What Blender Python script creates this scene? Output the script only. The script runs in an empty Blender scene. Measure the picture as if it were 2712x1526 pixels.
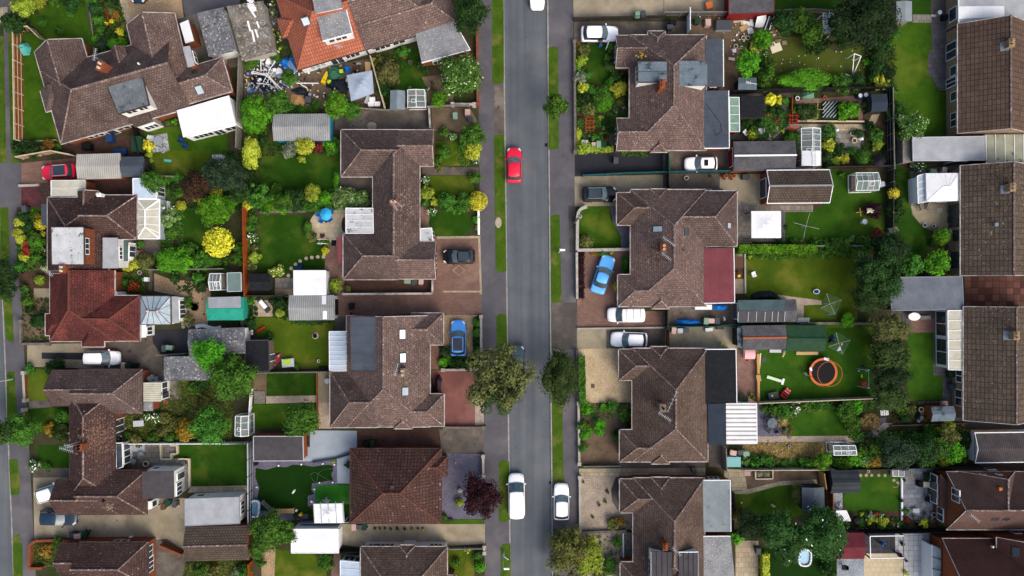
import bpy,math,random
from mathutils import Vector,Matrix
from mathutils import noise as NZ
R=math.radians
sc=bpy.context.scene
HC,SP,TS=88.0,22.0,3.6233
cam=bpy.data.cameras.new("camera");co=bpy.data.objects.new("camera",cam);sc.collection.objects.link(co)
cam.sensor_width=36;cam.lens=36*HC/(2712/SP);cam.clip_end=3000;cam.clip_start=1
co.location=(0,0,HC);sc.camera=co
W=bpy.data.worlds.new("World");sc.world=W;W.use_nodes=True
SUN=Vector((0.50,-0.62,0.78)).normalized()
wn=W.node_tree.nodes;sky=wn.new("ShaderNodeTexSky");sky.sky_type='NISHITA';sky.sun_disc=False
sky.sun_elevation=math.asin(SUN.z);sky.sun_rotation=math.atan2(SUN.x,SUN.y)
sky.dust_density=6;sky.air_density=1.0;sky.ozone_density=1.0
W.node_tree.links.new(sky.outputs[0],wn["Background"].inputs[0]);wn["Background"].inputs[1].default_value=0.15
sl=bpy.data.lights.new("sun",'SUN');so=bpy.data.objects.new("sun",sl);sc.collection.objects.link(so)
sl.energy=1.0;sl.angle=R(55);sl.color=(1,.97,.93);so.location=SUN*150
so.rotation_euler=(-SUN).to_track_quat('-Z','Y').to_euler()
sc.view_settings.view_transform='Standard';sc.view_settings.look='None'
sc.view_settings.exposure=0.6;sc.view_settings.gamma=1
sc.cycles.max_bounces=5;sc.cycles.diffuse_bounces=3;sc.cycles.glossy_bounces=3;sc.cycles.transmission_bounces=4
sc.cycles.transparent_max_bounces=6
rnd=random.Random(7)
OX=OY=0
def T(k):
 global OX,OY
 OX=(0,600,1200,1800,2112)[int(k[1])];OY={'a':0,'b':380,'c':760,'d':1126}[k[0]]
def P(x,y,h=0.0):
 k=(1-h/HC)/SP
 return Vector(((OX+x/TS-1356)*k,(763-OY-y/TS)*k,h))
M1=TS*SP
def c(hx,k=0.8):
 v=[int(hx[i:i+2],16)/255 for i in(0,2,4)]
 return tuple(k*(x/12.92 if x<=.04045 else((x+.055)/1.055)**2.4)for x in v)+(1,)
def ramp(n,a,b,v0=(0,0,0,1),v1=(1,1,1,1)):
 n.color_ramp.elements[0].position=a;n.color_ramp.elements[1].position=b
 n.color_ramp.elements[0].color=v0;n.color_ramp.elements[1].color=v1
def mat(name,c1,c2=None,s=1.0,spk=None,ss=6.0,st=.66,rough=.85,bump=0,bs=25,metal=0,tile=None,uv=False,spec=.06,
c3=None,s3=.25,trans=0,coat=0,wave=None,fine=.0,streak=0):
 """two-colour mottle, optional third broad patch colour, speckle, tile/plank/brick pattern and corrugation"""
 m=bpy.data.materials.new(name);m.use_nodes=True;nt=m.node_tree;n=nt.nodes;L=nt.links.new
 b=n["Principled BSDF"];b.inputs["Roughness"].default_value=rough;b.inputs["Metallic"].default_value=metal
 b.inputs["Specular IOR Level"].default_value=spec
 if coat:b.inputs["Coat Weight"].default_value=coat;b.inputs["Coat Roughness"].default_value=.08
 if trans:b.inputs["Alpha"].default_value=1-trans
 tc=n.new("ShaderNodeTexCoord");vec=tc.outputs["Object"]
 geo=n.new("ShaderNodeNewGeometry");vec=geo.outputs["Position"]if not uv else tc.outputs["UV"]
 pos=geo.outputs["Position"]
 def noise(sc_,det=4,v=pos,ro=.6):
  t=n.new("ShaderNodeTexNoise");t.inputs["Scale"].default_value=sc_;t.inputs["Detail"].default_value=det
  t.inputs["Roughness"].default_value=ro;L(v,t.inputs["Vector"]);return t.outputs["Fac"]
 def mix(f,a,bb,typ='MIX'):
  x=n.new("ShaderNodeMix");x.data_type='RGBA';x.blend_type=typ
  for sock,v in((x.inputs[0],f),(x.inputs[6],a),(x.inputs[7],bb)):
   if hasattr(v,"is_output"):L(v,sock)
   else:sock.default_value=v
  return x.outputs[2]
 col=c1
 if c2:
  r=n.new("ShaderNodeValToRGB");ramp(r,.36,.64);L(noise(s),r.inputs[0]);col=mix(r.outputs[0],c1,c2)
 if c3:
  r=n.new("ShaderNodeValToRGB");ramp(r,.52,.68);L(noise(s3,3),r.inputs[0]);col=mix(r.outputs[0],col,c3)
 if fine:
  r=n.new("ShaderNodeValToRGB");v=1-fine;ramp(r,.3,.7,(v,v,v,1),(1+fine,1+fine,1+fine,1));L(noise(9,3),r.inputs[0])
  col=mix(1.0,col,r.outputs[0],'MULTIPLY')
 h=None
 if tile:
  tw,th,mort,dark=tile[:4]
  br=n.new("ShaderNodeTexBrick");br.offset=tile[4]if len(tile)>4 else .5;br.inputs["Scale"].default_value=1
  br.inputs["Brick Width"].default_value=tw;br.inputs["Row Height"].default_value=th
  br.inputs["Mortar Size"].default_value=mort;br.inputs["Mortar Smooth"].default_value=.3;br.inputs["Bias"].default_value=0
  va=tile[5]if len(tile)>5 else .12
  br.inputs["Color1"].default_value=(1-va,1-va,1-va,1);br.inputs["Color2"].default_value=(1+va,1+va,1+va,1)
  br.inputs["Mortar"].default_value=(dark,dark,dark,1);L(vec,br.inputs["Vector"])
  col=mix(1.0,col,br.outputs["Color"],'MULTIPLY');h=br.outputs["Fac"]
 if wave:
  w=n.new("ShaderNodeTexWave");w.wave_type='BANDS';w.bands_direction=wave[0];w.wave_profile='SIN'
  w.inputs["Scale"].default_value=wave[1];w.inputs["Distortion"].default_value=0;L(pos,w.inputs["Vector"])
  v=wave[2];r=n.new("ShaderNodeValToRGB");ramp(r,.0,.6,(v,v,v,1));L(w.outputs["Fac"],r.inputs[0])
  col=mix(1.0,col,r.outputs[0],'MULTIPLY');h=w.outputs["Fac"]
 if spk:
  for sk in(spk if isinstance(spk,list)else[(spk,ss,st)]):
   sp_,sss,stt=sk
   r=n.new("ShaderNodeValToRGB");ramp(r,stt,stt+.06);L(noise(sss,5,pos,.75),r.inputs[0]);col=mix(r.outputs[0],col,sp_)
 if streak:
  mp=n.new("ShaderNodeMapping");mp.inputs["Scale"].default_value=(.95,.022,1);L(pos,mp.inputs["Vector"])
  r=n.new("ShaderNodeValToRGB");ramp(r,.35,.65,(1-streak,)*3+(1,),(1+streak,)*3+(1,));L(noise(1,3,mp.outputs[0]),r.inputs[0]);col=mix(1.0,col,r.outputs[0],'MULTIPLY')
 if hasattr(col,"is_output"):L(col,b.inputs["Base Color"])
 else:b.inputs["Base Color"].default_value=col
 if bump or h is not None:
  bp=n.new("ShaderNodeBump");bp.inputs["Strength"].default_value=bump or .4;bp.inputs["Distance"].default_value=.03
  L(h if(h is not None)else noise(bs),bp.inputs["Height"])
  if tile:bp.invert=True
  L(bp.outputs[0],b.inputs["Normal"])
 return m
def leafmat(name,dark,light,flower=None,ff=.0):
 m=bpy.data.materials.new(name);m.use_nodes=True;nt=m.node_tree;n=nt.nodes;L=nt.links.new
 b=n["Principled BSDF"];b.inputs["Roughness"].default_value=.6;b.inputs["Specular IOR Level"].default_value=.08
 g=n.new("ShaderNodeNewGeometry");t=n.new("ShaderNodeTexNoise");t.inputs["Scale"].default_value=1.3;t.inputs["Detail"].default_value=3
 L(g.outputs["Position"],t.inputs["Vector"])
 a=n.new("ShaderNodeMath");a.operation='MULTIPLY_ADD';a.inputs[1].default_value=.55;L(g.outputs["Random Per Island"],a.inputs[0]);
 s=n.new("ShaderNodeMath");s.operation='MULTIPLY_ADD';s.inputs[1].default_value=1.5;s.inputs[2].default_value=-.53;L(t.outputs["Fac"],s.inputs[0]);L(s.outputs[0],a.inputs[2])
 r=n.new("ShaderNodeValToRGB");ramp(r,.05,.85,dark,light);L(a.outputs[0],r.inputs[0]);col=r.outputs[0]
 oi=n.new("ShaderNodeObjectInfo");hs=n.new("ShaderNodeHueSaturation")
 mr=n.new("ShaderNodeMapRange");mr.inputs[3].default_value=.8;mr.inputs[4].default_value=1.2
 m2=n.new("ShaderNodeMapRange");m2 .inputs[3].default_value=.485;m2 .inputs[4].default_value=.515
 L(oi.outputs["Random"],mr.inputs[0]);L(mr.outputs[0],hs.inputs["Value"]);L(oi.outputs["Random"],m2 .inputs[0]);L(m2 .outputs[0],hs.inputs["Hue"])
 L(col,hs.inputs["Color"]);col=hs.outputs[0]
 if flower:
  q=n.new("ShaderNodeMath");q.operation='GREATER_THAN';q.inputs[1].default_value=1-ff;L(g.outputs["Random Per Island"],q.inputs[0])
  x=n.new("ShaderNodeMix");x.data_type='RGBA';L(q.outputs[0],x.inputs[0]);L(col,x.inputs[6]);x.inputs[7].default_value=flower;col=x.outputs[2]
 L(col,b.inputs["Base Color"])
 return m
class MB:
 def __init__(s):s.v=[];s.f=[];s.uv=[];s.smooth=False
 def add(s,vs,fs,uvs=None):
  o=len(s.v);s.v+=[tuple(v)for v in vs]
  for i,f in enumerate(fs):
   s.f.append(tuple(o+j for j in f));s.uv.append(uvs[i]if uvs else None)
  return s
 def poly(s,vs,uv=None):return s.add(vs,[range(len(vs))],[uv]if uv else None)
 def prism(s,pts,z0,z1):
  pts=[(p[0],p[1])for p in pts]
  if sum(pts[i-1][0]*pts[i][1]-pts[i][0]*pts[i-1][1]for i in range(len(pts)))<0:pts=pts[::-1]
  n=len(pts);vs=[(x,y,z0)for x,y in pts]+[(x,y,z1)for x,y in pts]
  return s.add(vs,[tuple(range(n))[::-1],tuple(range(n,2*n))]+[(i,(i+1)%n,n+(i+1)%n,n+i)for i in range(n)])
 def hexa(s,b,t):
  return s.add(list(b)+list(t),[(3,2,1,0),(4,5,6,7)]+[(i,(i+1)%4,4+(i+1)%4,4+i)for i in range(4)])
 def box(s,cx,cy,z0,sx,sy,sz,a=0.0,taper=1.0):
  ca,sa=math.cos(a),math.sin(a)
  q=lambda k:[(cx+(x*ca-y*sa)*k,cy+(x*sa+y*ca)*k)for x,y in((-sx/2,-sy/2),(sx/2,-sy/2),(sx/2,sy/2),(-sx/2,sy/2))]
  return s.hexa([(x,y,z0)for x,y in q(1)],[(x,y,z0+sz)for x,y in q(taper)])
 def tube(s,p,q,r,n=6,r2=None):
  p,q=Vector(p),Vector(q);d=q-p
  if d.length<1e-6:return s
  u=d.orthogonal().normalized();w=d.normalized().cross(u);r2=r if r2 is None else r2
  an=[2*math.pi*i/n for i in range(n)]
  vs=[p+(u*math.cos(a)+w*math.sin(a))*r for a in an]+[q+(u*math.cos(a)+w*math.sin(a))*r2 for a in an]
  return s.add(vs,[tuple(range(n))[::-1],tuple(range(n,2*n))]+[(i,(i+1)%n,n+(i+1)%n,n+i)for i in range(n)])
 def path(s,pts,r,n=6):
  for a,b in zip(pts,pts[1:]):s.tube(a,b,r,n)
  return s
 def bar(s,p,q,w,z0,z1):
  d=Vector((q[0]-p[0],q[1]-p[1],0))
  if d.length<1e-6:return s
  n=Vector((-d.y,d.x,0)).normalized()*w/2
  pts=[Vector((p[0],p[1],0))+n,Vector((p[0],p[1],0))-n,Vector((q[0],q[1],0))-n,Vector((q[0],q[1],0))+n]
  return s.prism(pts,z0,z1)
 def lathe(s,prof,cx=0,cy=0,n=14,sx=1,sy=1):
  o=[]
  for r,z in prof:o+=[(cx+r*sx*math.cos(2*math.pi*i/n),cy+r*sy*math.sin(2*math.pi*i/n),z)for i in range(n)]
  fs=[]
  for k in range(len(prof)-1):
   for i in range(n):fs.append((k*n+i,k*n+(i+1)%n,(k+1)*n+(i+1)%n,(k+1)*n+i))
  fs+=[tuple(range(n))[::-1],tuple(range((len(prof)-1)*n,len(prof)*n))]
  return s.add(o,fs)
 def mesh(s,name,m,off=None):
  me=bpy.data.meshes.new(name);o=off or Vector((0,0,0))
  me.from_pydata([(v[0]-o[0],v[1]-o[1],v[2]-o[2])for v in s.v],[],s.f)
  if any(s.uv):
   u=me.uv_layers.new(name="UVMap");k=0
   for f,uv in zip(s.f,s.uv):
    for j in range(len(f)):
     if uv:u.data[k].uv=uv[j]
     k+=1
  if m:me.materials.append(m)
  if s.smooth:
   me.polygons.foreach_set("use_smooth",[True]*len(me.polygons))
  me.update();return me
LK=sc.collection.objects.link
def thing(name,label,cat,loc=(0,0,0),rz=0.0,group=None):
 o=bpy.data.objects.new(name,None);o.empty_display_size=.3;LK(o);o.location=loc;o.rotation_euler=(0,0,rz)
 o['label']=label;o['category']=cat
 if group:o['group']=group
 return o
def rootof(o):
 while o.parent:o=o.parent
 return o
def part(root,name,mb,m,world=True,label=None):
 """one mesh under root; world=True: the builder holds world positions and root is unrotated"""
 off=None
 if world:
  off=Vector((0,0,0));q=root
  while q:off+=q.location;q=q.parent
 o=bpy.data.objects.new(name,mb.mesh(name,m,off));LK(o);o.parent=root
 if label:o['label']=label
 return o
def solo(name,mb,m,label,cat,group=None,loc=None,rz=0):
 """a thing that is one mesh"""
 if loc is None:
  xs=[v[0]for v in mb.v];ys=[v[1]for v in mb.v];off=Vector(((min(xs)+max(xs))/2,(min(ys)+max(ys))/2,0))
  o=bpy.data.objects.new(name,mb.mesh(name,m,off));o.location=off
 else:
  o=bpy.data.objects.new(name,mb.mesh(name,m));o.location=loc;o.rotation_euler=(0,0,rz)
 LK(o);o['label']=label;o['category']=cat
 if group:o['group']=group
 return o
def struct(name,mb,m,kind='structure'):
 o=bpy.data.objects.new(name,mb.mesh(name,m));LK(o);o['kind']=kind;return o
def dup(root,loc,rz=0.0,label=None,group=None,scale=None):
 r=root.copy();LK(r);r.location=loc;r.rotation_euler=(0,0,rz)
 if label:r['label']=label
 if group:r['group']=group
 if scale:r.scale=scale
 for ch in list(root.children):
  d=ch.copy();LK(d);d.parent=r
  for g in list(ch.children):
   e=g.copy();LK(e);e.parent=d
 return r
LAND=[l.split('|')for l in """1359,435|the red car on the main road
1420,5|the white car at the top of the road
1592,88|the white car with its door open
1585,514|the black car beside the round lawn
1598,727|the blue saloon
1657,834|the white roof-rack van
1665,900|the white car on the concrete drive
1368,1313|the white van on the road
1487,1330|the white car on the pavement
1372,960|the car half hidden under the street tree
1212,896|the blue car on the gravel
1215,680|the black car on the brick drive
270,948|the white car in the long left-hand drive
153,455|the red car with a black roof
135,1305|the white car tucked under the eaves
155,1371|the dark car under the eaves
1857,434|the white car with a sunroof
865,30|the orange tiled roof
955,226|the grey gazebo canopy
750,170|the heap of rubbish
800,338|the pale corrugated shed
863,570|the turquoise parasol
950,590|the white lean-to roof
820,757|the white flat garage roof
1010,880|the slate grey flat roof
830,930|the black flat-roofed shed
908,905|the blue-white lean-to roof
668,905|the black shed roof
1010,1320|the square hipped roof
735,1190|the dark flat garage
672,1340|the small paddling pool
870,1360|the white gazebo
835,1430|the long white garage
205,820|the red roof
190,645|the white patched dormer
397,590|the white glazed conservatory
460,820|the grey-framed conservatory
595,815|the green sheeted shed
585,910|the upper slate garage
495,975|the lower slate garage
560,1350|the pale flat garage
575,1440|the brown tiled garage
545,310|the big white flat roof
68,130|the turquoise covered table
115,270|the grey felt dormer
570,90|the speckled grey garage
265,440|the pale ribbed garage roof
590,640|the golden tree
2180,988|the trampoline
2245,910|the hung rotary dryer
2200,810|the dryer in the gravel garden
2135,600|the bare rotary dryer
2024,590|the square white gazebo
2110,495|the brown tiled garage with the orange brick end
2300,480|the greenhouse with the white frame
2145,360|the half white greenhouse
2020,415|the garage with the white ridge strip
1995,285|the black square shed roof
2065,300|the vegetable plot
2120,300|the leafy strawberry bed
2325,270|the black corner shed
2120,205|the big bright green bush
1980,170|the bright green round tree
1915,290|the slate flat roof with cables
1865,180|the blue-grey dormer
2190,70|the grey upright frame
2260,175|the white triangular frame
2555,490|the white conservatory
2610,190|the brown roof at the top corner
2620,640|the speckled brown roof
2620,960|the mossy grey-brown roof
2510,390|the long grey flat roof
2440,780|the slate blue flat roof
2500,900|the cream glass lean-to
2445,845|the white oval table
2505,1100|the grey shed with two roof slopes
2180,1270|the dark ribbed shed
2150,1320|the grey felt shed
2235,1195|the small greenhouse
2130,1480|the oval paddling pool
2325,1440|the black deck
2270,1460|the maroon shed
2200,1420|the big dark tree with white blossom
2620,1170|the ribbed shed at the edge
2600,1320|the brown gabled roof with brick ends
1940,705|the red-brown flat roof
1910,1000|the black flat roof
1965,1130|the white ribbed roof
2130,890|the bright green shed roof
2020,885|the garage with the red ridge
2030,825|the garage with white battens
1900,1350|the pale grey flat roof
1640,1000|the pale gravel drive
1560,1080|the gravel drive hedge
1474,283|the small street tree
1330,1000|the big olive street tree
1480,1000|the dark twiggy street tree
1272,1320|the purple-leaved tree
1510,1490|the olive bush at the kerb
1720,1330|the speckled gravel garden
1160,520|the golden ball by the pavement
1180,870|the brick front drive
1200,200|the big flowering bush
1700,260|the chimney with orange pots
1700,190|the dark dormer
1580,690|the parked saloon drive
555,1180|the slabbed back patio
455,1335|the white-walled extension
120,60|the lime green tree
45,250|the brown panelled fence""".split('\n')]
LAND=[(float(p.split(',')[0]),float(p.split(',')[1]),t)for p,t in LAND]
USED=set()
def auto(what,w):
 """label = what + direction + nearest landmark, unique in the scene; w is a world point"""
 k=SP/(1-w[2]/HC);px,py=1356+w[0]*k,763-w[1]*k
 for lx,ly,t in sorted(LAND,key=lambda l:(l[0]-px)**2+(l[1]-py)**2):
  if any(z in what for z in(t[4:],)):continue
  dx,dy=px-lx,py-ly
  if abs(dx)>2.2*abs(dy):d='right of' if dx>0 else 'left of'
  elif abs(dy)>2.2*abs(dx):d='below' if dy>0 else 'above'
  else:d=('below right of' if dx>0 else 'below left of')if dy>0 else('above right of' if dx>0 else 'above left of')
  s=f"{what} {d} {t}"
  if s not in USED and len(s.split())<=16:
   USED.add(s);return s
 return what
WHT=mat("white_paint",c('eceef0'),c('d9dcde'),3,rough=.5)
UPVC=mat("white_plastic",c('f2f4f5'),rough=.35)
REND=mat("white_render",c('e2e3e1'),c('cfd0cc'),1.5,rough=.9)
CARG=mat("car_glass",c('6d8188'),c('50636b'),2.2,rough=.22,spec=.4)
GLASS=mat("dark_glass",c('2a3236'),c('3d474b'),1.2,rough=.08,spec=.6)
SKYG=mat("pale_glass",c('aebcc4'),c('9aa9b1'),1.0,rough=.12,spec=.6)
CLEAR=mat("clear_glass",c('a9bcbc'),rough=.5,spec=.1,trans=.68)
ROOM=mat("bright_glass",c('eef6ff',1),rough=.2)
BRICK=mat("red_brick",c('8a5238'),c('734230'),3,bump=.2,fine=.15)
YBRICK=mat("buff_brick",c('a08a70'),c('86725c'),3,bump=.2,fine=.15)
OBRICK=mat("orange_brick",c('99583a'),c('864b32'),4,fine=.12)
def rooft(name,a,b,lich='a6978f',lt=.615,moss='382b29',mt=.58,c3=None,tl=(.30,.27,.04,.56,.5,.2),warm=None):
 sp=[(c(moss),4.6,mt),(c(lich),4.4,lt),(c(lich),1.7,lt+.03)]
 if warm:sp.append((c(warm),3.2,.63))
 return mat(name,c(a),c(b),.45,spk=sp,rough=.9,tile=tl,uv=True,bump=.5,c3=c(c3)if c3 else None,s3=.22,fine=.12)
RT=dict(
grey=rooft("brown_grey_tiles",'695a56','564844',warm='8a6554'),
pink=rooft("pinkish_tiles",'78655f','645450',lt=.595,c3='7c675e'),
brown=rooft("brown_tiles",'6a5a51','594b43',lt=.63,mt=.575),
deep=rooft("deep_brown_tiles",'594540','483735',lt=.61),
red=rooft("red_painted_tiles",'643735','4c2e2c',lich='8a564a',lt=.61,moss='3a2625',mt=.545,c3='7a423b'),
orange=rooft("orange_pantiles",'b06c56','a2604b',lich='b8806a',lt=.66,moss='7a4436',mt=.62,tl=(.30,.42,.06,.6,0,.12)),
rbrown=rooft("red_brown_tiles",'5a423c','4c3833',lich='bca89c',lt=.62,moss='46302c',mt=.61,tl=(.38,.42,.06,.55,0,.16)),
conc=rooft("concrete_tiles",'66544a','5a4a41',lich='a0917e',lt=.65,tl=(.62,.42,.05,.5,0,.14)),
conc2=rooft("mossy_concrete_tiles",'62564b','574d45',lich='b0a494',lt=.615,moss='3a332c',mt=.57,tl=(.62,.42,.05,.48,0,.16)),
dark=rooft("new_dark_tiles",'4c4243','443b3d',lt=.70,mt=.68),
choc=rooft("chestnut_tiles",'665049','594640',lt=.73,mt=.70,tl=(.28,.26,.03,.7,.5,.08)),
maroon=rooft("maroon_tiles",'573c37','4c3431',lt=.75,mt=.7,tl=(.28,.26,.03,.7,.5,.08)),
shedtile=rooft("garage_brown_tiles",'62564c','524840',lich='8a7a68',lt=.64,tl=(.34,.30,.05,.5,.5,.14)))
RIDGE=mat("ridge_tiles",c('806d65'),c('65554f'),1.6,spk=[(c('c0b2ab'),4,.54),(c('54463f'),3.5,.60)],rough=.95)
RIDGER=mat("red_ridge_tiles",c('70463a'),c('5f3d34'),2.5,spk=c('a88a4a'),ss=2,st=.66)
RIDGEO=mat("orange_ridge_tiles",c('a86a54'),c('985c48'),2.5)
GUT=mat("pale_gutter",c('c9c3be'),c('8d8480'),1.1,rough=.6)
GUTD=mat("dark_gutter",c('3a3030'),c('54443f'),1.1,rough=.6)
LEAD=mat("lead_sheet",c('8d949b'),c('757b83'),2,rough=.5)
FELT=dict(
slate=mat("slate_felt",c('4d5560'),c('434a54'),.5,spk=[(c('5c656f'),3,.60),(c('363c45'),1.2,.62)],tile=(40,1.05,.03,.84,0,.03)),
grey=mat("weathered_felt",c('70777c'),c('5d6469'),.7,spk=[(c('3e4447'),1.3,.57),(c('8e9598'),3,.60)],tile=(1.0,40,.03,.8,0,.05)),
light=mat("light_felt",c('a9adb1'),c('989ca1'),.8,spk=[(c('6b6f72'),2.2,.66),(c('c4c8ca'),4,.64)]),
lichen=mat("lichen_felt",c('8d9093'),c('787b80'),.8,spk=[(c('5b5d60'),2.6,.62),(c('c3beb4'),6,.56)]),
blue=mat("blue_grey_felt",c('6f7d86'),c('5f6d77'),.8,spk=[(c('3b464e'),.8,.56),(c('95a2a9'),3,.62)],tile=(40,1.1,.03,.8,0,.03)),
pale=mat("pale_grey_felt",c('8d979b'),c('7d878b'),.5,spk=[(c('69736f'),1.2,.60),(c('a3adb0'),3,.62)],tile=(1.05,40,.02,.86,0,.03)),
black=mat("black_felt",c('1e2024'),c('26282c'),2,spk=c('3a3c40'),ss=3,st=.70),
navy=mat("navy_felt",c('2f3743'),c('353d49'),1),
char=mat("charcoal_felt",c('504d50'),c('454346'),1,spk=[(c('6d6b6d'),3,.66),(c('383638'),2,.64)]),
redf=mat("red_brown_felt",c('7c454a'),c('6f3d43'),.6,spk=[(c('8d575b'),3,.63),(c('5c3338'),1.3,.63)],tile=(1.1,40,.02,.82,0,.04)),
patch=mat("patched_white_felt",c('c9ccce'),c('b2b6b8'),.7,spk=[(c('8b8f91'),1.6,.57),(c('4d5052'),.8,.575)]),
white=mat("white_sheet_roof",c('eef0f2'),c('dfe2e5'),.5,spk=c('c9cccd'),ss=1.3,st=.63,tile=(1.1,40,.015,.9,0,.01)))
SLATE=mat("lichen_slates",c('73757a'),c('585a5f'),.9,spk=[(c('3b3d41'),3.4,.56),(c('bcbcb8'),3.6,.555)],bump=.3)
SLATED=mat("dark_lichen_slates",c('5d5d60'),c('4b4b4f'),.9,spk=[(c('303034'),5,.58),(c('9a9a98'),6.5,.62)],bump=.3)
RIBV=mat("ribbed_grey_sheets",c('9fa2a1'),c('8c8f8e'),.6,spk=[(c('66696a'),4,.62),(c('c9cbc9'),5,.62)],wave=('X',1.25,.62))
RIBW=mat("ribbed_pale_sheets",c('b5b4ad'),c('a5a49d'),.6,spk=[(c('77766f'),4,.66)],wave=('X',1.25,.66))
RIBD=mat("ribbed_dark_sheets",c('5c5758'),c('4d4849'),.8,spk=[(c('8b8685'),4,.66)],wave=('X',1.5,.5))
CREAM=mat("cream_polycarbonate",c('c5c3b4'),c('b3b1a1'),1.0,rough=.4,spk=c('86847a'),ss=3,st=.68)
CREAMR=mat("cream_corrugated",c('c9c6b2'),c('b6b39f'),1.0,rough=.5,wave=('Y',1.25,.62))
POLY=mat("blue_white_polycarbonate",c('c6d6e4'),c('b4c6d6'),.8,rough=.25,wave=('X',2.2,.88))
POLYB=mat("blue_white_panel",c('b9c9d9'),c('a9bacb'),.8,rough=.2)
WRIB=mat("white_corrugated",c('f2f2f2'),c('e0e0e0'),1,wave=('Y',.62,.36),rough=.5)
GRIB=mat("green_ribbed_sheets",c('2f4e38'),c('294532'),1,wave=('X',2.2,.72),rough=.6)
TEALS=mat("teal_felt",c('566a6b'),c('4b5e60'),.8,spk=c('3e4d50'),ss=1.5,st=.66)
WOOD=mat("weathered_wood",c('7a6a58'),c('66584a'),3,fine=.15)
PINE=mat("fresh_pine",c('c49a62'),c('b0885a'),3,fine=.1)
ORW=mat("orange_stained_wood",c('96491f'),c('83401f'),2,fine=.14)
BRW=mat("brown_fence_wood",c('8e5630'),c('7a482a'),2,fine=.15)
DKW=mat("dark_wood",c('33302e'),c('403c38'),3,fine=.15)
CRW=mat("cream_rail_wood",c('cfc3a8'),c('b9ad93'),3)
GRW=mat("grey_wood",c('8a867e'),c('75716a'),3,fine=.15)
NAVW=mat("navy_fence_wood",c('2c3a48'),c('34424f'),2)
BLKW=mat("black_fence_wood",c('1b1a1b'),c('2a2829'),2)
TEAL=mat("teal_fence_paint",c('2c5f63'),c('264f54'),2)
TGRN=mat("green_fence_paint",c('28594a'),c('214c40'),2)
CONC=mat("pale_concrete",c('b3aea4'),c('9a958b'),1.2,spk=c('7a766d'),ss=4,st=.66,fine=.1)
STONE=mat("pale_stone",c('b5b1a8'),c('9c988f'),2.5,fine=.15)
DIRTW=mat("soiled_wall_top",c('77726a'),c('5f5a54'),2)
PAL={k:mat(k+"_paint",c(v),rough=.5)for k,v in dict(
black='1c1d1f',grey='8b9298',lgrey='b6bcc2',dgrey='4a4f54',green='3d6b4c',dkgreen='22402f',teal='58b0ab',aqua='7fb5b4',red='c22a2c',dred='7a2222',
yellow='e8c21e',lime='a8cc3a',blue='2f74c4',dblue='24406e',cyan='3aa6d8',turq='2a93bd',orange='d0703f',terra='b5603c',pink='e8b0b4',purple='4a3560',brown='5a4236',
tan='c8a878',cream='dcd3b8',mint='cfe6bd',skin='d7a58c',hiviz='b9d63a',sage='7c9c86',rose='c4a59c').items()}
NETM=mat("black_net",c('202226'),rough=.9,trans=.6)
TARPB=mat("blue_tarpaulin",c('1f72d0'),c('2b86dc'),5,rough=.4,bump=.6,bs=6)
TARPK=mat("black_plastic_sheet",c('1b2128'),c('2d3640'),4,rough=.35,bump=.8,bs=5)
TARPG=mat("green_tarpaulin",c('2e5a46'),c('3f7358'),4,rough=.4,bump=.7,bs=6)
GAZ=mat("grey_canopy_fabric",c('a3b1c1'),c('97a5b6'),1.0,rough=.8)
GSHEET=mat("green_mesh_sheet",c('2f9c86'),c('288a77'),2,rough=.5)
WATER=mat("pool_water",c('7fb4d0'),c('6aa4c4'),3,rough=.05,spec=.6)
PWHT=mat("white_car_paint",c('f6f7f8',.95),rough=.3,coat=.6)
CARP=dict(white=PWHT,red=mat("red_car_paint",c('d01f3c',1),rough=.3,coat=.6),black=mat("black_car_paint",c('15171b'),rough=.25,coat=.7),
blue=mat("blue_car_paint",c('4b93e2',1),rough=.3,coat=.6),sky=mat("light_blue_car_paint",c('5aa8ea',1),rough=.3,coat=.6),navy=mat("navy_car_paint",c('1d3448'),rough=.25,coat=.7),
slate=mat("slate_car_paint",c('4f5d69'),rough=.3,coat=.6))
RUB=mat("black_rubber",c('141416'),rough=.9);RIMM=mat("wheel_metal",c('9da1a5'),rough=.4,metal=.6)
LAMPG=mat("headlamp_glass",c('dfe6ea'),rough=.1);TAILR=mat("tail_lamp_red",c('a11822'),rough=.2)
PHROOF=mat("black_glass_roof",c('2b3640'),c('333f4a'),1,rough=.1,spec=.6)
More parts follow.
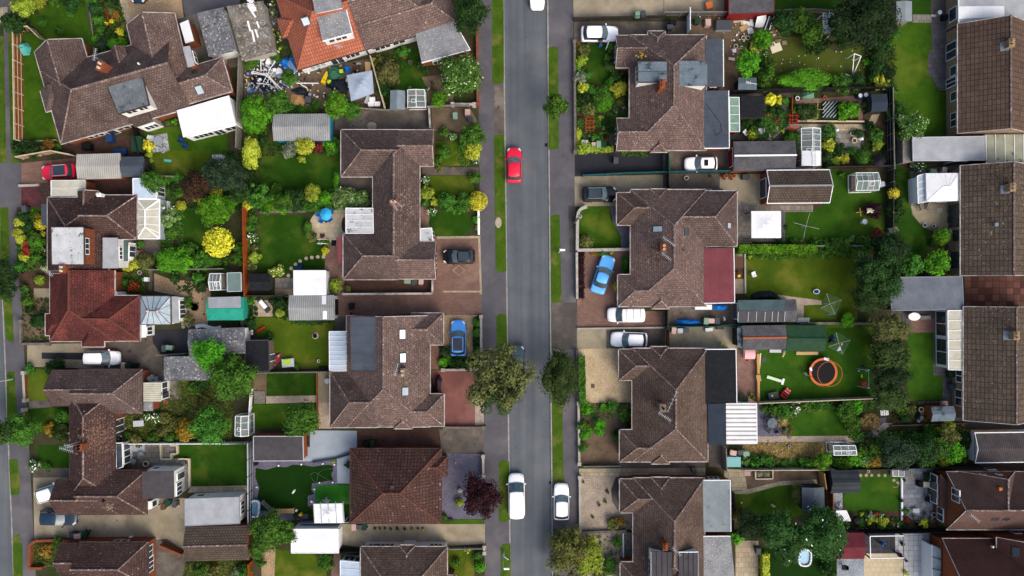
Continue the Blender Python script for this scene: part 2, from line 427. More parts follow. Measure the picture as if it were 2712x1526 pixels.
G=dict(
ground=mat("soil_and_weeds",c('4a4034'),c('2f3a1c'),.5,spk=[(c('35501c'),2.2,.56),(c('6a5c4a'),3.3,.64)],fine=.25,bump=.3),
soil=mat("garden_soil",c('564538'),c('443629'),.9,spk=[(c('2f3f1a'),1.9,.60),(c('7d6c5a'),5,.66)],fine=.25,bump=.3),
dirt=mat("tan_dirt",c('776652'),c('5c4e40'),.6,spk=[(c('3f4a24'),1.4,.62),(c('a0907a'),4,.64)],fine=.2,bump=.3),
lawn=mat("mown_lawn",c('3f6012'),c('2e4e0f'),.45,c3=c('5c6a20'),s3=.2,spk=[(c('527022'),4,.60),(c('22400c'),3,.66)],fine=.22,bump=.4,bs=40),
lawnd=mat("deep_green_lawn",c('2a4c0e'),c('20400b'),.45,c3=c('44581a'),s3=.28,spk=[(c('3a5e18'),5,.60),(c('505e24'),1.4,.66)],fine=.2,bump=.4,bs=40),
lawny=mat("yellowing_lawn",c('4e6014'),c('3c520f'),.4,c3=c('686a28'),s3=.25,spk=[(c('5c7024'),4,.60),(c('2c460f'),3,.66)],fine=.2,bump=.4,bs=40),
lawnb=mat("bright_lawn",c('365c14'),c('2a4c0f'),.45,c3=c('4c641a'),s3=.2,spk=[(c('4a721f'),5,.60),(c('234210'),3,.66)],fine=.2,bump=.4,bs=40),
lawns=mat("scruffy_lawn",c('46561c'),c('4e5222'),.35,c3=c('5e583a'),s3=.2,spk=[(c('3a5614'),2.2,.56),(c('8a7a56'),5,.66)],fine=.25,bump=.4,bs=40),
rough=mat("rough_grass",c('2c4810'),c('3a581a'),.6,c3=c('565624'),s3=.3,spk=[(c('527424'),3,.60),(c('203009'),2.5,.60)],fine=.3,bump=.5,bs=30),
verge=mat("verge_grass",c('466018'),c('365212'),.7,c3=c('666a2e'),s3=.45,spk=[(c('5e7c30'),5,.60),(c('80844a'),4,.70),(c('2e4a12'),3,.64)],fine=.22,bump=.4,bs=40),
art=mat("artificial_turf_dark",c('16360a'),c('123007'),.5,fine=.08),artb=mat("artificial_turf_bright",c('357a26'),c('2c6c20'),.5,fine=.06),
asph=mat("road_asphalt",c('60656a'),c('575c62'),.3,c3=c('696d71'),s3=.1,spk=[(c('484b4f'),.7,.66),(c('7a7e81'),2.2,.66),(c('8a8d8e'),9,.64),(c('45484b'),8,.62)],fine=.10,bump=.1,bs=60,streak=.14),
pav=mat("pavement_asphalt",c('5f5e63'),c('545358'),.4,c3=c('6b686a'),s3=.18,spk=[(c('454448'),.9,.64),(c('7a7876'),1.7,.64),(c('8a8987'),9,.64)],fine=.10,bump=.1,bs=60),
kerb=mat("kerb_concrete",c('a09d96'),c('8a8780'),1.2,spk=[(c('6a675f'),3,.62),(c('7d8060'),1.5,.66)],tile=(9,.92,.03,.7,0,.08)),
drv=mat("dark_driveway",c('56524f'),c('4a4643'),.5,c3=c('6d665c'),s3=.25,spk=[(c('38353a'),1.5,.64),(c('87807a'),5,.68)],fine=.12),
blk=mat("black_tarmac",c('34363c'),c('2e3036'),.5,spk=[(c('4c4f56'),2,.66)],fine=.1),
conc=mat("stained_concrete",c('a0967f'),c('8a806b'),.45,c3=c('b3a68d'),s3=.22,spk=[(c('665f50'),1.3,.62),(c('c0b59c'),4,.66)],fine=.1,bump=.1),
concd=mat("dark_concrete",c('68615a'),c('544e48'),.5,c3=c('7c756a'),s3=.3,spk=[(c('3c3833'),1.4,.60),(c('928a7e'),4,.66)],fine=.14,bump=.1),
tan=mat("buff_paving",c('b3a68c'),c('9e927a'),.6,spk=[(c('6d6656'),2.5,.64)],tile=(.6,.6,.03,.66,.5,.12),fine=.08),
slabs=mat("grey_slabs",c('8c887f'),c('767269'),.5,spk=[(c('55524b'),1.6,.62)],tile=(.62,.62,.035,.6,.5,.14),fine=.1),
dslab=mat("dark_slabs",c('5f5e60'),c('525053'),.6,spk=[(c('8b898a'),3,.66)],tile=(.75,.6,.03,.62,.5,.14),fine=.1),
wslab=mat("white_slabs",c('c3c4c4'),c('b2b4b6'),.8,spk=[(c('7c7e80'),2.5,.66)],tile=(.62,.62,.03,.52,0,.1),fine=.06),
slate=mat("slate_slabs",c('969ba0'),c('7f858a'),.7,spk=[(c('bfc0bd'),1.6,.60)],tile=(.75,.55,.03,.6,.4,.2),fine=.1),
brk=mat("brown_block_paving",c('85695d'),c('775d53'),.5,c3=c('93776a'),s3=.2,spk=[(c('5b463f'),1.5,.66)],tile=(.42,.22,.02,.74,.5,.1),fine=.08),
brkd=mat("dark_block_paving",c('5b453c'),c('4d3a33'),.5,spk=[(c('372a25'),1.4,.62)],tile=(.42,.22,.02,.72,.5,.1),fine=.1),
redd=mat("red_surface_drive",c('80564f'),c('714b46'),.5,c3=c('8d645c'),s3=.22,spk=[(c('5d3f3c'),1.5,.68)],fine=.07),
mar=mat("maroon_paving",c('57383a'),c('4a3033'),.7,c3=c('713c3c'),s3=.4,tile=(.42,.22,.02,.75,.5,.08)),
cream=mat("cream_patio_slabs",c('c9bb9d'),c('bcae90'),.8,spk=[(c('a1937a'),2.5,.66)],tile=(.6,.6,.03,.78,.5,.06)),
grav=mat("tan_gravel",c('a99070'),c('957c60'),.8,spk=[(c('d0be9e'),9,.55),(c('5d4d3a'),8,.60)],fine=.2,bump=.5,bs=50),
gravl=mat("pale_gravel",c('c2ae8c'),c('ad9976'),.8,spk=[(c('e6d8bc'),9,.55),(c('7d6a50'),8,.60)],fine=.16,bump=.5,bs=50),
grave=mat("weedy_gravel",c('b0a08c'),c('96877a'),.9,spk=[(c('d0c5b6'),9,.56),(c('574c40'),7,.60),(c('4a5526'),1.0,.66)],fine=.2,bump=.5,bs=50),
purp=mat("purple_slate_chips",c('6a6878'),c('595768'),.8,spk=[(c('9a98a8'),8,.58),(c('3c3a48'),7,.60)],fine=.2,bump=.5,bs=50),
ggrv=mat("grey_gravel",c('98a0a8'),c('7d858d'),.8,spk=[(c('c8d0d8'),8,.56),(c('50565c'),7,.58)],fine=.2,bump=.5,bs=50),
lgp=mat("pale_grey_resin",c('9fabb5'),c('929ea8'),.5,fine=.03),
deck=mat("black_decking",c('3d3f43'),c('4c4e52'),2,tile=(3.2,.16,.03,.5,.3,.2),fine=.15),
deckg=mat("grey_decking",c('75706a'),c('625d57'),2,tile=(.16,3,.02,.5,.3,.2),fine=.15),
dry=mat("dry_grass",c('8a7448'),c('6c5a38'),.7,spk=[(c('4a5524'),1.4,.60),(c('b09a68'),5,.60)],fine=.25,bump=.5),
patch=mat("chequer_terrace",c('6a4940'),c('5a4039'),.3,tile=(.85,.8,.04,.55,0,.38),fine=.1),
crop=mat("crop_soil",c('3a3226'),c('2c3318'),1.2,spk=[(c('3a5a1c'),3,.55)],fine=.2))
LF={}
def lf(k,d,l,fl=None,ff=0):LF[k]=leafmat(k+"_leaves",c(d,1),c(l,1),c(fl,1)if fl else None,ff)
lf('mid','16300d','4a7626');lf('dark','0e1f0c','2e4c20');lf('vdark','0b160b','24381a');lf('bright','20480d','5a951f');lf('lime','465a16','8f9f34')
lf('gold','7a7414','d8d03c');lf('yel','626c16','b9c040');lf('purp','140a0e','351a21');lf('olive','262c14','6c7038');lf('pale','243f18','76984e','d8dccc',.05)
lf('blue','121e16','33472e');lf('grey','384233','7c866e');lf('red','341414','6a2a28');lf('rust','4a3212','8a6a2c');lf('amber','5a4a12','a0862e')
lf('wflower','1a3410','487426','f4f4ee',.13);lf('wspeck','122a0c','38602a','f6f6f2',.006);lf('yflower','304a14','7a9038','f0e88a',.15);lf('pflower','24441a','50782e','d86a8a',.25);lf('rflower','1e3812','446428','c8202c',.28)
lf('brown','1c160f','4c3a28');lf('dry','6a5630','a08a58');lf('big','1a3412','527c30','b4c490',.08);lf('olv2','1f2712','686b3c');lf('olvd','131f0c','3e5426')
ALL={}
def ico(r,cx,cy,cz,sx=1,sy=1,sz=1):
 t=(1+5**.5)/2
 vs=[(-1,t,0),(1,t,0),(-1,-t,0),(1,-t,0),(0,-1,t),(0,1,t),(0,-1,-t),(0,1,-t),(t,0,-1),(t,0,1),(-t,0,-1),(-t,0,1)]
 fs=[(0,11,5),(0,5,1),(0,1,7),(0,7,10),(0,10,11),(1,5,9),(5,11,4),(11,10,2),(10,7,6),(7,1,8),(3,9,4),(3,4,2),(3,2,6),(3,6,8),(3,8,9),(4,9,5),(2,4,11),(6,2,10),(8,6,7),(9,8,1)]
 k=r/(1+t*t)**.5
 return[(cx+x*k*sx,cy+y*k*sy,cz+z*k*sz)for x,y,z in vs],fs
def leaves(mb,rg,cx,cy,cz,r,n,leaf,sx=1,sy=1,sz=1,lo=-.35):
 """leaf-sized faces through the outer shell of one lobe"""
 for _ in range(n):
  while 1:
   d=Vector((rg.gauss(0,1),rg.gauss(0,1),rg.gauss(0,1))).normalized()
   if d.z>lo:break
  rr=r*(1.16-.5*rg.random()**1.3)
  p=Vector((cx+d.x*rr*sx,cy+d.y*rr*sy,cz+d.z*rr*sz))
  nn=(d+Vector((rg.gauss(0,.45),rg.gauss(0,.45),rg.gauss(.25,.4)))).normalized()
  u=nn.orthogonal().normalized();u=Matrix.Rotation(rg.random()*6.28,3,nn)@u;w=nn.cross(u)
  l=leaf*rg.uniform(.6,1.35);b=l*.55
  o=len(mb.v);mb.v+=[tuple(p-u*l),tuple(p-w*b+nn*l*.12),tuple(p+u*l),tuple(p+w*b+nn*l*.12)]
  mb.f.append((o,o+1,o+2,o+3));mb.uv.append(None)
CR={}
def crown(n,leaf,lobes,style,seed):
 key=(n,lobes,style,seed)
 if key in CR:return CR[key]
 rg=random.Random(hash((n,lobes,seed))&0xffff);mb=MB();L=[]
 if style=='ball':L=[(0,0,.1,.92)]
 elif style=='spire':
  for i in range(lobes):
   t=i/lobes;a=i*2.4;q=.35*(1-t);L.append((q*math.cos(a),q*math.sin(a),-.2+1.1*t,.55*(1.05-t*.75)))
 elif style=='airy':
  for i in range(lobes):
   a=i*2.4+rg.random();q=.86*(i/lobes)**.5;L.append((q*math.cos(a)*rg.uniform(.75,1.12),q*math.sin(a)*rg.uniform(.75,1.12),rg.uniform(-.3,.5)*(1-q*.5),rg.uniform(.11,.25)))
 else:
  for i in range(lobes):
   a=i*2.4+rg.random()*.8;q=.72*(i/lobes)**.55*rg.uniform(.85,1.15);L.append((q*math.cos(a),q*math.sin(a),.42*(1-q*1.3)+rg.uniform(-.2,.2),rg.uniform(.2,.42)))
 tot=sum(l[3]**2 for l in L)
 for x,y,z,r in L:
  k=.34 if style=='airy' else .66
  vs,fs=ico(r*k,x,y,z);mb.add(vs,fs)
  leaves(mb,rg,x,y,z,r,int(n*r*r/tot),leaf)
 me=mb.mesh(f"{style}_crown",LF['mid']);CR[key]=me;return me
def lod(r):
 if r<.55:return 200,.24,6
 if r<1.0:return 560,.145,11
 if r<1.8:return 1400,.088,18
 if r<3.0:return 3400,.056,28
 return 6500,.040,40
COLW=dict(mid='mid-green',dark='dark green',vdark='very dark green',bright='bright green',lime='yellow-green',gold='golden yellow',yel='yellow',purp='dark purple',olive='olive',pale='pale green',
blue='bluish dark green',grey='grey-green',red='dark red',rust='rust brown',amber='amber',wflower='white-flowered',wspeck='dark green white-specked',yflower='pale yellow flowered',pflower='pink-flowered',rflower='red-flowered',dry='straw brown',brown='brownish',big='glossy light-tipped',olv2='olive',olvd='dark olive')
PC=[0]
def plant(x,y,r,k='mid',style='bush',ry=None,hf=.85,label=None,rot=None):
 """shrub: sheet position and radius; crown stands from the ground up"""
 PC[0]+=1;r*=1.12;rm=r/M1;rym=(ry*1.12 if ry else r)/M1;rx=max(rm,rym)
 z=rm*hf*.75 if not ry else min(rm,rym)*hf
 PEND.append((rm*rym+(9 if label or style!='bush' else 0),rx,P(x,y,z),(rm,rym,min(rm,rym)*hf),(rnd.random()*6.28 if not ry else 0)if rot is None else rot,k,style,label,PC[0]))
PEND=[]
def set_plants(most=285):
 """the largest shrubs become things of their own, the smallest ones one mass of low plants"""
 PEND.sort(key=lambda t:-t[0]);V,Fc,Mi=[],[],[];ms=list(LF)
 for i,(_,rx,p,s,a,k,style,label,pc)in enumerate(PEND):
  n,leaf,lb=lod(rx);me=crown(n,leaf,lb,style,pc%3)
  if i>=most:
   ca,sa=math.cos(a),math.sin(a);o=len(V)
   for v in me.vertices:x,y,z=v.co.x*s[0],v.co.y*s[1],v.co.z*s[2];V.append((p.x+x*ca-y*sa,p.y+x*sa+y*ca,p.z+z))
   Fc+=[tuple(o+j for j in q.vertices)for q in me.polygons];Mi+=[ms.index(k)]*len(me.polygons);continue
  o=bpy.data.objects.new({'ball':"clipped_shrub",'spire':"conifer_shrub"}.get(style,"shrub"),me);LK(o)
  o.location=p;o.scale=s;o.rotation_euler=(0,0,a)
  o.material_slots[0].link='OBJECT';o.material_slots[0].material=LF[k]
  sz='small ' if rx<.6 else('' if rx<1.4 else 'large ')
  w={'ball':'rounded shrub','spire':'pointed conifer'}.get(style,'bush')
  o['label']=label or auto(f"{sz}{COLW[k]} {w}",p);o['category']='shrub';o['group']='garden shrubs'
 me=bpy.data.meshes.new("low_plants");me.from_pydata(V,[],Fc)
 for k in ms:me.materials.append(LF[k])
 me.polygons.foreach_set("material_index",Mi);o=bpy.data.objects.new("low_plants",me);LK(o);o['kind']='stuff'
BARK=mat("bark",c('4d4238'),c('3a3129'),4,bump=.5)
def tree(x,y,r,k='mid',ry=None,h=None,style='tree',label=None,hf=.8,n=None):
 """tree: tapered trunk with limbs under a crown of leaf clumps; x, y is the middle of the crown in the photo"""
 PC[0]+=1;rm=r*1.05/M1;rym=(ry or r)*1.05/M1;zc=h or max(rm,rym)*.75+1.2
 p=P(x,y,zc);e=thing("tree","","tree",(p.x,p.y,0),0,"garden and street trees")
 nn,leaf,lb=lod(max(rm,rym));rg=random.Random(PC[0])
 tr=MB();tr.tube((0,0,0),(0,0,zc*.55),.045*(rm+1.5),7,.03*(rm+1.5))
 for i in range(7):
  a=i*2.4+rg.random();q=rg.uniform(.45,.8);top=Vector((math.cos(a)*rm*q,math.sin(a)*rym*q,zc+rg.uniform(-.1,.35)*rm));mid=Vector((top.x*.4,top.y*.4,zc*.75))
  s0=.022*(rm+1.5);tr.tube((0,0,zc*.5),mid,s0,5,s0*.6);tr.tube(mid,top,s0*.6,5,s0*.2)
 part(e,"trunk",tr,BARK,world=False)
 o=bpy.data.objects.new("crown",crown(n or nn,leaf,lb,style,PC[0]%3));LK(o);o.parent=e
 o.location=(0,0,zc);o.scale=(rm,rym,min(rm,rym)*hf);o.rotation_euler=(0,0,rg.random()*6.28 if not ry else 0)
 o.material_slots[0].link='OBJECT';o.material_slots[0].material=LF[k]
 e['label']=label or auto(f"{'large' if rm > 2.4 else 'small'} {COLW[k]} tree",p)
 return e
def hedge(pts,w,h,k,label=None):
 rg=random.Random(int(pts[0][0]+pts[0][1]));mb=MB()
 for a,b in zip(pts,pts[1:]):
  A,B=P(*a),P(*b);d=B-A;L=d.length;d.normalize();nn=Vector((-d.y,d.x,0))
  wm=w/M1;mb.bar(A,B,wm*.75,0,h*.88)
  for _ in range(int((L*wm+L*h*2)*75)):
   t=rg.uniform(-.15,L+.15);s=rg.random();bump_=.12*NZ.noise(Vector((A.x+t,A.y,s*3)))
   if rg.random()<.6:p=A+d*t+nn*rg.uniform(-wm/2,wm/2)+Vector((0,0,h*(.92+.12*rg.random())+bump_));q=Vector((0,0,1))
   else:sg=rg.choice((-1,1));p=A+d*t+nn*sg*wm*(.46+.08*rg.random()+bump_)+Vector((0,0,h*s));q=nn*sg
   q=(q+Vector((rg.gauss(0,.45),rg.gauss(0,.45),rg.gauss(.1,.4)))).normalized();u=Matrix.Rotation(rg.random()*6.28,3,q)@q.orthogonal().normalized();v=q.cross(u)
   l=rg.uniform(.07,.14);mb.add([p-u*l,p-v*l*.6,p+u*l,p+v*l*.6],[(0,1,2,3)])
 m_=P((pts[0][0]+pts[-1][0])/2,(pts[0][1]+pts[-1][1])/2,0)
 return solo("hedge",mb,LF[k],label or auto(f"{COLW[k]} clipped hedge",m_),"hedge","garden hedges")
def inpoly(x,y,pts):
 r=False;j=len(pts)-1
 for i in range(len(pts)):
  if(pts[i][1]>y)!=(pts[j][1]>y)and x<(pts[j][0]-pts[i][0])*(y-pts[i][1])/(pts[j][1]-pts[i][1])+pts[i][0]:r=not r
  j=i
 return r
def cover(name,pts,k,dens=14,h=.3,leaf=.15,cl=.5):
 """low planting nobody could count: leaves in soft clumps over a bed"""
 q=[P(*p)for p in pts];xs=[v.x for v in q];ys=[v.y for v in q];rg=random.Random(int(xs[0]*9+ys[0]));mb=MB()
 A=(max(xs)-min(xs))*(max(ys)-min(ys));pp=[(v.x,v.y)for v in q]
 for _ in range(int(A*dens*1.5)):
  x,y=rg.uniform(min(xs),max(xs)),rg.uniform(min(ys),max(ys))
  if not inpoly(x,y,pp):continue
  z=NZ.noise(Vector((x*.9,y*.9,3)))*.5+.5
  if z<cl*.75:continue
  for _k in range(3):
   p=Vector((x+rg.gauss(0,.1),y+rg.gauss(0,.1),h*z*rg.uniform(.3,1.1)));n_=Vector((rg.gauss(0,.5),rg.gauss(0,.5),1)).normalized()
   u=Matrix.Rotation(rg.random()*6.28,3,n_)@n_.orthogonal().normalized();v=n_.cross(u);l=leaf*rg.uniform(.5,1.2)
   mb.add([p-u*l,p-v*l*.6,p+u*l,p+v*l*.6],[(0,1,2,3)])
 return struct(name,mb,LF[k],'stuff')
def rect(x0,y0,x1,y1):return[(x0,y0),(x0,y1),(x1,y1),(x1,y0)]
class Bld:
 def __init__(s,name,label,cat,x,y,group=None):
  b=P(x,y,0);s.root=thing(name,label,cat,b,0,group);s.pl={};s.wl=[];s.n=0
  s.roofs={};s.wall={};s.ridge={};s.ends=[];s.gut=MB();s.rm=None;s.gm=GUT
 def wing(s,A,B,D,h0=1,h1=1,pitch=35,eave=2.5,rm=None,wm=None,over=.3,ridge=True,gut=True,walls=True,gable=True,wscale=1):
  i=s.n;s.n+=1;e=eave+.007*i
  A,B,D=P(*A,e),P(*B,e),P(*D,e);u=(B-A);L=u.length;u.normalize()
  v=D-A;v-=u*v.dot(u);w=v.length;hw=w/2;vn=v.normalized();rise=hw*math.tan(R(pitch))
  h0,h1=min(h0,L/hw*.5),min(h1,L/hw*.5)if h0 else min(h1,L/hw)
  C,D=B+v,A+v;Z=Vector((0,0,rise));R1=A+v/2+u*hw*h0+Z;R2=B+v/2-u*hw*h1+Z
  mb=s.roofs.setdefault(rm or RT['grey'],MB());q=lambda o,d,up,pts:[((p-o).dot(d),(p-o).dot(up))for p in pts]
  def face(pts,d,up,key):
   if(pts[-1]-pts[0]).length<1e-5:pts=pts[:-1]
   up=up.normalized();mb.add(pts,[range(len(pts))],[q(A,d,up,pts)]);s.pl[(i,key)]=(pts[0],d.cross(up).normalized(),d,up)
  face([A,B,R2,R1]if(R2-R1).length>.01 else[A,B,R2],u,vn*hw+Z,0)
  face([C,D,R1,R2]if(R2-R1).length>.01 else[C,D,R1],-u,-vn*hw+Z,1)
  if h0>0:face([D,A,R1],-vn,u*hw*h0+Z,2)
  if h1>0:face([B,C,R2],vn,-u*hw*h1+Z,3)
  mb.poly([A-Vector((0,0,.09)),D-Vector((0,0,.09)),C-Vector((0,0,.09)),B-Vector((0,0,.09))])
  if ridge:
   r=.11;rg=s.ridge.setdefault(s.rm or{RT['orange']:RIDGEO,RT['red']:RIDGER,RT['rbrown']:RIDGER}.get(rm,RIDGE),MB())
   if(R2-R1).length>.05:rg.tube(R1,R2,r,5)
   if h0>0:rg.tube(A,R1,r*.8,5);rg.tube(D,R1,r*.8,5)
   if h1>0:rg.tube(B,R2,r*.8,5);rg.tube(C,R2,r*.8,5)
  if gut:
   for p_,q_ in((A,B),(C,D)):s.gut.bar(p_,q_,.11,e-.12,e+.02)
   for p_,q_,hh in((D,A,h0),(B,C,h1)):
    if hh>0:s.gut.bar(p_,q_,.11,e-.11,e+.03)
  o0=over if h0>0 else .12;o1=over if h1>0 else .12;k=.004*i
  a=A+u*(o0+k)+vn*(over+k);b=B-u*(o1+k)+vn*(over+k);cc=C-u*(o1+k)-vn*(over+k);d=D+u*(o0+k)-vn*(over+k)
  s.wl.append((a,b,cc,d))
  if walls:
   wb=s.wall.setdefault(wm or BRICK,MB());wb.prism([a,b,cc,d],0,e-.015)
   hz=(hw-over-k)*math.tan(R(pitch))*.97
   for hh,p_,q_,s_,A_,B_,r_ in((h0,a,d,1,A,D,R1),(h1,b,cc,-1,B,C,R2)):
    if hh==0 and gable:s.ends.append((i,p_,q_,u*s_*.1,hz,wb,gut,A_,B_,r_))
  return i
 def wx(s,x0,y0,x1,y1,ax,h0=1,h1=1,**k):
  return s.wing((x0,y1),(x1,y1),(x0,y0),h0,h1,**k)if ax=='x' else s.wing((x0,y0),(x0,y1),(x1,y0),h0,h1,**k)
 def done(s,roofname="roof"):
  for i,p_,q_,t,hz,wb,gut,A,B,r_ in s.ends:
   m=(p_+q_)/2
   if any(j!=i and inpoly(m.x+t.x*2,m.y+t.y*2,[(v.x,v.y)for v in w])for j,w in enumerate(s.wl)):continue
   z=Vector((0,0,-.015));wb.add([p_+z,q_+z,m+Vector((0,0,hz)),p_+z+t,q_+z+t,m+t+Vector((0,0,hz))],[(0,1,2),(5,4,3),(0,2,5,3),(1,4,5,2)])
   if gut:s.gut.tube(A,r_,.05,4);s.gut.tube(B,r_,.05,4)
  for m,mb in s.wall.items():part(s.root,"wall",mb,m)
  rf=None
  for m,mb in s.roofs.items():o=part(s.root,roofname,mb,m);rf=rf or o
  s.roof=rf
  for m,mb in s.ridge.items():part(rf or s.root,"ridge_tiles",mb,m)
  if s.gut.v:part(s.root,"gutter",s.gut,s.gm)
  return s
 def on(s,i,key,x,y):
  o,n,d,up=s.pl[(i,key)];a=P(x,y,0);r=Vector((0,0,HC))-a
  return a+r*((o-a).dot(n)/r.dot(n)),n,d,up
 def skylight(s,i,key,x,y,w,h,glass=None,frame=None,name="rooflight"):
  p,n,d,up=s.on(i,key,x,y);w,h=w/M1,h/M1
  def slab(mb,w,h,t0,t1):
   q=lambda t:[p+d*a*w/2+up*b*h/2+n*t for a,b in((-1,-1),(1,-1),(1,1),(-1,1))]
   return mb.hexa(q(t0),q(t1))
  f=part(s.root,name,slab(MB(),w,h,-.05,.08),frame or PAL['dgrey'])
  part(f,"pane",slab(MB(),w-.2,h-.2,.02,.1),glass or SKYG)
 def opening(s,p,q,t,w,z0,z1,glass=None,n=2,name="window",par=None,frame=None):
  """window or door in the wall line p-q (outward side to the right of p>q)"""
  p,q=Vector((p[0],p[1],0)),Vector((q[0],q[1],0));d=(q-p);L=d.length;d.normalize();o=Vector((d.y,-d.x,0));m=p+d*L*t
  mb=MB();mb.bar(m-d*w/2+o*.02,m+d*w/2+o*.02,.14,z0,z1)
  f=part(par or s.root,name,mb,frame or UPVC);pb=MB();g=(w-.08)/n
  for i in range(n):
   a=m-d*(w/2-.04)+d*g*i+o*.085;pb.bar(a+d*.045,a+d*(g-.045),.02,z0+.09,z1-.09)
  if name!="panel_door":part(f,"pane" if par is None else "pane",pb,glass or GLASS)
  return f
 def win(s,i,side,t,w,z0=.9,z1=2.1,**k):
  a=s.wl[i];return s.opening(a[side],a[(side+1)%4],t,w,z0,z1,**k)
 def box(s,pts,h,rm,wm=None,z0=0.0,name="extension",wins=(),over=.1,slope=0,trim=None,thick=.13):
  """flat-roofed dormer or extension: pts are the four roof corners (anticlockwise on the ground: TL, BL, BR, TR)"""
  q=[P(x,y,h)for x,y in pts];cen=sum(q,Vector())/4
  ins=[v+(cen-v).normalized()*over*1.4 for v in q]
  w=part(s.root,name,MB().prism(ins,z0,h-thick),wm or REND)
  rb=MB();hs=[0,0,0,0]if not slope else slope
  rb.hexa([v-Vector((0,0,thick-.003+hs[i]))for i,v in enumerate(q)],[v-Vector((0,0,hs[i]))for i,v in enumerate(q)])
  r=part(w,"flat_roof",rb,rm)
  if trim:
   tb=MB()
   for i in range(4):
    if not isinstance(trim,(tuple,list))or i in trim:tb.bar(q[i],q[(i+1)%4],.09,h-thick-.03,h+.03)
   part(w,"fascia",tb,trim if isinstance(trim,bpy.types.Material)else UPVC)
  for side,t,ww,a,b,*r2 in wins:s.opening(ins[side],ins[(side+1)%4],t,ww,a,b,n=r2[0]if r2 else 2,par=w)
  s.q=q;s.ins=ins;s.last=w
  return w
 def bars(s,pts,h,n,m=None,r=.04,along=0,name="glazing_bar",dz=.03):
  """parallel bars over a roof quad"""
  q=[P(x,y,h)+Vector((0,0,dz))for x,y in pts];mb=MB()
  for i in range(n+1):
   t=i/n
   a,b=((q[0].lerp(q[1],t),q[3].lerp(q[2],t))if along==0 else(q[0].lerp(q[3],t),q[1].lerp(q[2],t)))
   mb.tube(a,b,r,4)
  part(s.last,name,mb,m or UPVC)
 def chimney(s,x,y,zt,sx=.75,sy=.55,pots=2,m=None,pm=None,z0=None,a=0):
  p=P(x,y,zt);mb=MB();mb.box(p.x,p.y,(z0 or zt-2.2),sx,sy,zt-(z0 or zt-2.2),a);mb.box(p.x,p.y,zt-.14,sx+.12,sy+.12,.12,a)
  c_=part(s.root,"chimney",mb,m or BRICK)
  for i in range(pots):
   t=(i-(pots-1)/2)*(sx if sx>=sy else sy)*.5;o=(t*math.cos(a),t*math.sin(a))if sx>=sy else(-t*math.sin(a),t*math.cos(a))
   part(c_,"chimney_pot",MB().lathe([(.13,zt-.02),(.12,zt+.3),(.14,zt+.32),(.09,zt+.33),(.08,zt+.15)],p.x+o[0],p.y+o[1],10),pm or PAL['cream'])
  return p
 def aerial(s,x,y,zt,a,L=1.2,n=7,zb=None):
  p=P(x,y,zt);mb=MB();mb.tube((p.x,p.y,zb or zt-1.8),p,.03,5);a=R(a);d=Vector((math.cos(a),math.sin(a),0));o=Vector((-d.y,d.x,0))
  mb.tube(p-d*L*.3,p+d*L*.7,.025,5)
  for i in range(n):k=p+d*L*(i/(n-1)-.3);mb.tube(k-o*.22,k+o*.22,.014,4)
  part(s.root,"aerial",mb,PAL['lgrey'])
 def pipe(s,i,key,x,y,r=.09,h=.4,m=None):
  p,n,d,up=s.on(i,key,x,y);part(s.root,"vent_pipe",MB().tube(p-n*.1,p+Vector((0,0,h)),r,8),m or PAL['dgrey'])
 def moss(s,i,key,x,y,r,m,n=60):
  """moss cushions on a slope"""
  p,nn,d,up=s.on(i,key,x,y);rg=random.Random(int(x+y));mb=MB()
  for _ in range(n):
   a,b=rg.gauss(0,r/M1*.5),rg.gauss(0,r/M1*.5);k=rg.uniform(.035,.11);o=p+d*a+up*b
   vs,fs=ico(k,o.x,o.y,o.z,1.3,1.3,.55);mb.add(vs,fs)
  part(s.roof,"moss",mb,m)["kind"]="stuff"
MOSS=mat("moss",c('5f4a3d'),c('4a3a31'),4);MOSSG=mat("grey_lichen_clumps",c('8c7a6c'),c('6c5c52'),4)
def outb(name,label,cat,pts,roof,wall,h=2.2,axis=None,pitch=12,door=None,hips=(0,0),ridge=None,gut=False,over=.12,group=None,trim=None,rm2=None):
 """shed, garage: pts = roof corners TL BL BR TR; axis None = flat, 'x' ridge along TL>TR, 'y' ridge along TL>BL"""
 cx=sum(p[0]for p in pts)/4;cy=sum(p[1]for p in pts)/4
 b=Bld(name,label,cat,cx,cy,group or{'garage':'domestic garages','greenhouse':'greenhouses'}.get(cat,'garden sheds'))
 if axis is None:
  q=[P(x,y,h)for x,y in pts];cen=sum(q,Vector())/4;ins=[v+(cen-v).normalized()*over*1.4 for v in q]
  part(b.root,"wall",MB().prism(ins,0,h-.12),wall)
  b.roof=part(b.root,"roof",MB().hexa([v-Vector((0,0,.117))for v in q],q),roof);b.wl.append(ins);b.q=q
  if trim is not None:
   tb=MB()
   for i in range(4):tb.bar(q[i],q[(i+1)%4],.08,h-.15,h+.03)
   part(b.roof,"fascia",tb,trim)
 else:
  b.rm=ridge
  if axis=='x':b.wing(pts[1],pts[2],pts[0],hips[0],hips[1],pitch=pitch,eave=h,rm=roof,wm=wall,over=over,ridge=ridge is not None,gut=gut)
  else:b.wing(pts[0],pts[1],pts[3],hips[0],hips[1],pitch=pitch,eave=h,rm=roof,wm=wall,over=over,ridge=ridge is not None,gut=gut)
  b.gm=trim or UPVC;b.done()
 if door:b.opening(b.wl[0][door[0]],b.wl[0][(door[0]+1)%4],door[1],door[2],.05,door[3]if len(door)>3 else 1.95,name="door",n=1,glass=door[4]if len(door)>4 else PAL['dgrey'],frame=door[5]if len(door)>5 else UPVC)
 return b
LZ={}
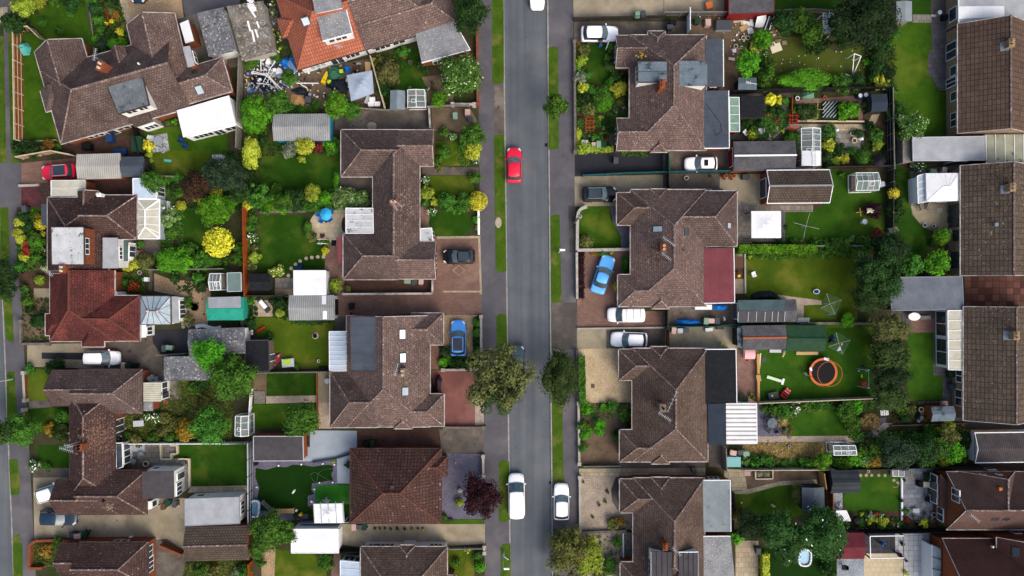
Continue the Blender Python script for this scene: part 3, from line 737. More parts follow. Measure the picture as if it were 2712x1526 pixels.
def patch(name,m,pts,z):
 """a sheet of ground; z counts 4 mm layers, later sheets of one layer lie a hair higher"""
 LZ[z]=LZ.get(z,0)+1
 zz=.004*z+.00006*LZ[z];q=[P(x,y,0)for x,y in pts]
 return struct(name,MB().poly([(v.x,v.y,zz)for v in(q if sum(q[i-1].x*q[i].y-q[i].x*q[i-1].y for i in range(len(q)))>0 else q[::-1])]),G[m])
def r4(x0,y0,x1,y1):return[(x0,y0),(x1,y0),(x1,y1),(x0,y1)]
def ell(cx,cy,rx,ry=None,n=28,a0=0,a1=360):return[(cx+rx*math.cos(R(a0+(a1-a0)*i/n)),cy+(ry or rx)*math.sin(R(a0+(a1-a0)*i/n)))for i in range(n+(a1-a0<360))]
OX=OY=0
def nat(x,y):return(x*TS,y*TS)
def lin(y0,x0,y1,x1,y):return x0+(x1-x0)*(y-y0)/(y1-y0)
KL=lambda y:lin(0,1334.5,1526,1353,y);KR=lambda y:lin(0,1449,1526,1462,y);KW=lambda y:lin(760,4,1526,35,y)
T('a0');Y0,Y1=-2500,4000
def strip(name,m,f0,f1,z0,z1=None,y0=Y0,y1=Y1):
 a,b,c_,d=[P(*nat(*t))for t in((f0(y0),y0),(f0(y1),y1),(f1(y1),y1),(f1(y0),y0))]
 mb=MB()
 if z1 is None:mb.poly([(v.x,v.y,z0)for v in(a,b,c_,d)])
 else:mb.prism([a,b,c_,d],z0,z1)
 return struct(name,mb,G[m]if m in G else m)
E_=14000
gm=MB()
for f0,f1 in((lambda y:-E_,lambda y:KW(y)-170),(lambda y:KW(y),lambda y:KL(y)),(lambda y:KR(y),lambda y:E_)):
 for y0,y1 in((-9000,Y0),(Y0,Y1),(Y1,10000)):
  gm.poly([(lambda v:(v.x,v.y,0))(P(*nat(f(min(max(y,Y0),Y1)),y)))for f,y in((f0,y0),(f0,y1),(f1,y1),(f1,y0))])
struct("ground",gm,G['ground'])
strip("road",'asph',KL,KR,-.11);strip("road",'asph',lambda y:KW(y)-170,KW,-.11)
for f,d in((KL,0),(KR,1),(KW,1)):strip("kerb",'kerb',(lambda y,f=f:f(y)-3.2)if not d else(lambda y,f=f:f(y)-.3),(lambda y,f=f:f(y)+.3)if not d else(lambda y,f=f:f(y)+3.2),-.11,.012)
strip("pavement",'pav',lambda y:lin(0,1264,1526,1284,y),lambda y:KL(y)-3.2,.003)
strip("pavement",'pav',lambda y:KR(y)+3.2,lambda y:lin(0,1517,1526,1535,y),.003)
strip("pavement",'pav',lambda y:KW(y)+3.2,lambda y:lin(760,55,1526,95,y),.003,y0=500)
strip("pavement",'pav',lambda y:lin(0,8,500,18,y),lambda y:lin(0,26,500,32,y),.003,y1=500)
dm=MB();T('a2')
for x,y in((893,1390),):p=P(x,y);dm.box(p.x,p.y,-.109,.34,.4,.006)
T('d2');p=P(935,553);dm.box(p.x,p.y,-.109,.34,.4,.006);struct("drain_grate",dm,PAL['black'])
V,L_,Dr='verge','lawn',3
VG={'a0':[[(0,350),(35,350),(62,1500),(0,1500)],[(75,330),(120,300),(130,1500),(105,1500)]],'b0':[[(0,615),(80,612),(92,1000),(95,1500),(0,1500)],[(0,0),(60,0),(70,185),(0,185)],[(105,0),(140,0),(140,140),(200,185),(110,185)]],
'c0':[[(20,60),(110,60),(135,520),(110,538),(60,500)],[(62,840),(95,810),(140,820),(165,1200),(180,1449),(70,1449)]],'d0':[[(85,330),(170,330),(195,560),(185,665),(105,672)],[(120,1080),(185,1040),(195,1130),(215,1140),(220,1500),(130,1500)]],
'a2':[[(372,-400),(484,-400),(488,770),(470,800),(390,810),(375,770)],[(392,1300),(470,1290),(492,1300),(512,2600),(495,2610),(430,2615),(408,2570)],[(915,462),(960,448),(1008,455),(1014,1428),(915,1436)]],
'b2':[[(932,700),(990,682),(1022,690),(1042,1510),(1030,1528),(940,1524)]],'c2':[[(415,285),(440,262),(512,268),(530,1000),(420,1000)],[(948,1000),(1050,1050),(1052,1449),(1062,1880),(1040,1890),(962,1885),(950,1449)]],
'd2':[[(438,360),(480,335),(538,350),(545,905),(470,940),(440,920)],[(455,1175),(480,1140),(550,1135),(556,1600),(455,1600)]]}
for k,ls in VG.items():
 T(k)
 for pl in ls:patch("grass_verge",'verge',pl,3)
T('a2');patch("pavement_patch",'concd',[(395,815),(488,812),(492,1285),(395,1290)],2)
T('c2');patch("pavement_patch",'drv',r4(950,150,1180,600),2)
T('b2');patch("pavement_patch",'drv',[(1105,600),(1165,600),(1170,1045),(1118,1045)],2);patch("worn_earth",'grave',ell(435,760,30,52),4)
GP={
'a0':[('lawn',L_,[(215,325),(330,320),(480,380),(600,1385),(235,1362)],2),('lawn',L_,[(240,150),(330,60),(820,-60),(918,475),(830,560),(480,430),(330,260)],2),('pavement_patch','pav',[(0,0),(140,0),(70,250),(0,230)],1),('paving_slab','tan',[(0,75),(70,65),(85,215),(0,222)],2),
('path','drv',[(815,0),(862,0),(925,420),(905,440)],3),('flower_bed','soil',[(862,0),(1150,0),(1270,430),(930,490)],2),('path','tan',[(1138,-30),(1212,-30),(1268,190),(1215,235),(1262,410),(1250,412)],3),('gravel_drive','grav',[(1210,-40),(1740,-40),(1765,175),(1690,200),(1660,120),(1345,135),(1265,190)],2),
('driveway','pav',[(1742,-40),(2300,-40),(2300,60),(1890,130),(1780,165)],3),('yard','concd',[(1680,190),(1900,125),(2020,560),(2300,500),(2300,640),(1800,700)],2),
('patio','brkd',[(590,1390),(1330,1290),(1390,1500),(620,1560)],2),('lawn',L_,[(1380,1250),(2174,1150),(2195,1700),(2050,1700),(1500,1720),(1380,1500)],2),('gravel_bed','grav',[(2110,540),(2180,560),(2175,900),(2130,880)],2)],
'b0':[('driveway','brk',[(205,188),(720,140),(745,360),(392,405),(208,412)],2),('paving','mar',[(205,418),(392,412),(395,605),(205,612)],2),('pavement','pav',[(0,185),(205,185),(208,612),(0,614)],1),('flower_bed','soil',[(165,615),(455,610),(470,1230),(170,1215)],2),('lawn','lawnb',[(295,622),(390,615),(400,800),(300,900)],3),
('yard','brkd',[(745,350),(1275,340),(1275,520),(750,520)],2),('flower_bed','soil',[(1480,480),(1760,430),(1760,1100),(1560,1110)],2),('lawn','lawnd',[(1720,640),(1980,560),(2010,1080),(1740,1090)],3),('lawn','lawny',[(1440,60),(2020,80),(2022,320),(1520,318)],3),('path','concd',r4(1550,440,1670,640),3),('patio','wslab',[(2035,110),(2174,105),(2174,260),(2040,270)],4),
('patio','concd',[(1195,920),(1540,920),(1540,1090),(1160,1140)],2),('flower_bed','soil',[(1100,1200),(1470,1200),(1470,1500),(1100,1500)],2),('path','concd',r4(1425,1210,1462,1410),3),('front_bed','soil',[(180,1230),(475,1230),(475,1390),(185,1400)],2)],
'c0':[('front_bed','dirt',[(215,60),(480,60),(480,540),(235,545)],2),('path','conc',r4(325,15,475,102),3),('driveway','conc',[(262,548),(1000,540),(1560,560),(1560,800),(260,765)],2),('driveway_strip','blk',[(400,630),(830,632),(830,700),(400,690)],3),('driveway','concd',[(1000,520),(1480,470),(1560,560),(1560,800),(1000,800)],3),('patio','blk',[(1450,405),(1815,405),(1818,640),(1540,640),(1470,540)],4),
('pebble_garden','grav',[(1480,-130),(1640,-70),(2020,-40),(2020,90),(1990,380),(1740,370),(1720,90),(1480,40)],2),('lawn',L_,[(262,775),(490,800),(480,1092),(265,1085)],2),('path','concd',[(275,1090),(520,1088),(520,1150),(280,1170)],3),('lawn','lawnd',[(265,1172),(655,1150),(660,1400),(275,1400)],2),
('rough_grass','rough',[(1100,1220),(1560,1120),(1700,900),(2230,900),(2230,1480),(1100,1480)],2),('patio','slabs',[(1560,900),(1720,900),(1750,1080),(1560,1100)],3),('yard','concd',r4(1365,790,1570,920),2)],
'd0':[('lawn','lawnd',[(360,190),(690,190),(690,412),(370,410)],2),('path','concd',[(310,412),(690,412),(690,500),(320,505)],3),('driveway','conc',[(318,500),(690,500),(1380,700),(1780,700),(1780,1230),(1480,1100),(330,1095)],2),('patio','slabs',[(1200,165),(1720,165),(1720,260),(1640,320),(1830,320),(1835,590),(1770,640),(1200,420)],3),
('lawn','lawnd',[(1720,168),(2380,165),(2380,580),(1830,585),(1828,322),(1650,322),(1720,270)],2),('path','tan',[(1835,590),(2380,580),(2380,640),(1800,650)],3),('front_garden','rough',[(318,1095),(560,1090),(540,1360),(318,1352)],2),('yard','concd',[(1420,1110),(1600,1090),(1790,1220),(1790,1500),(1420,1500)],2),('rough_grass','rough',[(1790,1300),(2380,1290),(2380,1500),(1740,1500)],2)],
'a1':[('yard','dirt',[(165,590),(400,500),(700,690),(1390,560),(1520,1050),(620,1040),(165,1000)],2),('lawn','lawnd',[(1390,560),(1840,470),(1930,850),(1720,870),(1500,1040),(1400,700)],2),('path','dirt',[(1870,740),(2110,715),(2174,900),(2174,1025),(1930,1025),(1925,850)],2),('driveway','concd',[(1040,1075),(1960,1045),(1968,1245),(1095,1250),(1040,1240)],2),('front_garden','dirt',[(1968,1045),(2330,1030),(2400,1150),(2400,1260),(1980,1260)],2),('lawn','lawnd',[(230,1360),(1090,1360),(1095,1880),(330,1880)],2),('concrete_patch','grave',ell(1395,1210,45,38),4)],
'b1':[('lawn','lawnd',[(300,685),(740,690),(800,840),(935,960),(940,1200),(620,1240),(290,1240)],2),('patio','cream',ell(968,790,172,160),4),('patio','cream',[(960,640),(1150,630),(1150,930),(960,930)],5),('patio','drv',r4(1085,300,1410,625),2),('path','brk',[(955,940),(1130,930),(1135,1440),(930,1460)],3),('slab_patio','slabs',r4(468,1290,642,1400),3),('gravel_bed','grav',r4(465,1400,642,1470),2),('paved_circle','brkd',ell(1160,780,58,90),6),
('lawn','lawny',[(1990,-20),(2330,-20),(2330,215),(1990,215)],2),('path','concd',[(1880,225),(2420,230),(2420,300),(1880,305)],2),('lawn','lawny',[(1945,310),(2330,305),(2390,470),(1990,520)],2),('path','brk',[(1860,610),(1950,610),(1945,760),(2010,900),(1860,900)],2),('lawn','lawnd',ell(2150,765,210,140),3),('driveway','brk',[(1990,890),(2430,890),(2445,1460),(1980,1460),(1985,1310)],2),('yard','brkd',r4(1130,1308,1985,1445),3),('flower_bed','soil',[(200,650),(300,650),(300,1240),(215,1240)],2),('flower_bed','soil',[(330,480),(1090,460),(1100,640),(330,690)],1)],
'c1':[('driveway','brk',[(1045,68),(2444,64),(2446,262),(2130,275),(2080,245),(1180,285),(1050,285)],2),('gravel_drive','grav',[(2080,270),(2415,272),(2365,300),(2365,675),(2085,675)],2),('lawn','lawny',[(230,290),(620,300),(830,365),(1030,330),(1000,780),(700,790),(430,690),(420,500),(290,460)],2),('patio','tan',r4(255,130,442,285),3),('yard','drv',r4(1040,285,1190,430),2),('lawn','lawnd',[(385,830),(740,830),(870,850),(868,1045),(380,1045)],2),('path','grave',[(375,1048),(868,1042),(872,1108),(380,1120)],3),('lawn','lawn',[(240,1130),(870,1115),(872,1350),(240,1360)],2),('garden_bed','dirt',r4(240,825,385,1048),2),('yard','conc',r4(875,812,1002,1110),2),('yard','grave',r4(882,1110,1005,1360),2),('path','brk',r4(1950,560,2035,790),2),('front_bed','soil',r4(2030,570,2440,790),1),('driveway','redd',[(1958,800),(2380,805),(2385,1345),(2085,1345)],2),('gravel_strip','grave',[(2385,1010),(2465,1010),(2470,1330),(2385,1330)],2)],
'd1':[('patio','lgp',[(785,50),(1250,55),(1252,215),(1185,260),(1050,310),(940,335),(735,350),(735,250),(790,200)],4),('patio','lgp',[(1060,325),(1190,285),(1190,562),(1062,560)],4),('gravel_border','purp',[(245,340),(1060,320),(1062,570),(860,580),(845,760),(780,780),(780,900),(245,940)],2),
('artificial_lawn','art',[(280,410),(380,430),(480,400),(570,405),(640,380),(740,385),(830,400),(910,385),(985,380),(1025,395),(1020,440),(1005,470),(1022,530),(940,540),(820,560),(815,620),(840,660),(780,680),(782,780),(840,830),(820,860),(600,840),(320,820),(295,700),(315,600),(275,500)],3),('artificial_lawn','artb',[(855,580),(1190,572),(1190,760),(845,760)],4),('artificial_lawn','art',r4(1120,740,1190,900),3),
('driveway','brkd',[(1252,45),(2040,40),(2040,225),(1255,225)],3),('driveway','concd',[(2040,40),(2470,40),(2468,262),(2065,270)],3),('slate_garden','purp',[(2062,270),(2465,275),(2465,900),(2120,902),(2062,800)],2),('grass_strip',L_,[(2070,905),(2465,905),(2465,950),(2070,945)],2),('driveway','conc',[(1110,950),(2480,950),(2480,1140),(2110,1160),(1280,1170),(1110,1150)],2),('lawn','lawny',[(470,1190),(870,1240),(960,1400),(950,1600),(455,1600)],2),('gravel_bed','grav',[(330,1200),(470,1190),(455,1600),(340,1600)],2),('path','brk',[(1030,1235),(1095,1235),(1092,1600),(980,1600)],3)],
'd2':[('lawn','lawny',r4(-80,1180,205,1600),2),('path','concd',[(1205,268),(1592,255),(1592,362),(1205,372)],2),('path','tan',[(1208,418),(2420,410),(2420,490),(1208,488)],3),('gravel_garden','grave',[(1215,490),(1600,490),(1725,840),(1725,1000),(1215,1005)],2),('paving','drv',[(1560,500),(1600,500),(1600,850),(1530,740),(1515,620)],4),('gravel_garden','grave',[(1230,1030),(1630,1030),(1625,1250),(1590,1600),(1230,1600)],2),('path','slabs',r4(1632,1030,1728,1310),3),('yard','concd',[(1590,345),(2420,345),(2420,420),(1590,410)],2)],
'a2':[('driveway','conc',[(1152,-60),(2020,-60),(2020,185),(1155,195)],2),('driveway','concd',[(1158,212),(2300,205),(2300,345),(1560,345),(1380,405),(1160,412)],2),('lawn','lawnd',[(1290,430),(1470,430),(1500,640),(1510,800),(1310,810),(1280,600)],2),('flower_bed','soil',[(1165,420),(1690,420),(1690,1460),(1165,1480)],1),('path','drv',[(1520,1000),(1690,900),(1690,1130),(1560,1140)],2),('path','concd',r4(1500,1150,1570,1449),2)],
'b2':[('driveway','blk',[(1170,85),(2030,90),(2010,295),(1650,285),(1240,305),(1170,300)],2),('driveway','conc',[(1165,318),(2050,300),(2050,470),(1570,600),(1168,605)],2),('lawn',L_,[(1200,1010),(1195,680),(1225,630),(1280,608),(1502,605),(1508,720),(1560,800),(1612,890),(1610,1008)],3),('slate_border','purp',[(1500,602),(1600,602),(1700,780),(1700,1010),(1600,1010)],2),('driveway','brk',[(1190,1040),(1700,1030),(1700,1260),(1580,1260),(1580,1610),(2035,1610),(2030,1780),(1190,1780)],2),('flower_bed','soil',r4(1195,1040,1255,1480),3)],
'c2':[('driveway','conc',[(1190,395),(2035,390),(2035,590),(1190,595)],3),('driveway','concd',[(1470,410),(2035,400),(2035,590),(1470,590)],4),('gravel_garden','gravl',[(1195,592),(1590,590),(1590,900),(1720,905),(1715,1110),(1200,1112)],2),('garden_bed','dirt',[(1205,1112),(1720,1110),(1725,1360),(1600,1400),(1600,1700),(1210,1700)],2),('front_yard','brk',r4(1195,0,1580,395),1)],
'a3':[('yard','conc',r4(-150,-60,430,145),2),('yard','dirt',[(80,150),(880,160),(1000,380),(900,520),(560,560),(560,880),(410,880),(420,330),(80,330)],2),('yard','concd',r4(240,150,560,890),1),('rough_lawn','lawns',[(900,360),(1200,350),(1500,500),(1880,400),(1880,860),(880,860)],3),('lawn','lawnd',[(910,-60),(1750,-60),(1600,125),(910,130)],2),('yard','drv',r4(475,900,1060,1340),2),('path','brk',[(1115,960),(1690,920),(1755,935),(1755,1170),(1715,1170),(1715,970),(1120,1000)],3),('vegetable_bed','crop',[(1050,990),(1715,965),(1715,1165),(1060,1165)],2),('path','tan',[(800,1330),(980,1190),(1800,1195),(1850,1090),(1920,1090),(1850,1260),(1000,1240),(880,1350)],3),('patio','slabs',[(1490,1200),(1770,1200),(1770,1470),(1500,1500)],2),('garden_bed','soil',[(1000,1240),(1990,1090),(1990,1640),(1000,1640)],1)],
'b3':[('yard','concd',[(-160,40),(520,55),(520,262),(-160,285)],2),('yard','concd',[(-160,290),(385,290),(385,460),(-160,470)],3),('patio','conc',[(385,300),(835,290),(780,590),(690,700),(690,960),(550,960),(550,470),(385,470)],2),('path','slabs',[(690,570),(1280,575),(1280,658),(690,660)],3),('slab_patio','slabs',[(552,545),(1000,660),(1005,945),(552,945)],4),('lawn','lawnb',[(1010,640),(1290,640),(1450,560),(1450,260),(1925,270),(1985,960),(1010,975)],1),('lawn','lawny',[(620,1070),(1700,1045),(1690,1400),(1720,1900),(1150,1860),(620,1440)],2),('patio','conc',r4(525,1060,628,1440),3),('path','brkd',r4(525,1100,620,1300),4)],
'a4':[('lawn',L_,[(850,210),(1280,200),(1290,500),(1250,690),(1350,880),(1480,900),(1480,1310),(860,1320)],2),('patio','dslab',[(1280,130),(1480,130),(1480,880),(1360,870),(1250,690),(1255,500),(1290,480)],3),('path','slabs',r4(1105,140,1285,218),4),('lawn','lawnd',r4(1105,-40,1290,140),2),('yard','drv',r4(1280,-60,1480,140),2)],
'b4':[('lawn','lawnd',[(870,-60),(960,-60),(960,200),(1080,290),(1090,640),(1250,820),(1290,1000),(1050,1250),(870,1250)],2),('patio','slabs',[(1080,270),(1570,200),(1570,1260),(1470,1260),(1440,900),(1200,800),(1100,680),(1085,560)],3),('patio','conc',[(1085,600),(1480,580),(1480,800),(1210,805),(1120,700)],4),('path','slabs',r4(955,-60,1010,200),3)],
'c4':[('lawn','lawnb',[(1040,440),(1305,440),(1305,850),(1392,850),(1395,1075),(1060,1100)],3),('patio','dslab',[(900,226),(1590,226),(1590,1290),(1300,1290),(1390,1070),(1390,850),(1300,850),(1300,440),(900,440)],2),('patio','brk',r4(1085,300,1350,438),3),('patchwork_terrace','patch',[(1605,-160),(2500,-160),(2500,182),(1605,185)],3),('garden_bed','soil',r4(890,1100,1400,1320),2),('strip','drv',[(1500,1290),(2400,1270),(2400,1400),(900,1330)],2)],
'c3':[('yard','concd',[(-160,160),(540,150),(540,378),(-160,385)],2),('yard','conc',[(-160,390),(555,380),(555,600),(-160,600)],2),('patio','brk',r4(545,600,745,1110),2),('lawn','lawnb',[(745,420),(1850,380),(1860,1075),(745,1095)],3),('gravel_path','grave',[(940,75),(1360,130),(1360,170),(1190,175),(1190,310),(1120,310)],4),('gravel_garden','purp',[(740,1120),(930,1200),(1080,1449),(740,1560)],2),('lawn','lawnb',[(940,1180),(1180,1150),(1700,1150),(1740,1430),(1080,1440)],2),('dry_bed','dry',ell(1820,1300,110,90),2),('lawn','lawnd',[(1690,380),(2000,300),(2000,700),(1720,700)],1),('path','purp',[(1740,1300),(1980,1250),(1980,1449),(1740,1449)],2)],
'd3':[('path','grave',[(740,110),(1800,100),(1960,-20),(2050,-20),(1800,165),(740,165)],3),('dry_grass','dry',[(600,170),(1440,165),(1420,350),(600,340)],2),('yard','concd',[(280,190),(470,190),(470,410),(280,400)],2),('patio','tan',[(430,420),(620,430),(650,620),(500,630),(490,520),(430,500)],3),('vegetable_bed','dirt',[(620,420),(1330,410),(1330,560),(960,560),(650,620)],2),('path','tan',[(510,640),(640,620),(960,540),(1320,520),(1320,560),(960,580),(660,660),(530,660)],3),('lawn',L_,[(530,660),(800,610),(960,565),(1180,560),(1180,860),(1000,900),(530,900)],2),('lawn','lawnb',[(1560,700),(1720,470),(2115,470),(2120,905),(2000,910),(1740,840),(1600,815)],2),('lawn','art',[(740,1180),(1500,1150),(1510,1600),(740,1600)],2),('patio','tan',r4(536,1110,755,1600),3),('decking','deck',r4(1778,1008,2068,1232),5),('patio','wslab',r4(2068,1008,2145,1262),4),('patio','cream',r4(1768,1225,2145,1600),3),('gravel_yard','ggrv',r4(1508,1280,1772,1600),2),('gravel_patch','ggrv',r4(1430,650,1562,800),3),('path','drv',r4(495,640,535,1000),2)],
'd4':[('patio','slate',[(988,400),(1300,400),(1300,905),(990,905)],3),('patio','wslab',r4(1020,1003,1300,1600),3),('path','drv',[(1250,380),(2400,370),(2400,470),(1300,470)],2),('flower_bed','soil',r4(590,825,1440,985),2),('shrubbery_floor','crop',[(600,60),(1680,30),(1700,370),(850,400),(600,300)],1)]}
for k,ls in GP.items():
 T(k)
 for nme,m,pl,z in ls:patch(nme,m,pl,z)
T('b1');mb=MB()
for x,y in((876,1090),(819,1096),(764,1104),(706,1130),(663,1160),(620,1200),(595,1268),(930,1090)):p=P(x,y);mb.lathe([(.22,0),(.22,.03),(.18,.035)],p.x,p.y,12)
struct("stepping_stones",mb,G['cream'])
T('d3');mb=MB()
for x,y in((1735,482),(1790,482),(1842,482),(1910,482),(1970,482),(2055,530),(2092,552)):p=P(x,y);mb.lathe([(.19,0),(.19,.03),(.15,.035)],p.x,p.y,12)
struct("stepping_stones",mb,G['grave'])
T('b2');mb=MB()
for d in(42,52):
 q=[P(55+d*1.25*a,1218+d*b_,.02)for a,b_ in((-1,0),(0,1),(1,0),(0,-1),(-1,0))];mb.path(q,.025,4)
struct("drive_pattern",mb,G['tan'])
mb=MB();mb.bar(P(-155,905),P(262,900),.3,.001,.02);mb.bar(P(250,905),P(268,1449),.25,.001,.021);mb.bar(P(-90,1422),P(268,1422),.2,.001,.022);struct("drive_edging",mb,G['tan'])
T('c0');mb=MB()
for i in range(26):
 a=rnd.random()*6.28;x=1700+260*rnd.random();y=-90+430*rnd.random();p=P(x,y);mb.lathe([(.14,0),(.14,.04),(.1,.05)],p.x,p.y,8)
struct("pebble_rings",mb,G['drv'])
HG="bungalows"
F=FELT
T('a0');b=Bld("bungalow","angled brown-roofed bungalow pair with a grey felt dormer and big white flat extension","house",1250,850,HG)
b.wing((330,500),(455,935),(785,370),0,0,rm=RT['grey'])
b.wing((585,1385),(1830,1034),(386,678),1,0,rm=RT['grey'])
b.wing((1215,235),(1399,1013),(1670,100),0,1,rm=RT['pink'])
b.wing((1250,1163),(2232,877),(1135,839),0,1,rm=RT['pink'])
b.wing((1060,470),(1120,690),(1200,455),0,1,eave=3.5,rm=RT['grey'],walls=True,gut=False,over=.1)
b.wing((385,872),(442,1078),(640,800),0,1,eave=2.45,rm=RT['grey'],ridge=False)
b.win(1,0,.22,2.0,.9,2.1,n=3);b.win(1,0,.34,1.1,.1,2.1,n=1);b.win(1,0,.44,1.6,.9,2.1);b.win(1,0,.62,1.4,.9,2.1);b.win(0,0,.3,1.6,.9,2.1)
b.done()
b.box([(1000,752),(1135,1095),(1432,1008),(1350,668)],5.2,F['grey'],REND,2.6,"dormer",[(1,.35,1.2,4.1,5.0,2),(1,.75,1.1,4.1,5.0,2)],trim=GUTD)
b.box([(1695,1060),(1757,1318),(2262,1188),(2197,915)],2.7,F['white'],UPVC,0,"extension",[(1,.3,2.4,.8,2.1,4),(1,.6,1.2,.1,2.1,2),(1,.85,1.4,.8,2.1,2)])
b.box([(1755,450),(1805,645),(1868,625),(1820,440)],4.3,F['light'],BRICK,2.7,"dormer",[(2,.5,1.4,3.1,3.9,2)])
b.box([(1725,225),(1778,415),(1860,390),(1805,190)],2.4,F['white'],BRICK,0,"porch")
b.box([(1235,1140),(1295,1225),(1470,1165),(1420,1085)],3.0,RT['pink'],REND,0,"porch",[(1,.6,1.6,.9,2.2,3)])
b.skylight(3,1,1450,650,75,50);b.skylight(3,1,1866,700,60,55,GLASS);b.skylight(3,0,1915,862,75,90)
b.chimney(958,632,6.3,.75,1.0,2,BRICK,a=R(-15));b.aerial(905,545,6.6,80,1.3,8);b.pipe(1,1,1338,615,.12,.3,UPVC)
T('a1');b=Bld("bungalow","bungalow pair with one half in orange pantiles and a grey flat garage wing","house",1300,300,HG);b.gm=GUTD
b.wing((680,675),(1330,480),(463,-50),1,0,rm=RT['orange'],wm=REND)
b.wing((1330,480),(2100,250),(1113,-245),0,1,rm=RT['pink'],wm=REND,gable=False)
b.wing((1400,470),(2225,222),(1285,90),0,1,rm=RT['pink'],wm=REND)
b.wing((478,178),(535,372),(760,100),1,1,eave=2.45,rm=RT['orange'],wm=REND,ridge=False)
b.wing((700,-420),(760,60),(1010,-500),1,1,rm=RT['orange'],wm=REND,ridge=False)
b.win(0,0,.25,2,.8,2.1,n=3,glass=SKYG);b.win(0,0,.55,1.6,.1,2.1,n=2);b.win(0,0,.8,1.8,.8,2.1,n=3);b.win(2,0,.1,2.0,.9,2.1,n=3);b.win(2,0,.3,1.6,.9,2.1,n=2);b.win(0,3,.7,1.2,.9,2.1)
b.done()
b.box([(865,160),(922,395),(1208,318),(1150,95)],5.3,F['lichen'],REND,2.6,"dormer",[(1,.25,.8,4.2,5.1,1),(1,.6,1.4,4.2,5.1,2)],trim=[1,2])
b.box([(800,-130),(850,128),(1112,72),(1060,-190)],6.0,F['lichen'],REND,3.6,"dormer")
b.box([(1812,325),(1872,603),(2338,478),(2185,205)],2.7,F['lichen'],BRICK,0,"extension",[(1,.3,1.2,.9,2.0,2)],trim=[1,2])
b.skylight(0,0,760,205,75,80);b.aerial(1060,440,4.2,-10,.9,6)
T('b1');b=Bld("bungalow","long brown-roofed bungalow pair with white lean-to roof, left of the red car","house",1600,560,HG)
b.wx(1097,-132,1655,322,'x',1,0,rm=RT['grey']);b.wx(1650,-130,1988,220,'x',0,0,rm=RT['pink'])
b.wx(1402,-100,1855,1290,'y',1,1,rm=RT['grey']);b.wx(1118,865,1650,1308,'x',1,0,rm=RT['grey']);b.wx(1640,940,2008,1303,'x',0,0,rm=RT['pink'])
b.win(4,1,.5,1.8,.8,2.1,n=3);b.win(4,0,.6,1.2,.9,2.1);b.win(0,0,.5,2.2,.8,2.1,n=4);b.win(3,3,.5,1.6,.9,2.1)
b.done()
b.box([(1145,622),(1145,862),(1410,862),(1405,622)],2.6,F['patch'],UPVC,0,"conservatory",[(0,.5,2.4,.4,2.2,4)],trim=True);b.bars([(1145,622),(1145,862),(1410,862),(1405,622)],2.6,4,UPVC,.04,0)
b.box([(1052,902),(1070,1160),(1122,1158),(1120,900)],2.4,F['redf'],BRICK,0,"lean_to")
b.box([(1862,818),(1862,940),(1980,940),(1968,812)],2.5,F['patch'],UPVC,0,"porch",[(2,.5,1.0,.2,2.1,2),(3,.5,.8,.9,2.1,2)],trim=True)
b.chimney(1600,560,6.4,.8,.6,2,BRICK);b.aerial(1600,575,7.0,-60,1.3,8);b.aerial(1640,570,6.8,-40,1.0,6)
b.moss(2,1,1690,540,100,MOSSG,60);b.moss(2,1,1760,640,140,MOSSG,30)
T('c1');b=Bld("bungalow","brown bungalow pair with a broad slate grey flat roof and two bright rooflights","house",1550,800,HG)
b.wx(1150,275,1955,1345,'y',0,1,rm=RT['pink'])
b.wx(992,812,1445,1350,'x',1,0,rm=RT['grey'])
b.wx(1770,1025,2090,1338,'x',0,1,rm=RT['pink']);b.wx(1770,250,2083,558,'x',0,1,rm=RT['pink']);b.wx(1605,1200,1785,1362,'y',0,.9,rm=RT['pink'])
b.win(3,1,.5,1.6,.8,2.1,n=3);b.win(2,1,.5,1.6,.8,2.1,n=3);b.win(1,3,.4,1.8,.9,2.1);b.win(1,0,.6,1.2,.9,2.1);b.win(0,3,.4,1.0,.9,2.1)
b.done()
b.box([(1185,287),(1192,808),(1520,808),(1512,285)],5.25,F['slate'],BRW,2.4,"dormer",[(0,.3,2,3.3,4.6,3),(0,.7,2,3.3,4.6,3)],trim=GUTD)
b.box([(985,428),(988,800),(1192,800),(1188,428)],2.5,POLYB,UPVC,0,"lean_to",[(0,.5,3.6,.3,2.1,5)],trim=[0,1,3]);b.bars([(985,428),(988,800),(1192,800),(1188,428)],2.5,8,UPVC,.035,0)
b.skylight(0,1,1685,455,95,70,ROOM);b.skylight(0,1,1690,682,95,70,ROOM);b.skylight(0,1,1712,1003,85,75)
b.chimney(1688,825,5.6,.5,.9,2,MOSSG);b.aerial(1625,815,6.8,75,1.3,7,4.2);b.moss(0,1,1740,880,110,MOSSG,80);b.moss(0,1,1830,960,110,MOSSG,50)
T('d1');b=Bld("bungalow","square hipped bungalow in red-brown tiles with speckled slopes","house",1620,585,HG);b.gm=GUTD
b.wx(1185,225,2062,945,'x',1,1,rm=RT['rbrown']);b.wx(1850,300,2122,488,'x',0,1,rm=RT['rbrown'])
b.win(0,1,.7,2,.8,2.1,n=3);b.win(0,3,.5,2,.2,2.1,n=2);b.done();b.chimney(1590,600,5.55,.3,.3,0,GUTD)
b=Bld("bungalow","brown hipped bungalow at the bottom edge with white windows along its north wall","house",1700,1400,HG)
b.wx(1285,1165,2120,1800,'x',1,1,rm=RT['brown'],wm=REND);b.wx(1655,1150,1815,1420,'y',.9,0,rm=RT['brown'],wm=REND);b.wx(1850,1440,2200,1800,'x',0,1,rm=RT['brown'])
b.win(0,2,.12,1.6,.9,2.2,n=3);b.win(0,2,.75,2.2,.9,2.2,n=4);b.win(0,2,.9,1.2,.9,2.2);b.done()
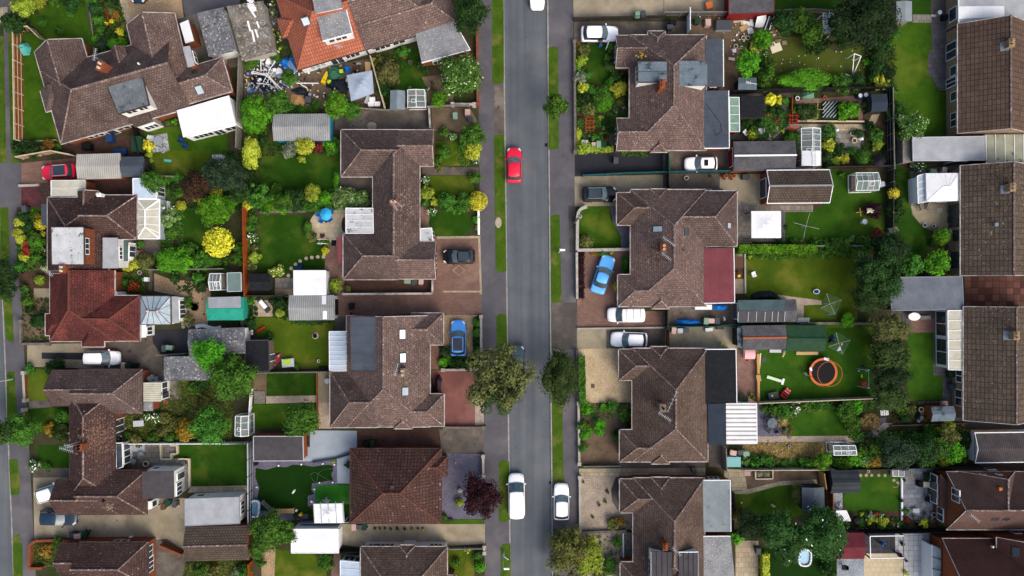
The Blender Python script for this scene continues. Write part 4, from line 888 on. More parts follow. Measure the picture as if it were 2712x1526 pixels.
b.box([(1092,1300),(1092,1600),(1285,1600),(1285,1318)],2.4,POLYB,UPVC,0,"conservatory",[(3,.5,2.0,.7,2.1,3)],trim=True);b.bars([(1092,1300),(1092,1600),(1285,1600),(1285,1318)],2.4,4,UPVC,.035,0)
T('b0');b=Bld("bungalow","bungalow pair with one brown half and one red painted half","house",900,1150,HG)
b.wx(455,515,1045,1225,'y',1,0,rm=RT['deep']);b.wx(838,495,1317,922,'x',0,1,rm=RT['deep'])
b.wx(742,455,945,700,'y',0,0,eave=2.4,rm=RT['deep'])
T('c0');b.wx(478,-157,1102,525,'y',0,1,rm=RT['red'],gable=False);b.wx(880,82,1347,520,'x',0,1,rm=RT['red']);b.wx(435,258,800,468,'x',1,0,rm=RT['red'],ridge=False);b.wx(785,300,1002,577,'y',0,1,rm=RT['red'],ridge=False)
b.win(4,1,.8,1.4,.5,2.1,n=2);b.win(5,3,.5,1.4,.9,2.1);b.win(4,0,.7,.7,1.1,2.1,n=1)
T('b0');b.win(0,0,.5,1.6,.9,2.1);b.done();T('b0')
b.box([(492,803),(495,1165),(808,1165),(805,803)],5.6,F['patch'],BRICK,2.8,"dormer",[(2,.5,1.9,4.55,5.4,3)],trim=GUTD)
b.box([(985,905),(985,1198),(1132,1198),(1128,905)],3.6,F['light'],REND,0,"dormer",[(2,.5,1.5,2.6,3.3,3)])
b.box([(1135,938),(1160,1130),(1222,1130),(1228,938)],2.2,TEALS,UPVC,0,"lean_to",[(2,.5,1.4,.5,1.9,2)])
b.box([(395,582),(398,785),(478,785),(474,582)],2.5,F['slate'],BRICK,0,"porch")
b.box([(388,378),(396,578),(476,578),(472,375)],2.5,RT['deep'],BRICK,0,"lean_to")
b.box([(490,356),(492,505),(820,498),(820,352)],2.4,CREAM,BRICK,0,"lean_to",trim=[0]);b.bars([(490,356),(492,505),(820,498),(820,352)],2.4,2,UPVC,.03,0)
b.box([(1275,337),(1278,527),(1500,527),(1495,335)],2.5,POLY,UPVC,0,"lean_to",[(2,.5,1.6,.3,2.1,3)],trim=True)
b.wx(1315,535,1532,915,'y',.9,.9,pitch=16,eave=2.35,rm=CREAM,wm=UPVC,over=.06,ridge=False,gut=False);i=b.n-1
cv=MB();A_,B_,C_,D_=[P(x,y,2.38)for x,y in((1315,535),(1315,915),(1532,915),(1532,535))]
o1,n1,d1,u1=b.pl[(i,0)];Rr=[b.on(i,0,1392,636)[0],b.on(i,0,1392,802)[0]]
for q in(A_,D_):cv.tube(q,Rr[0],.07,4)
for q in(B_,C_):cv.tube(q,Rr[1],.07,4)
cv.tube(Rr[0],Rr[1],.09,4)
for t in(.04,.24,.45,.66,.86,.98):
 r_=Rr[0].lerp(Rr[1],max(0,min(1,(t-.25)/.5)));cv.tube(A_.lerp(B_,t),r_,.045,4);cv.tube(D_.lerp(C_,t),r_,.045,4)
for p_,q_ in((A_,B_),(B_,C_),(C_,D_),(D_,A_)):cv.tube(p_,q_,.08,4)
o=part(b.root,"conservatory",MB().prism([(v.x*.996+.0,v.y)for v in(A_,B_,C_,D_)],0,.6),UPVC);mb=MB()
hp=[A_,B_,C_,D_]
mb.add([A_,B_,Rr[1],Rr[0]],[(0,1,2,3)]);mb.add([C_,D_,Rr[0],Rr[1]],[(0,1,2,3)]);mb.add([D_,A_,Rr[0]],[(0,1,2)]);mb.add([B_,C_,Rr[1]],[(0,1,2)])
part(o,"glass_roof",mb,CREAM);part(o,"glazing_bar",cv,UPVC)
gw=MB()
for p_,q_ in((A_,B_),(B_,C_),(C_,D_),(D_,A_)):gw.bar(p_,q_,.06,.6,2.33)
part(o,"window",gw,SKYG)
b.chimney(593,1205,5.9,.6,.85,2,BRICK);b.chimney(945,492,3.6,.35,.35,1,UPVC,UPVC);b.aerial(470,1245,6.0,145,1.6,9,3)
T('c0')
q=[(1350,88),(1350,362),(1640,362),(1636,88)]
b.box(q,2.6,SKYG,UPVC,0,"conservatory",[(2,.5,2.6,.7,2.2,4),(1,.5,2.6,.7,2.2,4)],trim=GUTD)
mb=MB();ra,rb=P(1415,230,3.3),P(1512,230,3.3);Q=[P(x,y,2.63)for x,y in q]
mb2=MB();mb2 .add([Q[0],Q[1],ra],[(0,1,2)]);mb2 .add([Q[1],Q[2],rb,ra],[(0,1,2,3)]);mb2 .add([Q[2],Q[3],rb],[(0,1,2)]);mb2 .add([Q[3],Q[0],ra,rb],[(0,1,2,3)])
part(b.last,"glass_roof",mb2,SKYG)
for i in range(4):mb.tube(Q[i],ra if i<2 else rb,.045,4);mb.tube(Q[i],Q[(i+1)%4],.05,4)
for t in(.2,.45,.7):mb.tube(Q[1].lerp(Q[2],t),ra.lerp(rb,t),.035,4);mb.tube(Q[0].lerp(Q[3],t),ra.lerp(rb,t),.035,4)
for t in(.3,.7):mb.tube(Q[2].lerp(Q[3],t),rb,.035,4)
mb.tube(ra,rb,.06,4);part(b.last,"glazing_bar",mb,PAL['dgrey'])
for e in(ra,rb):part(b.last,"finial",MB().lathe([(.16,e.z),(.19,e.z+.08),(.02,e.z+.3)],e.x,e.y,8),PAL['rose'])
b.box([(1642,92),(1645,350),(1712,345),(1706,92)],2.3,F['light'],UPVC,0,"lean_to",[(2,.5,2.2,.4,2.0,4)])
b.box([(1352,366),(1352,488),(1400,484),(1400,366)],2.2,UPVC,UPVC,0,"bay_window",[(2,.5,1.0,.7,2.0,2)])
b.box([(1048,44),(1052,84),(1132,84),(1115,40)],2.5,F['light'],REND,0,"porch")
T('c0');b=Bld("bungalow","T-shaped brown bungalow pair with a moss-strewn ridge and a charcoal flat extension","house",900,1350,HG);b.gm=GUTD
b.wx(495,800,1000,1142,'x',0,0,rm=RT['grey'],wm=BRICK);b.wx(750,790,1367,1217,'x',0,1,rm=RT['grey'])
T('d0');b.wx(668,-326,1105,690,'y',1,1,rm=RT['deep']);b.wx(545,525,1000,858,'x',0,0,rm=RT['deep']);b.wx(800,432,1410,856,'x',0,1,rm=RT['deep'])
b.win(2,2,.45,2.0,.5,2.2,n=2);b.win(2,2,.63,2.4,.1,2.2,n=3);b.win(4,1,.8,1.2,.9,2.1);b.win(1,1,.15,1.5,.8,2.1)
b.done()
b.box([(1362,446),(1366,705),(1668,705),(1665,444)],3.0,F['char'],REND,0,"extension",[(2,.25,1.6,.9,2.3,3),(2,.7,.9,.1,2.1,1),(3,.75,.8,1.0,2.0,1)],over=.05)
b.box([(1112,175),(1118,425),(1180,400),(1172,170)],2.3,GLASS,UPVC,0,"bay_window",[(2,.5,2.4,.6,2.1,3)],trim=True)
b.box([(1405,735),(1412,815),(1452,805),(1448,733)],2.2,UPVC,UPVC,0,"bay_window",[(2,.5,.8,.8,2.0,1)])
b.chimney(757,216,5.4,.6,.7,2,BRICK,PAL['black']);b.aerial(610,230,6.6,-15,1.5,8,3.2);b.aerial(640,200,6.9,-10,.9,6,3.2);b.pipe(4,0,1002,724,.14,.35,PAL['black'])
MOSSR=mat("rusty_moss",c('86685a'),c('644c40'),4);b.moss(2,1,960,90,170,MOSSR,260);b.moss(2,1,900,150,130,MOSSR,120);b.moss(2,0,770,90,90,MOSS,60);b.moss(4,0,1050,790,45,MOSSG,40)
T('c0');b.box([(1368,918),(1372,1102),(1545,1100),(1542,915)],2.4,CREAMR,UPVC,0,"conservatory",[(2,.25,.9,.3,2.1,1),(2,.65,1.5,.7,2.1,2)])
b.box([(1375,1106),(1375,1190),(1465,1192),(1465,1104)],2.1,F['lichen'],BRICK,0,"outhouse");b.pipe(1,1,1180,940,.07,.3)
T('d0');b=Bld("bungalow","brown bungalow in the bottom corner with a red brick garden wall","house",1000,1400,HG);b.gm=GUTD
b.wx(578,1135,1000,1440,'x',0,0,rm=RT['deep']);b.wx(760,1120,1422,1545,'x',0,1,rm=RT['deep']);b.wx(690,1300,1115,2200,'y',1,0,rm=RT['deep'])
b.win(1,2,.45,1.7,1.0,2.1);b.win(1,1,.75,1.4,.9,2.1);b.win(1,1,.4,1.8,.7,2.1,n=3);b.done()
T('a2');b=Bld("bungalow","pinkish-brown bungalow pair with two lead-grey dormers, below the white car with its door open","house",2050,900,HG)
b.wx(1690,335,2432,1445,'y',1,1,rm=RT['pink']);b.wx(1560,340,1868,652,'x',0,0,rm=RT['pink']);b.wx(1567,1135,1868,1446,'x',0,0,rm=RT['pink'])
b.wx(1868,298,2036,560,'y',1,0,rm=RT['pink']);b.wx(1890,1300,2060,1462,'y',0,.8,rm=RT['pink'])
b.win(1,3,.5,1.8,.8,2.1,n=3);b.win(2,3,.5,1.8,.8,2.1,n=3);b.win(0,0,.5,1.0,.9,2.1);b.win(0,1,.5,1.4,.9,2.1);b.done()
b.box([(1772,592),(1775,790),(2058,788),(2058,590)],5.3,F['blue'],REND,2.6,"dormer",[(0,.5,1.8,3.9,5.0,3)],trim=GUTD)
b.bars([(1772,592),(1775,790),(2058,788),(2058,590)],5.3,2,F['slate'],.03,0,"standing_seam")
b.chimney(2012,805,6.6,.55,.95,2,BRICK,PAL['terra'])
b.moss(1,1,1800,530,40,mat("yellow_lichen",c('a89030'),rough=.9),14)
T('a3');b.box([(-5,585),(-3,826),(266,823),(264,584)],5.2,F['blue'],REND,2.6,"dormer",[(2,.5,1.8,3.9,5.0,3)])
b.box([(245,380),(250,830),(422,830),(418,380)],2.7,F['slate'],BRICK,0,"extension",[(1,.5,.8,.9,2.0,1)],trim=[2])
b.box([(233,872),(236,1424),(477,1422),(470,870)],2.75,F['slate'],BRICK,0,"extension",trim=[1,2])
b.path_=MB().path([P(250,990,2.77),P(390,1180,2.77),P(405,1260,2.77),P(350,1300,2.77),P(330,1250,2.77)],.02,4);part(b.last,"cable",b.path_,PAL['black'])
b.box([(476,935),(482,1265),(575,1265),(570,935)],2.3,mat("green_glass",c('7f9c8c'),c('6c8a7a'),1.2,rough=.15),PAL['dred'],0,"lean_to",trim=[0,2]);b.bars([(476,935),(482,1265),(575,1265),(570,935)],2.3,4,UPVC,.035,0)
T('b2');b=Bld("bungalow","brown bungalow pair with a red-brown flat roof, beside the round lawn","house",2050,1000,HG)
b.wx(1700,442,2430,1567,'y',1,1,rm=RT['pink']);b.wx(1567,472,1880,786,'x',1,0,rm=RT['brown']);b.wx(1578,1258,1880,1567,'x',1,0,rm=RT['pink']);b.wx(2140,455,2727,990,'x',0,1,rm=RT['grey'])
b.wx(1885,436,2052,700,'y',1,0,rm=RT['pink'],eave=2.46);b.wx(1900,1400,2075,1588,'y',0,.9,rm=RT['pink'],eave=2.47)
b.win(0,0,.52,1.8,.8,2.1,n=3,glass=GLASS);b.win(1,3,.5,1.8,.8,2.1,n=3);b.win(2,3,.5,1.8,.8,2.1,n=3);b.win(3,2,.5,1.6,.9,2.1);b.win(3,1,.5,1.8,.2,2.1,n=2);b.done()
b.skylight(0,0,1965,822,62,100);b.chimney(2020,998,6.5,.6,.8,2,BRICK);b.aerial(2050,925,6.8,-35,1.6,8);b.aerial(2030,1070,6.8,-40,1.3,7)
b.moss(0,0,1960,1040,140,MOSS,70)
T('b3');b.skylight(0,1,68,850,66,62,GLASS);b.skylight(3,3,470,790,62,55);b.pipe(0,1,38,1025)
b.box([(226,1003),(226,1535),(528,1530),(520,1003)],2.75,F['redf'],REND,0,"extension",[(2,.4,2.4,.1,2.1,3)],trim=[1,2])
T('c2');b=Bld("bungalow","brown bungalow pair with a black flat roof and a white ribbed roof behind","house",2050,1150,HG)
b.wx(1716,588,2446,1678,'y',1,1,rm=RT['brown']);b.wx(1587,597,1890,898,'x',1,0,rm=RT['brown']);b.wx(1595,1370,1895,1680,'x',1,0,rm=RT['brown'])
b.wx(1890,572,2064,800,'y',1,0,rm=RT['brown'],eave=2.46);b.wx(1898,1500,2076,1700,'y',0,1,rm=RT['brown'],eave=2.47)
b.win(1,3,.5,1.8,.8,2.1,n=3);b.win(2,3,.5,1.8,.8,2.1,n=3);b.win(0,0,.5,1.4,.2,2.1,n=2);b.win(0,3,.3,1.0,.9,2.1);b.done()
b.chimney(2015,1165,6.4,.6,.8,1,MOSSG,PAL['black']);b.aerial(2085,1140,7.0,65,2.4,6);b.aerial(2010,1230,6.8,-35,1.6,9)
T('c3');b.box([(243,600),(250,1116),(549,1114),(541,598)],2.8,F['black'],REND,0,"extension",[(2,.5,2.4,.1,2.1,3)],trim=[2,3])
b.box([(270,1122),(278,1515),(447,1513),(443,1120)],2.75,F['navy'],REND,0,"extension")
b.box([(445,1122),(448,1505),(744,1503),(738,1120)],2.6,WRIB,UPVC,0,"lean_to",[(2,.5,3.0,.4,2.1,4)],trim=[1,2,3])
T('d2');b=Bld("bungalow","brown bungalow pair with dark felt dormers, below the buff slab path at the bottom","house",2050,1000,HG)
b.wx(1725,505,2415,1615,'y',1,1,rm=RT['brown']);b.wx(1596,516,1910,842,'x',1,0,rm=RT['brown']);b.wx(1602,1312,1905,1622,'x',1,0,rm=RT['brown']);b.wx(1892,498,2080,740,'y',1,0,rm=RT['brown'],eave=2.46)
b.win(1,3,.5,1.8,.8,2.1,n=3);b.win(0,0,.55,1.4,.2,2.1,n=2);b.done()
b.box([(1898,1215),(1900,1560),(2112,1560),(2110,1218)],5.3,F['char'],REND,2.6,"dormer",[(0,.5,2,3.9,5.0,3)],trim=[0]);b.chimney(2038,1170,6.4,.45,.7,2,BRICK,PAL['terra'])
b.bars([(1898,1215),(1900,1560),(2112,1560),(2110,1218)],5.3,4,F['navy'],.03,1,"felt_seam");b.aerial(2130,1200,6.6,-45,1.2,6)
T('d3');b.box([(-10,1220),(-8,1600),(180,1600),(178,1218)],5.2,F['char'],REND,2.6,"dormer",trim=[2,3]);b.bars([(-10,1220),(-8,1600),(180,1600),(178,1218)],5.2,4,F['navy'],.03,1,"felt_seam")
b.box([(222,530),(230,1025),(492,1024),(486,530)],2.7,F['pale'],BRICK,0,"extension",[(3,.5,1.2,.9,2.0,2)],trim=[2,3])
b.box([(228,1068),(232,1530),(536,1528),(488,1066)],2.65,F['lichen'],BRICK,0,"extension",trim=[3])
T('a4');b=Bld("house","house with a plain brown tiled roof and white windows on its buff wall","house",1900,750,"houses along the right edge")
b.wx(1536,228,2263,1282,'y',0,0,pitch=31,eave=2.75,rm=RT['conc'],wm=YBRICK)
for t,w,z0,z1,n in((.2,2.0,.1,2.2,2),(.4,1.2,.9,2.2,1),(.5,1.1,.1,2.1,2),(.64,1.1,1.0,2.2,1),(.86,1.7,1.0,2.2,2)):b.win(0,0,t,w,z0,z1,n=n)
b.done();b.chimney(2060,410,6.0,.55,.85,2,YBRICK,PAL['tan']);p,n,d,u=b.on(0,0,1995,445);part(b.root,"lead_flashing",MB().hexa([p+d*x+u*y-n*.02 for x,y in((-.5,-.5),(.5,-.5),(.5,.4),(-.5,.4))],[p+d*x+u*y+n*.03 for x,y in((-.5,-.5),(.5,-.5),(.5,.4),(-.5,.4))]),LEAD)
b.box([(1545,-120),(1548,222),(2500,222),(2500,-120)],2.7,F['light'],YBRICK,0,"extension",[(0,.65,1.6,.7,2.2,1)],trim=[0]);part(b.last,"roof_panel",MB().prism([P(1552,62,2.74)[:2],P(1552,180,2.74)[:2],P(1985,165,2.74)[:2],P(1985,58,2.74)[:2]],2.68,2.74),F['white'])
T('b4');b=Bld("house","house with a light-speckled grid-tiled roof and a white conservatory","house",1900,750,"houses along the right edge")
b.wx(1562,212,2292,1270,'y',0,0,pitch=31,eave=2.75,rm=RT['conc2'],wm=YBRICK)
for t,w,z0,z1,n in((.4,1.6,.1,2.2,2),(.5,1.2,.1,2.1,1),(.63,1.3,.9,2.2,2),(.86,1.9,.6,2.2,3)):b.win(0,0,t,w,z0,z1,n=n,frame=DKW)
b.done();b.chimney(2070,420,6.0,.55,.85,2,YBRICK,PAL['tan']);p,n,d,u=b.on(0,0,2000,442);part(b.root,"lead_flashing",MB().hexa([p+d*x+u*y-n*.02 for x,y in((-.5,-.5),(.5,-.5),(.5,.4),(-.5,.4))],[p+d*x+u*y+n*.03 for x,y in((-.5,-.5),(.5,-.5),(.5,.4),(-.5,.4))]),LEAD)
p,n,d,u=b.on(0,0,1900,780);part(b.root,"roof_vent",MB().box(p.x,p.y,p.z-.1,.4,.4,.35),LEAD);b.moss(0,0,1950,340,200,MOSS,110)
q=[(1232,287),(1240,558),(1556,552),(1552,283)]
b.box(q,2.5,F['white'],UPVC,0,"conservatory",[(0,.5,3.0,.7,2.2,4),(1,.3,1.6,.7,2.2,2)]);Q=[P(x,y,2.52)for x,y in q];ra,rb=P(1390,418,2.85),P(1465,415,2.85)
mb2=MB();mb2 .add([Q[0],Q[1],ra],[(0,1,2)]);mb2 .add([Q[1],Q[2],rb,ra],[(0,1,2,3)]);mb2 .add([Q[2],Q[3],rb],[(0,1,2)]);mb2 .add([Q[3],Q[0],ra,rb],[(0,1,2,3)]);part(b.last,"glass_roof",mb2,F['white'])
mb=MB()
for i in range(4):mb.tube(Q[i],ra if i<2 else rb,.05,4)
for t in(.2,.4,.6,.8):mb.tube(Q[1].lerp(Q[2],t),ra.lerp(rb,t),.025,4);mb.tube(Q[0].lerp(Q[3],t),ra.lerp(rb,t),.025,4)
mb.tube(ra,rb,.09,4);part(b.last,"glazing_bar",mb,UPVC)
b.box([(1150,312),(1158,576),(1238,556),(1230,287)],2.15,SKYG,UPVC,0,"bay_window",trim=True);b.bars([(1150,312),(1158,576),(1238,556),(1230,287)],2.15,4,UPVC,.05,0)
T('c4');b=Bld("house","house with a dark mossy tiled roof and a cream glass lean-to","house",1900,750,"houses along the right edge")
b.wx(1590,188,2316,1282,'y',0,0,pitch=31,eave=2.75,rm=RT['conc2'],wm=YBRICK)
b.win(0,0,.62,1.6,1.0,2.2,n=2);b.win(0,0,.82,2.0,.8,2.2,n=2);b.done();b.chimney(2105,470,6.0,.55,.85,2,YBRICK,PAL['tan']);p,n,d,u=b.on(0,0,2025,468);part(b.root,"lead_flashing",MB().hexa([p+d*x+u*y-n*.02 for x,y in((-.5,-.5),(.5,-.5),(.5,.4),(-.5,.4))],[p+d*x+u*y+n*.03 for x,y in((-.5,-.5),(.5,-.5),(.5,.4),(-.5,.4))]),LEAD)
b.moss(0,0,1950,340,160,MOSS,60)
q=[(1442,226),(1448,795),(1584,797),(1574,226)]
b.box(q,2.6,CREAM,UPVC,0,"lean_to",[(0,.22,3.0,.3,2.4,2),(0,.72,3.2,.3,2.4,2)],trim=True);b.bars(q,2.6,6,UPVC,.05,0)
T('d4');b=Bld("house","tall brown gabled house with brick ends, white windows and a steep roof","house",1900,750,"houses along the right edge")
b.wx(1428,448,2700,1004,'x',0,0,pitch=48,eave=2.75,rm=RT['choc'],wm=BRICK);b.wx(1535,440,2093,735,'y',0,0,pitch=48,eave=2.7,rm=RT['choc'],wm=BRICK)
b.win(0,3,.32,1.5,3.7,5.2,n=2);b.win(0,3,.82,1.6,.8,2.1,n=2);b.win(0,3,.26,1.4,.8,2.1,n=2);b.win(0,3,.45,1.7,.1,2.2,n=2);b.win(1,3,.3,1.0,1.0,1.9,n=1);b.win(1,3,.7,.5,3.6,4.3,n=1);b.win(1,3,.4,.5,3.6,4.3,n=1);b.done()
b.box([(1372,470),(1366,800),(1480,800),(1492,596)],2.9,RT['choc'],BRICK,0,"lean_to",[(0,.2,1.3,.8,2.2,1),(0,.55,1.8,.1,2.3,2),(0,.85,1.2,.8,2.2,1)],over=.25)
b.skylight(0,0,1900,902,60,55,GLASS);b.skylight(0,0,2010,900,60,55,GLASS);p,n,d,u=b.on(1,0,1942,610);part(b.root,"roof_vent",MB().box(p.x,p.y,p.z-.1,.35,.35,.3),PAL['orange']);b.aerial(1690,880,7.4,-40,1.2,6)
b=Bld("house","maroon-brown tiled gabled house in the bottom right corner","house",1900,1400,"houses along the right edge")
b.wx(1388,1088,2750,1745,'x',0,0,pitch=47,eave=2.75,rm=RT['maroon'],wm=OBRICK);b.wx(1910,1075,2500,1500,'y',0,0,pitch=40,eave=3.6,rm=RT['maroon'],wm=OBRICK)
b.win(0,3,.72,2.6,.1,2.3,n=2,glass=SKYG);b.win(0,3,.4,2.0,.8,2.2,n=2);b.win(1,3,.5,.9,1.2,2.2);b.done();b.skylight(1,0,2095,1218,85,55,GLASS);b.pipe(0,1,1858,1160,.12,.4,UPVC)
b.box([(1290,1150),(1292,1600),(1385,1600),(1382,1190)],2.3,SKYG,UPVC,0,"conservatory",trim=True);b.bars([(1290,1150),(1292,1600),(1385,1600),(1382,1190)],2.3,4,PAL['dgrey'],.05,0)
T('b0');outb("garage","pale ribbed-roof garage in front of the red car with a black roof","garage",[(730,105),(742,347),(1162,335),(1153,95)],RIBW,BRICK,2.2,'x',9)
outb("shed","slate grey shed built onto the end of the pale ribbed garage","shed",[(1156,128),(1160,322),(1382,320),(1380,124)],F['slate'],DKW,2.0,'x',14)
T('a0');outb("garage","speckled slate-roofed garage beside the scrap-covered one at the top","garage",[(1888,125),(2003,545),(2262,488),(2145,68)],SLATE,REND,2.3,None)
T('a1');gs=outb("garage","concrete garage with ladders, gutters and scrap scattered over its roof","garage",[(0,60),(150,582),(455,495),(350,8)],mat("dirty_lichen_roof",c('827c74'),c('605b54'),.8,spk=[(c('3c3935'),2.6,.56),(c('b8b2a6'),3.4,.56)],bump=.3),CONC,2.3,None)
outb("shed","pale grey corrugated shed with a turquoise end wall","shed",[(440,1095),(450,1352),(992,1348),(985,1090)],RIBV,PAL['turq'],2.2,'x',13,over=.2)
T('a1');outb("shed","small blue-grey shed with a ridged roof beside the cold frame","shed",[(1572,868),(1568,1050),(1714,1050),(1712,870)],mat("grey_shed_felt",c('7c8890'),c('6f7b83'),1),GRW,1.9,'y',20)
def glasshouse(label,pts,h,axis,pitch,nx=4,white=False,name="greenhouse",fm=None,glass=None):
 cx=sum(p[0]for p in pts)/4;cy=sum(p[1]for p in pts)/4;b=Bld(name,label,"greenhouse",cx,cy,"greenhouses")
 q=[P(x,y,h)for x,y in pts]
 if axis=='y':q=[q[3],q[0],q[1],q[2]]
 m0,m1=(q[0]+q[1])/2,(q[3]+q[2])/2;z=Vector((0,0,(q[0]-q[1]).length/2*math.tan(R(pitch))));m0,m1=m0+z,m1+z
 f=MB();g=MB();G0=[Vector((v.x,v.y,0))for v in q]
 for i in range(4):f.tube(G0[i],q[i],.04,4);f.tube(q[i],q[(i+1)%4],.045,4);f.bar(G0[i],G0[(i+1)%4],.1,0,.15)
 f.tube(m0,m1,.05,4)
 for a,b_,m in((q[0],q[1],m0),(q[3],q[2],m1)):f.tube(a,m,.045,4);f.tube(b_,m,.045,4)
 for i in range(1,nx):
  t=i/nx
  for a,b_ in((q[0],q[3]),(q[1],q[2])):k=a.lerp(b_,t);f.tube(k,m0 .lerp(m1,t),.022,4);f.tube((k.x,k.y,0),k,.022,4)
 part(b.root,"frame",f,fm or UPVC)
 g.add([q[0],q[3],m1,m0],[(0,1,2,3)]);g.add([q[1],m0,m1,q[2]],[(0,1,2,3)])
 part(b.root,"glass_roof",g,glass or CLEAR);s=MB()
 for i in range(4):s.poly([G0[i],G0[(i+1)%4],q[(i+1)%4],q[i]])
 s.poly([q[1],q[0],m0]);s.poly([q[3],q[2],m1]);part(b.root,"glass_side",s,CLEAR)
 v=MB();e=q[1].lerp(q[2],.55);e2=m0 .lerp(m1,.55);a_,b_=e.lerp(e2,.45),e.lerp(e2,.9);dd=(q[2]-q[1])*.2;zz=Vector((0,0,.06))
 v.path([a_+zz,b_+zz,b_+dd+zz,a_+dd+zz,a_+zz],.03,4);part(b.root,"roof_vent",v,UPVC)
 st=MB();cc=sum(G0,Vector())/4
 for i in range(2):a=G0[i*2].lerp(cc,.25);b2=G0[i*2+1 if axis!='y' else(i*2+1)%4].lerp(cc,.25);st.bar(a,b2,.5,.05,.7)
 part(b.root,"staging",st,WOOD);return b
glasshouse("cold frame with white bars full of pots beside the blue-grey shed",[(1737,862),(1738,1032),(1908,1030),(1900,862)],1.1,'y',10,3)
T('b0');glasshouse("white-framed greenhouse with pale shelves in the pebble garden",[(2012,1250),(2014,1410),(2120,1405),(2118,1248)],1.9,'x',22,3)
T('b1');outb("shed","sage grey flat-roofed shed with white corner pads","shed",[(5,1243),(8,1422),(142,1418),(138,1240)],mat("sage_felt",c('6f8380'),c('637774'),1),PAL['sage'],2.0,None,trim=PAL['lgrey'])
outb("shed","black shed with white flecks along its ridge beside the orange fence","shed",[(213,1250),(216,1412),(415,1412),(410,1252)],F['black'],DKW,1.9,'x',16)
outb("garage","white flat-roofed garage with faint panel joints","garage",[(640,1217),(642,1462),(957,1458),(955,1217)],F['white'],REND,2.3,None,door=(1,.5,2.2,2.1))
T('c1');g=outb("garage","speckled grey corrugated garage with clear roof strips and black doors","garage",[(592,82),(600,322),(1036,318),(1028,80)],RIBV,REND,2.3,'x',12,door=(1,.5,2.1,2.0,PAL['black']))
mb=MB()
for k_,y0,y1,x in((1,85,168,935),(0,230,310,945)):
 pp=[g.on(0,k_,xx,yy)for xx,yy in((x-20,y0),(x-20,y1),(x+20,y1),(x+20,y0))];n_=pp[0][1];mb.poly([q[0]+n_*.03 for q in pp])
part(g.root,"clear_sheet",mb,F['white'])
outb("shed","black flat-roofed shed with a wooden side full of shelves","shed",[(178,516),(180,810),(412,810),(405,510)],F['black'],WOOD,2.1,None,door=(2,.4,.9),trim=PAL['dgrey'])
g=outb("shed","shed under green mesh sheeting with a clear sheet top","shed",[(-190,100),(-185,322),(165,320),(160,85)],GSHEET,GSHEET,2.0,'x',14)
mb=MB();pp=[g.on(0,1,x,y)for x,y in((-175,100),(-172,205),(140,200),(138,92))];mb.poly([q[0]+q[1]*.03 for q in pp]);part(g.root,"clear_sheet",mb,F['light'])
outb("garage","upper slate-roofed garage half hidden by the lime green tree","garage",[(-362,408),(-358,660),(182,640),(180,395)],SLATE,REND,2.3,'x',11,trim=UPVC)
T('c0');outb("garage","lower slate-roofed garage with white lichen beside the twin trees","garage",[(1570,668),(1572,898),(2010,898),(1990,668)],SLATE,REND,2.3,None)
T('d1');outb("garage","dark grey flat felt garage with an orange brick gable","garage",[(258,108),(260,345),(738,342),(732,108)],F['char'],OBRICK,2.4,None,trim=PAL['lgrey'])
g=outb("garage","long white garage with white cladding at the bottom","garage",[(620,1000),(622,1228),(1075,1228),(1070,998)],F['white'],UPVC,2.5,None,trim=UPVC,door=(2,.5,2.2,2.1,UPVC))
def gazebo(label,pts,h,roofm,rise,posts=DKW,name="gazebo",loc=None,cat="gazebo"):
 cx=sum(p[0]for p in pts)/4;cy=sum(p[1]for p in pts)/4;b=Bld(name,label,cat,cx,cy,None);q=[P(x,y,h)for x,y in pts];ce=sum(q,Vector())/4+Vector((0,0,rise));mb=MB();n=5
 def sag(s,t):a=q[0].lerp(q[3],s).lerp(q[1].lerp(q[2],s),t);k=max(abs(s-.5),abs(t-.5))*2;return a+Vector((0,0,rise*(1-k)-.1*math.sin(k*3.14)*(rise>.2)))
 N=8
 for i in range(N):
  for j in range(N):mb.poly([sag(i/N,j/N),sag(i/N,(j+1)/N),sag((i+1)/N,(j+1)/N),sag((i+1)/N,j/N)])
 for i in range(4):z=Vector((0,0,-.2));mb.poly([q[i],q[i]+z,q[(i+1)%4]+z,q[(i+1)%4]])
 part(b.root,"canopy",mb,roofm)
 for v in q:k=v.lerp(ce,.04);part(b.root,"post",MB().box(k.x,k.y,0,.09,.09,h-.02),posts)
 b.q=q;return b
T('d1');b=gazebo("white ribbed gazebo with grey bars on the bright turf",[(833,758),(845,942),(1130,940),(1118,752)],2.4,F['white'],.35,PAL['grey'],name="pergola");mb=MB()
for t in(0,.25,.5,.75,1):mb.tube(b.q[0].lerp(b.q[3],t)+Vector((0,.3,.1)),b.q[1].lerp(b.q[2],t)+Vector((0,0,.1)),.035,4)
part(b.root,"roof_bar",mb,PAL['grey'])
T('d0');g=outb("garage","pale flat-roofed garage with peeling edges and a white wall","garage",[(1772,708),(1775,968),(2300,945),(2296,690)],F['light'],REND,2.6,None,trim=PAL['grey'],door=(0,.5,2.2,2.1,UPVC));b=g
g.opening(g.wl[0][3],g.wl[0][0],.8,1.0,.9,1.9,n=1);g.opening(g.wl[0][2],g.wl[0][3],.5,1.6,.8,2.0,n=3)
outb("garage","brown tiled garage below the peeling flat-roofed one","garage",[(1775,978),(1785,1310),(2395,1295),(2385,965)],RT['shedtile'],BRICK,2.3,'x',20,ridge=RIDGE)
T('a3');outb("garage","dark felt garage with a red edge at the top of the photo","garage",[(470,-180),(472,138),(910,122),(905,-190)],SLATED,PAL['dred'],2.3,None,trim=PAL['dred'])
g=outb("garage","grey garage with a white ridge strip beside the white car with a sunroof","garage",[(512,1358),(516,1642),(1110,1636),(1105,1352)],SLATED,BRICK,2.3,'x',14,ridge=UPVC,door=(3,.5,2.2,2.0,PAL['dred']))
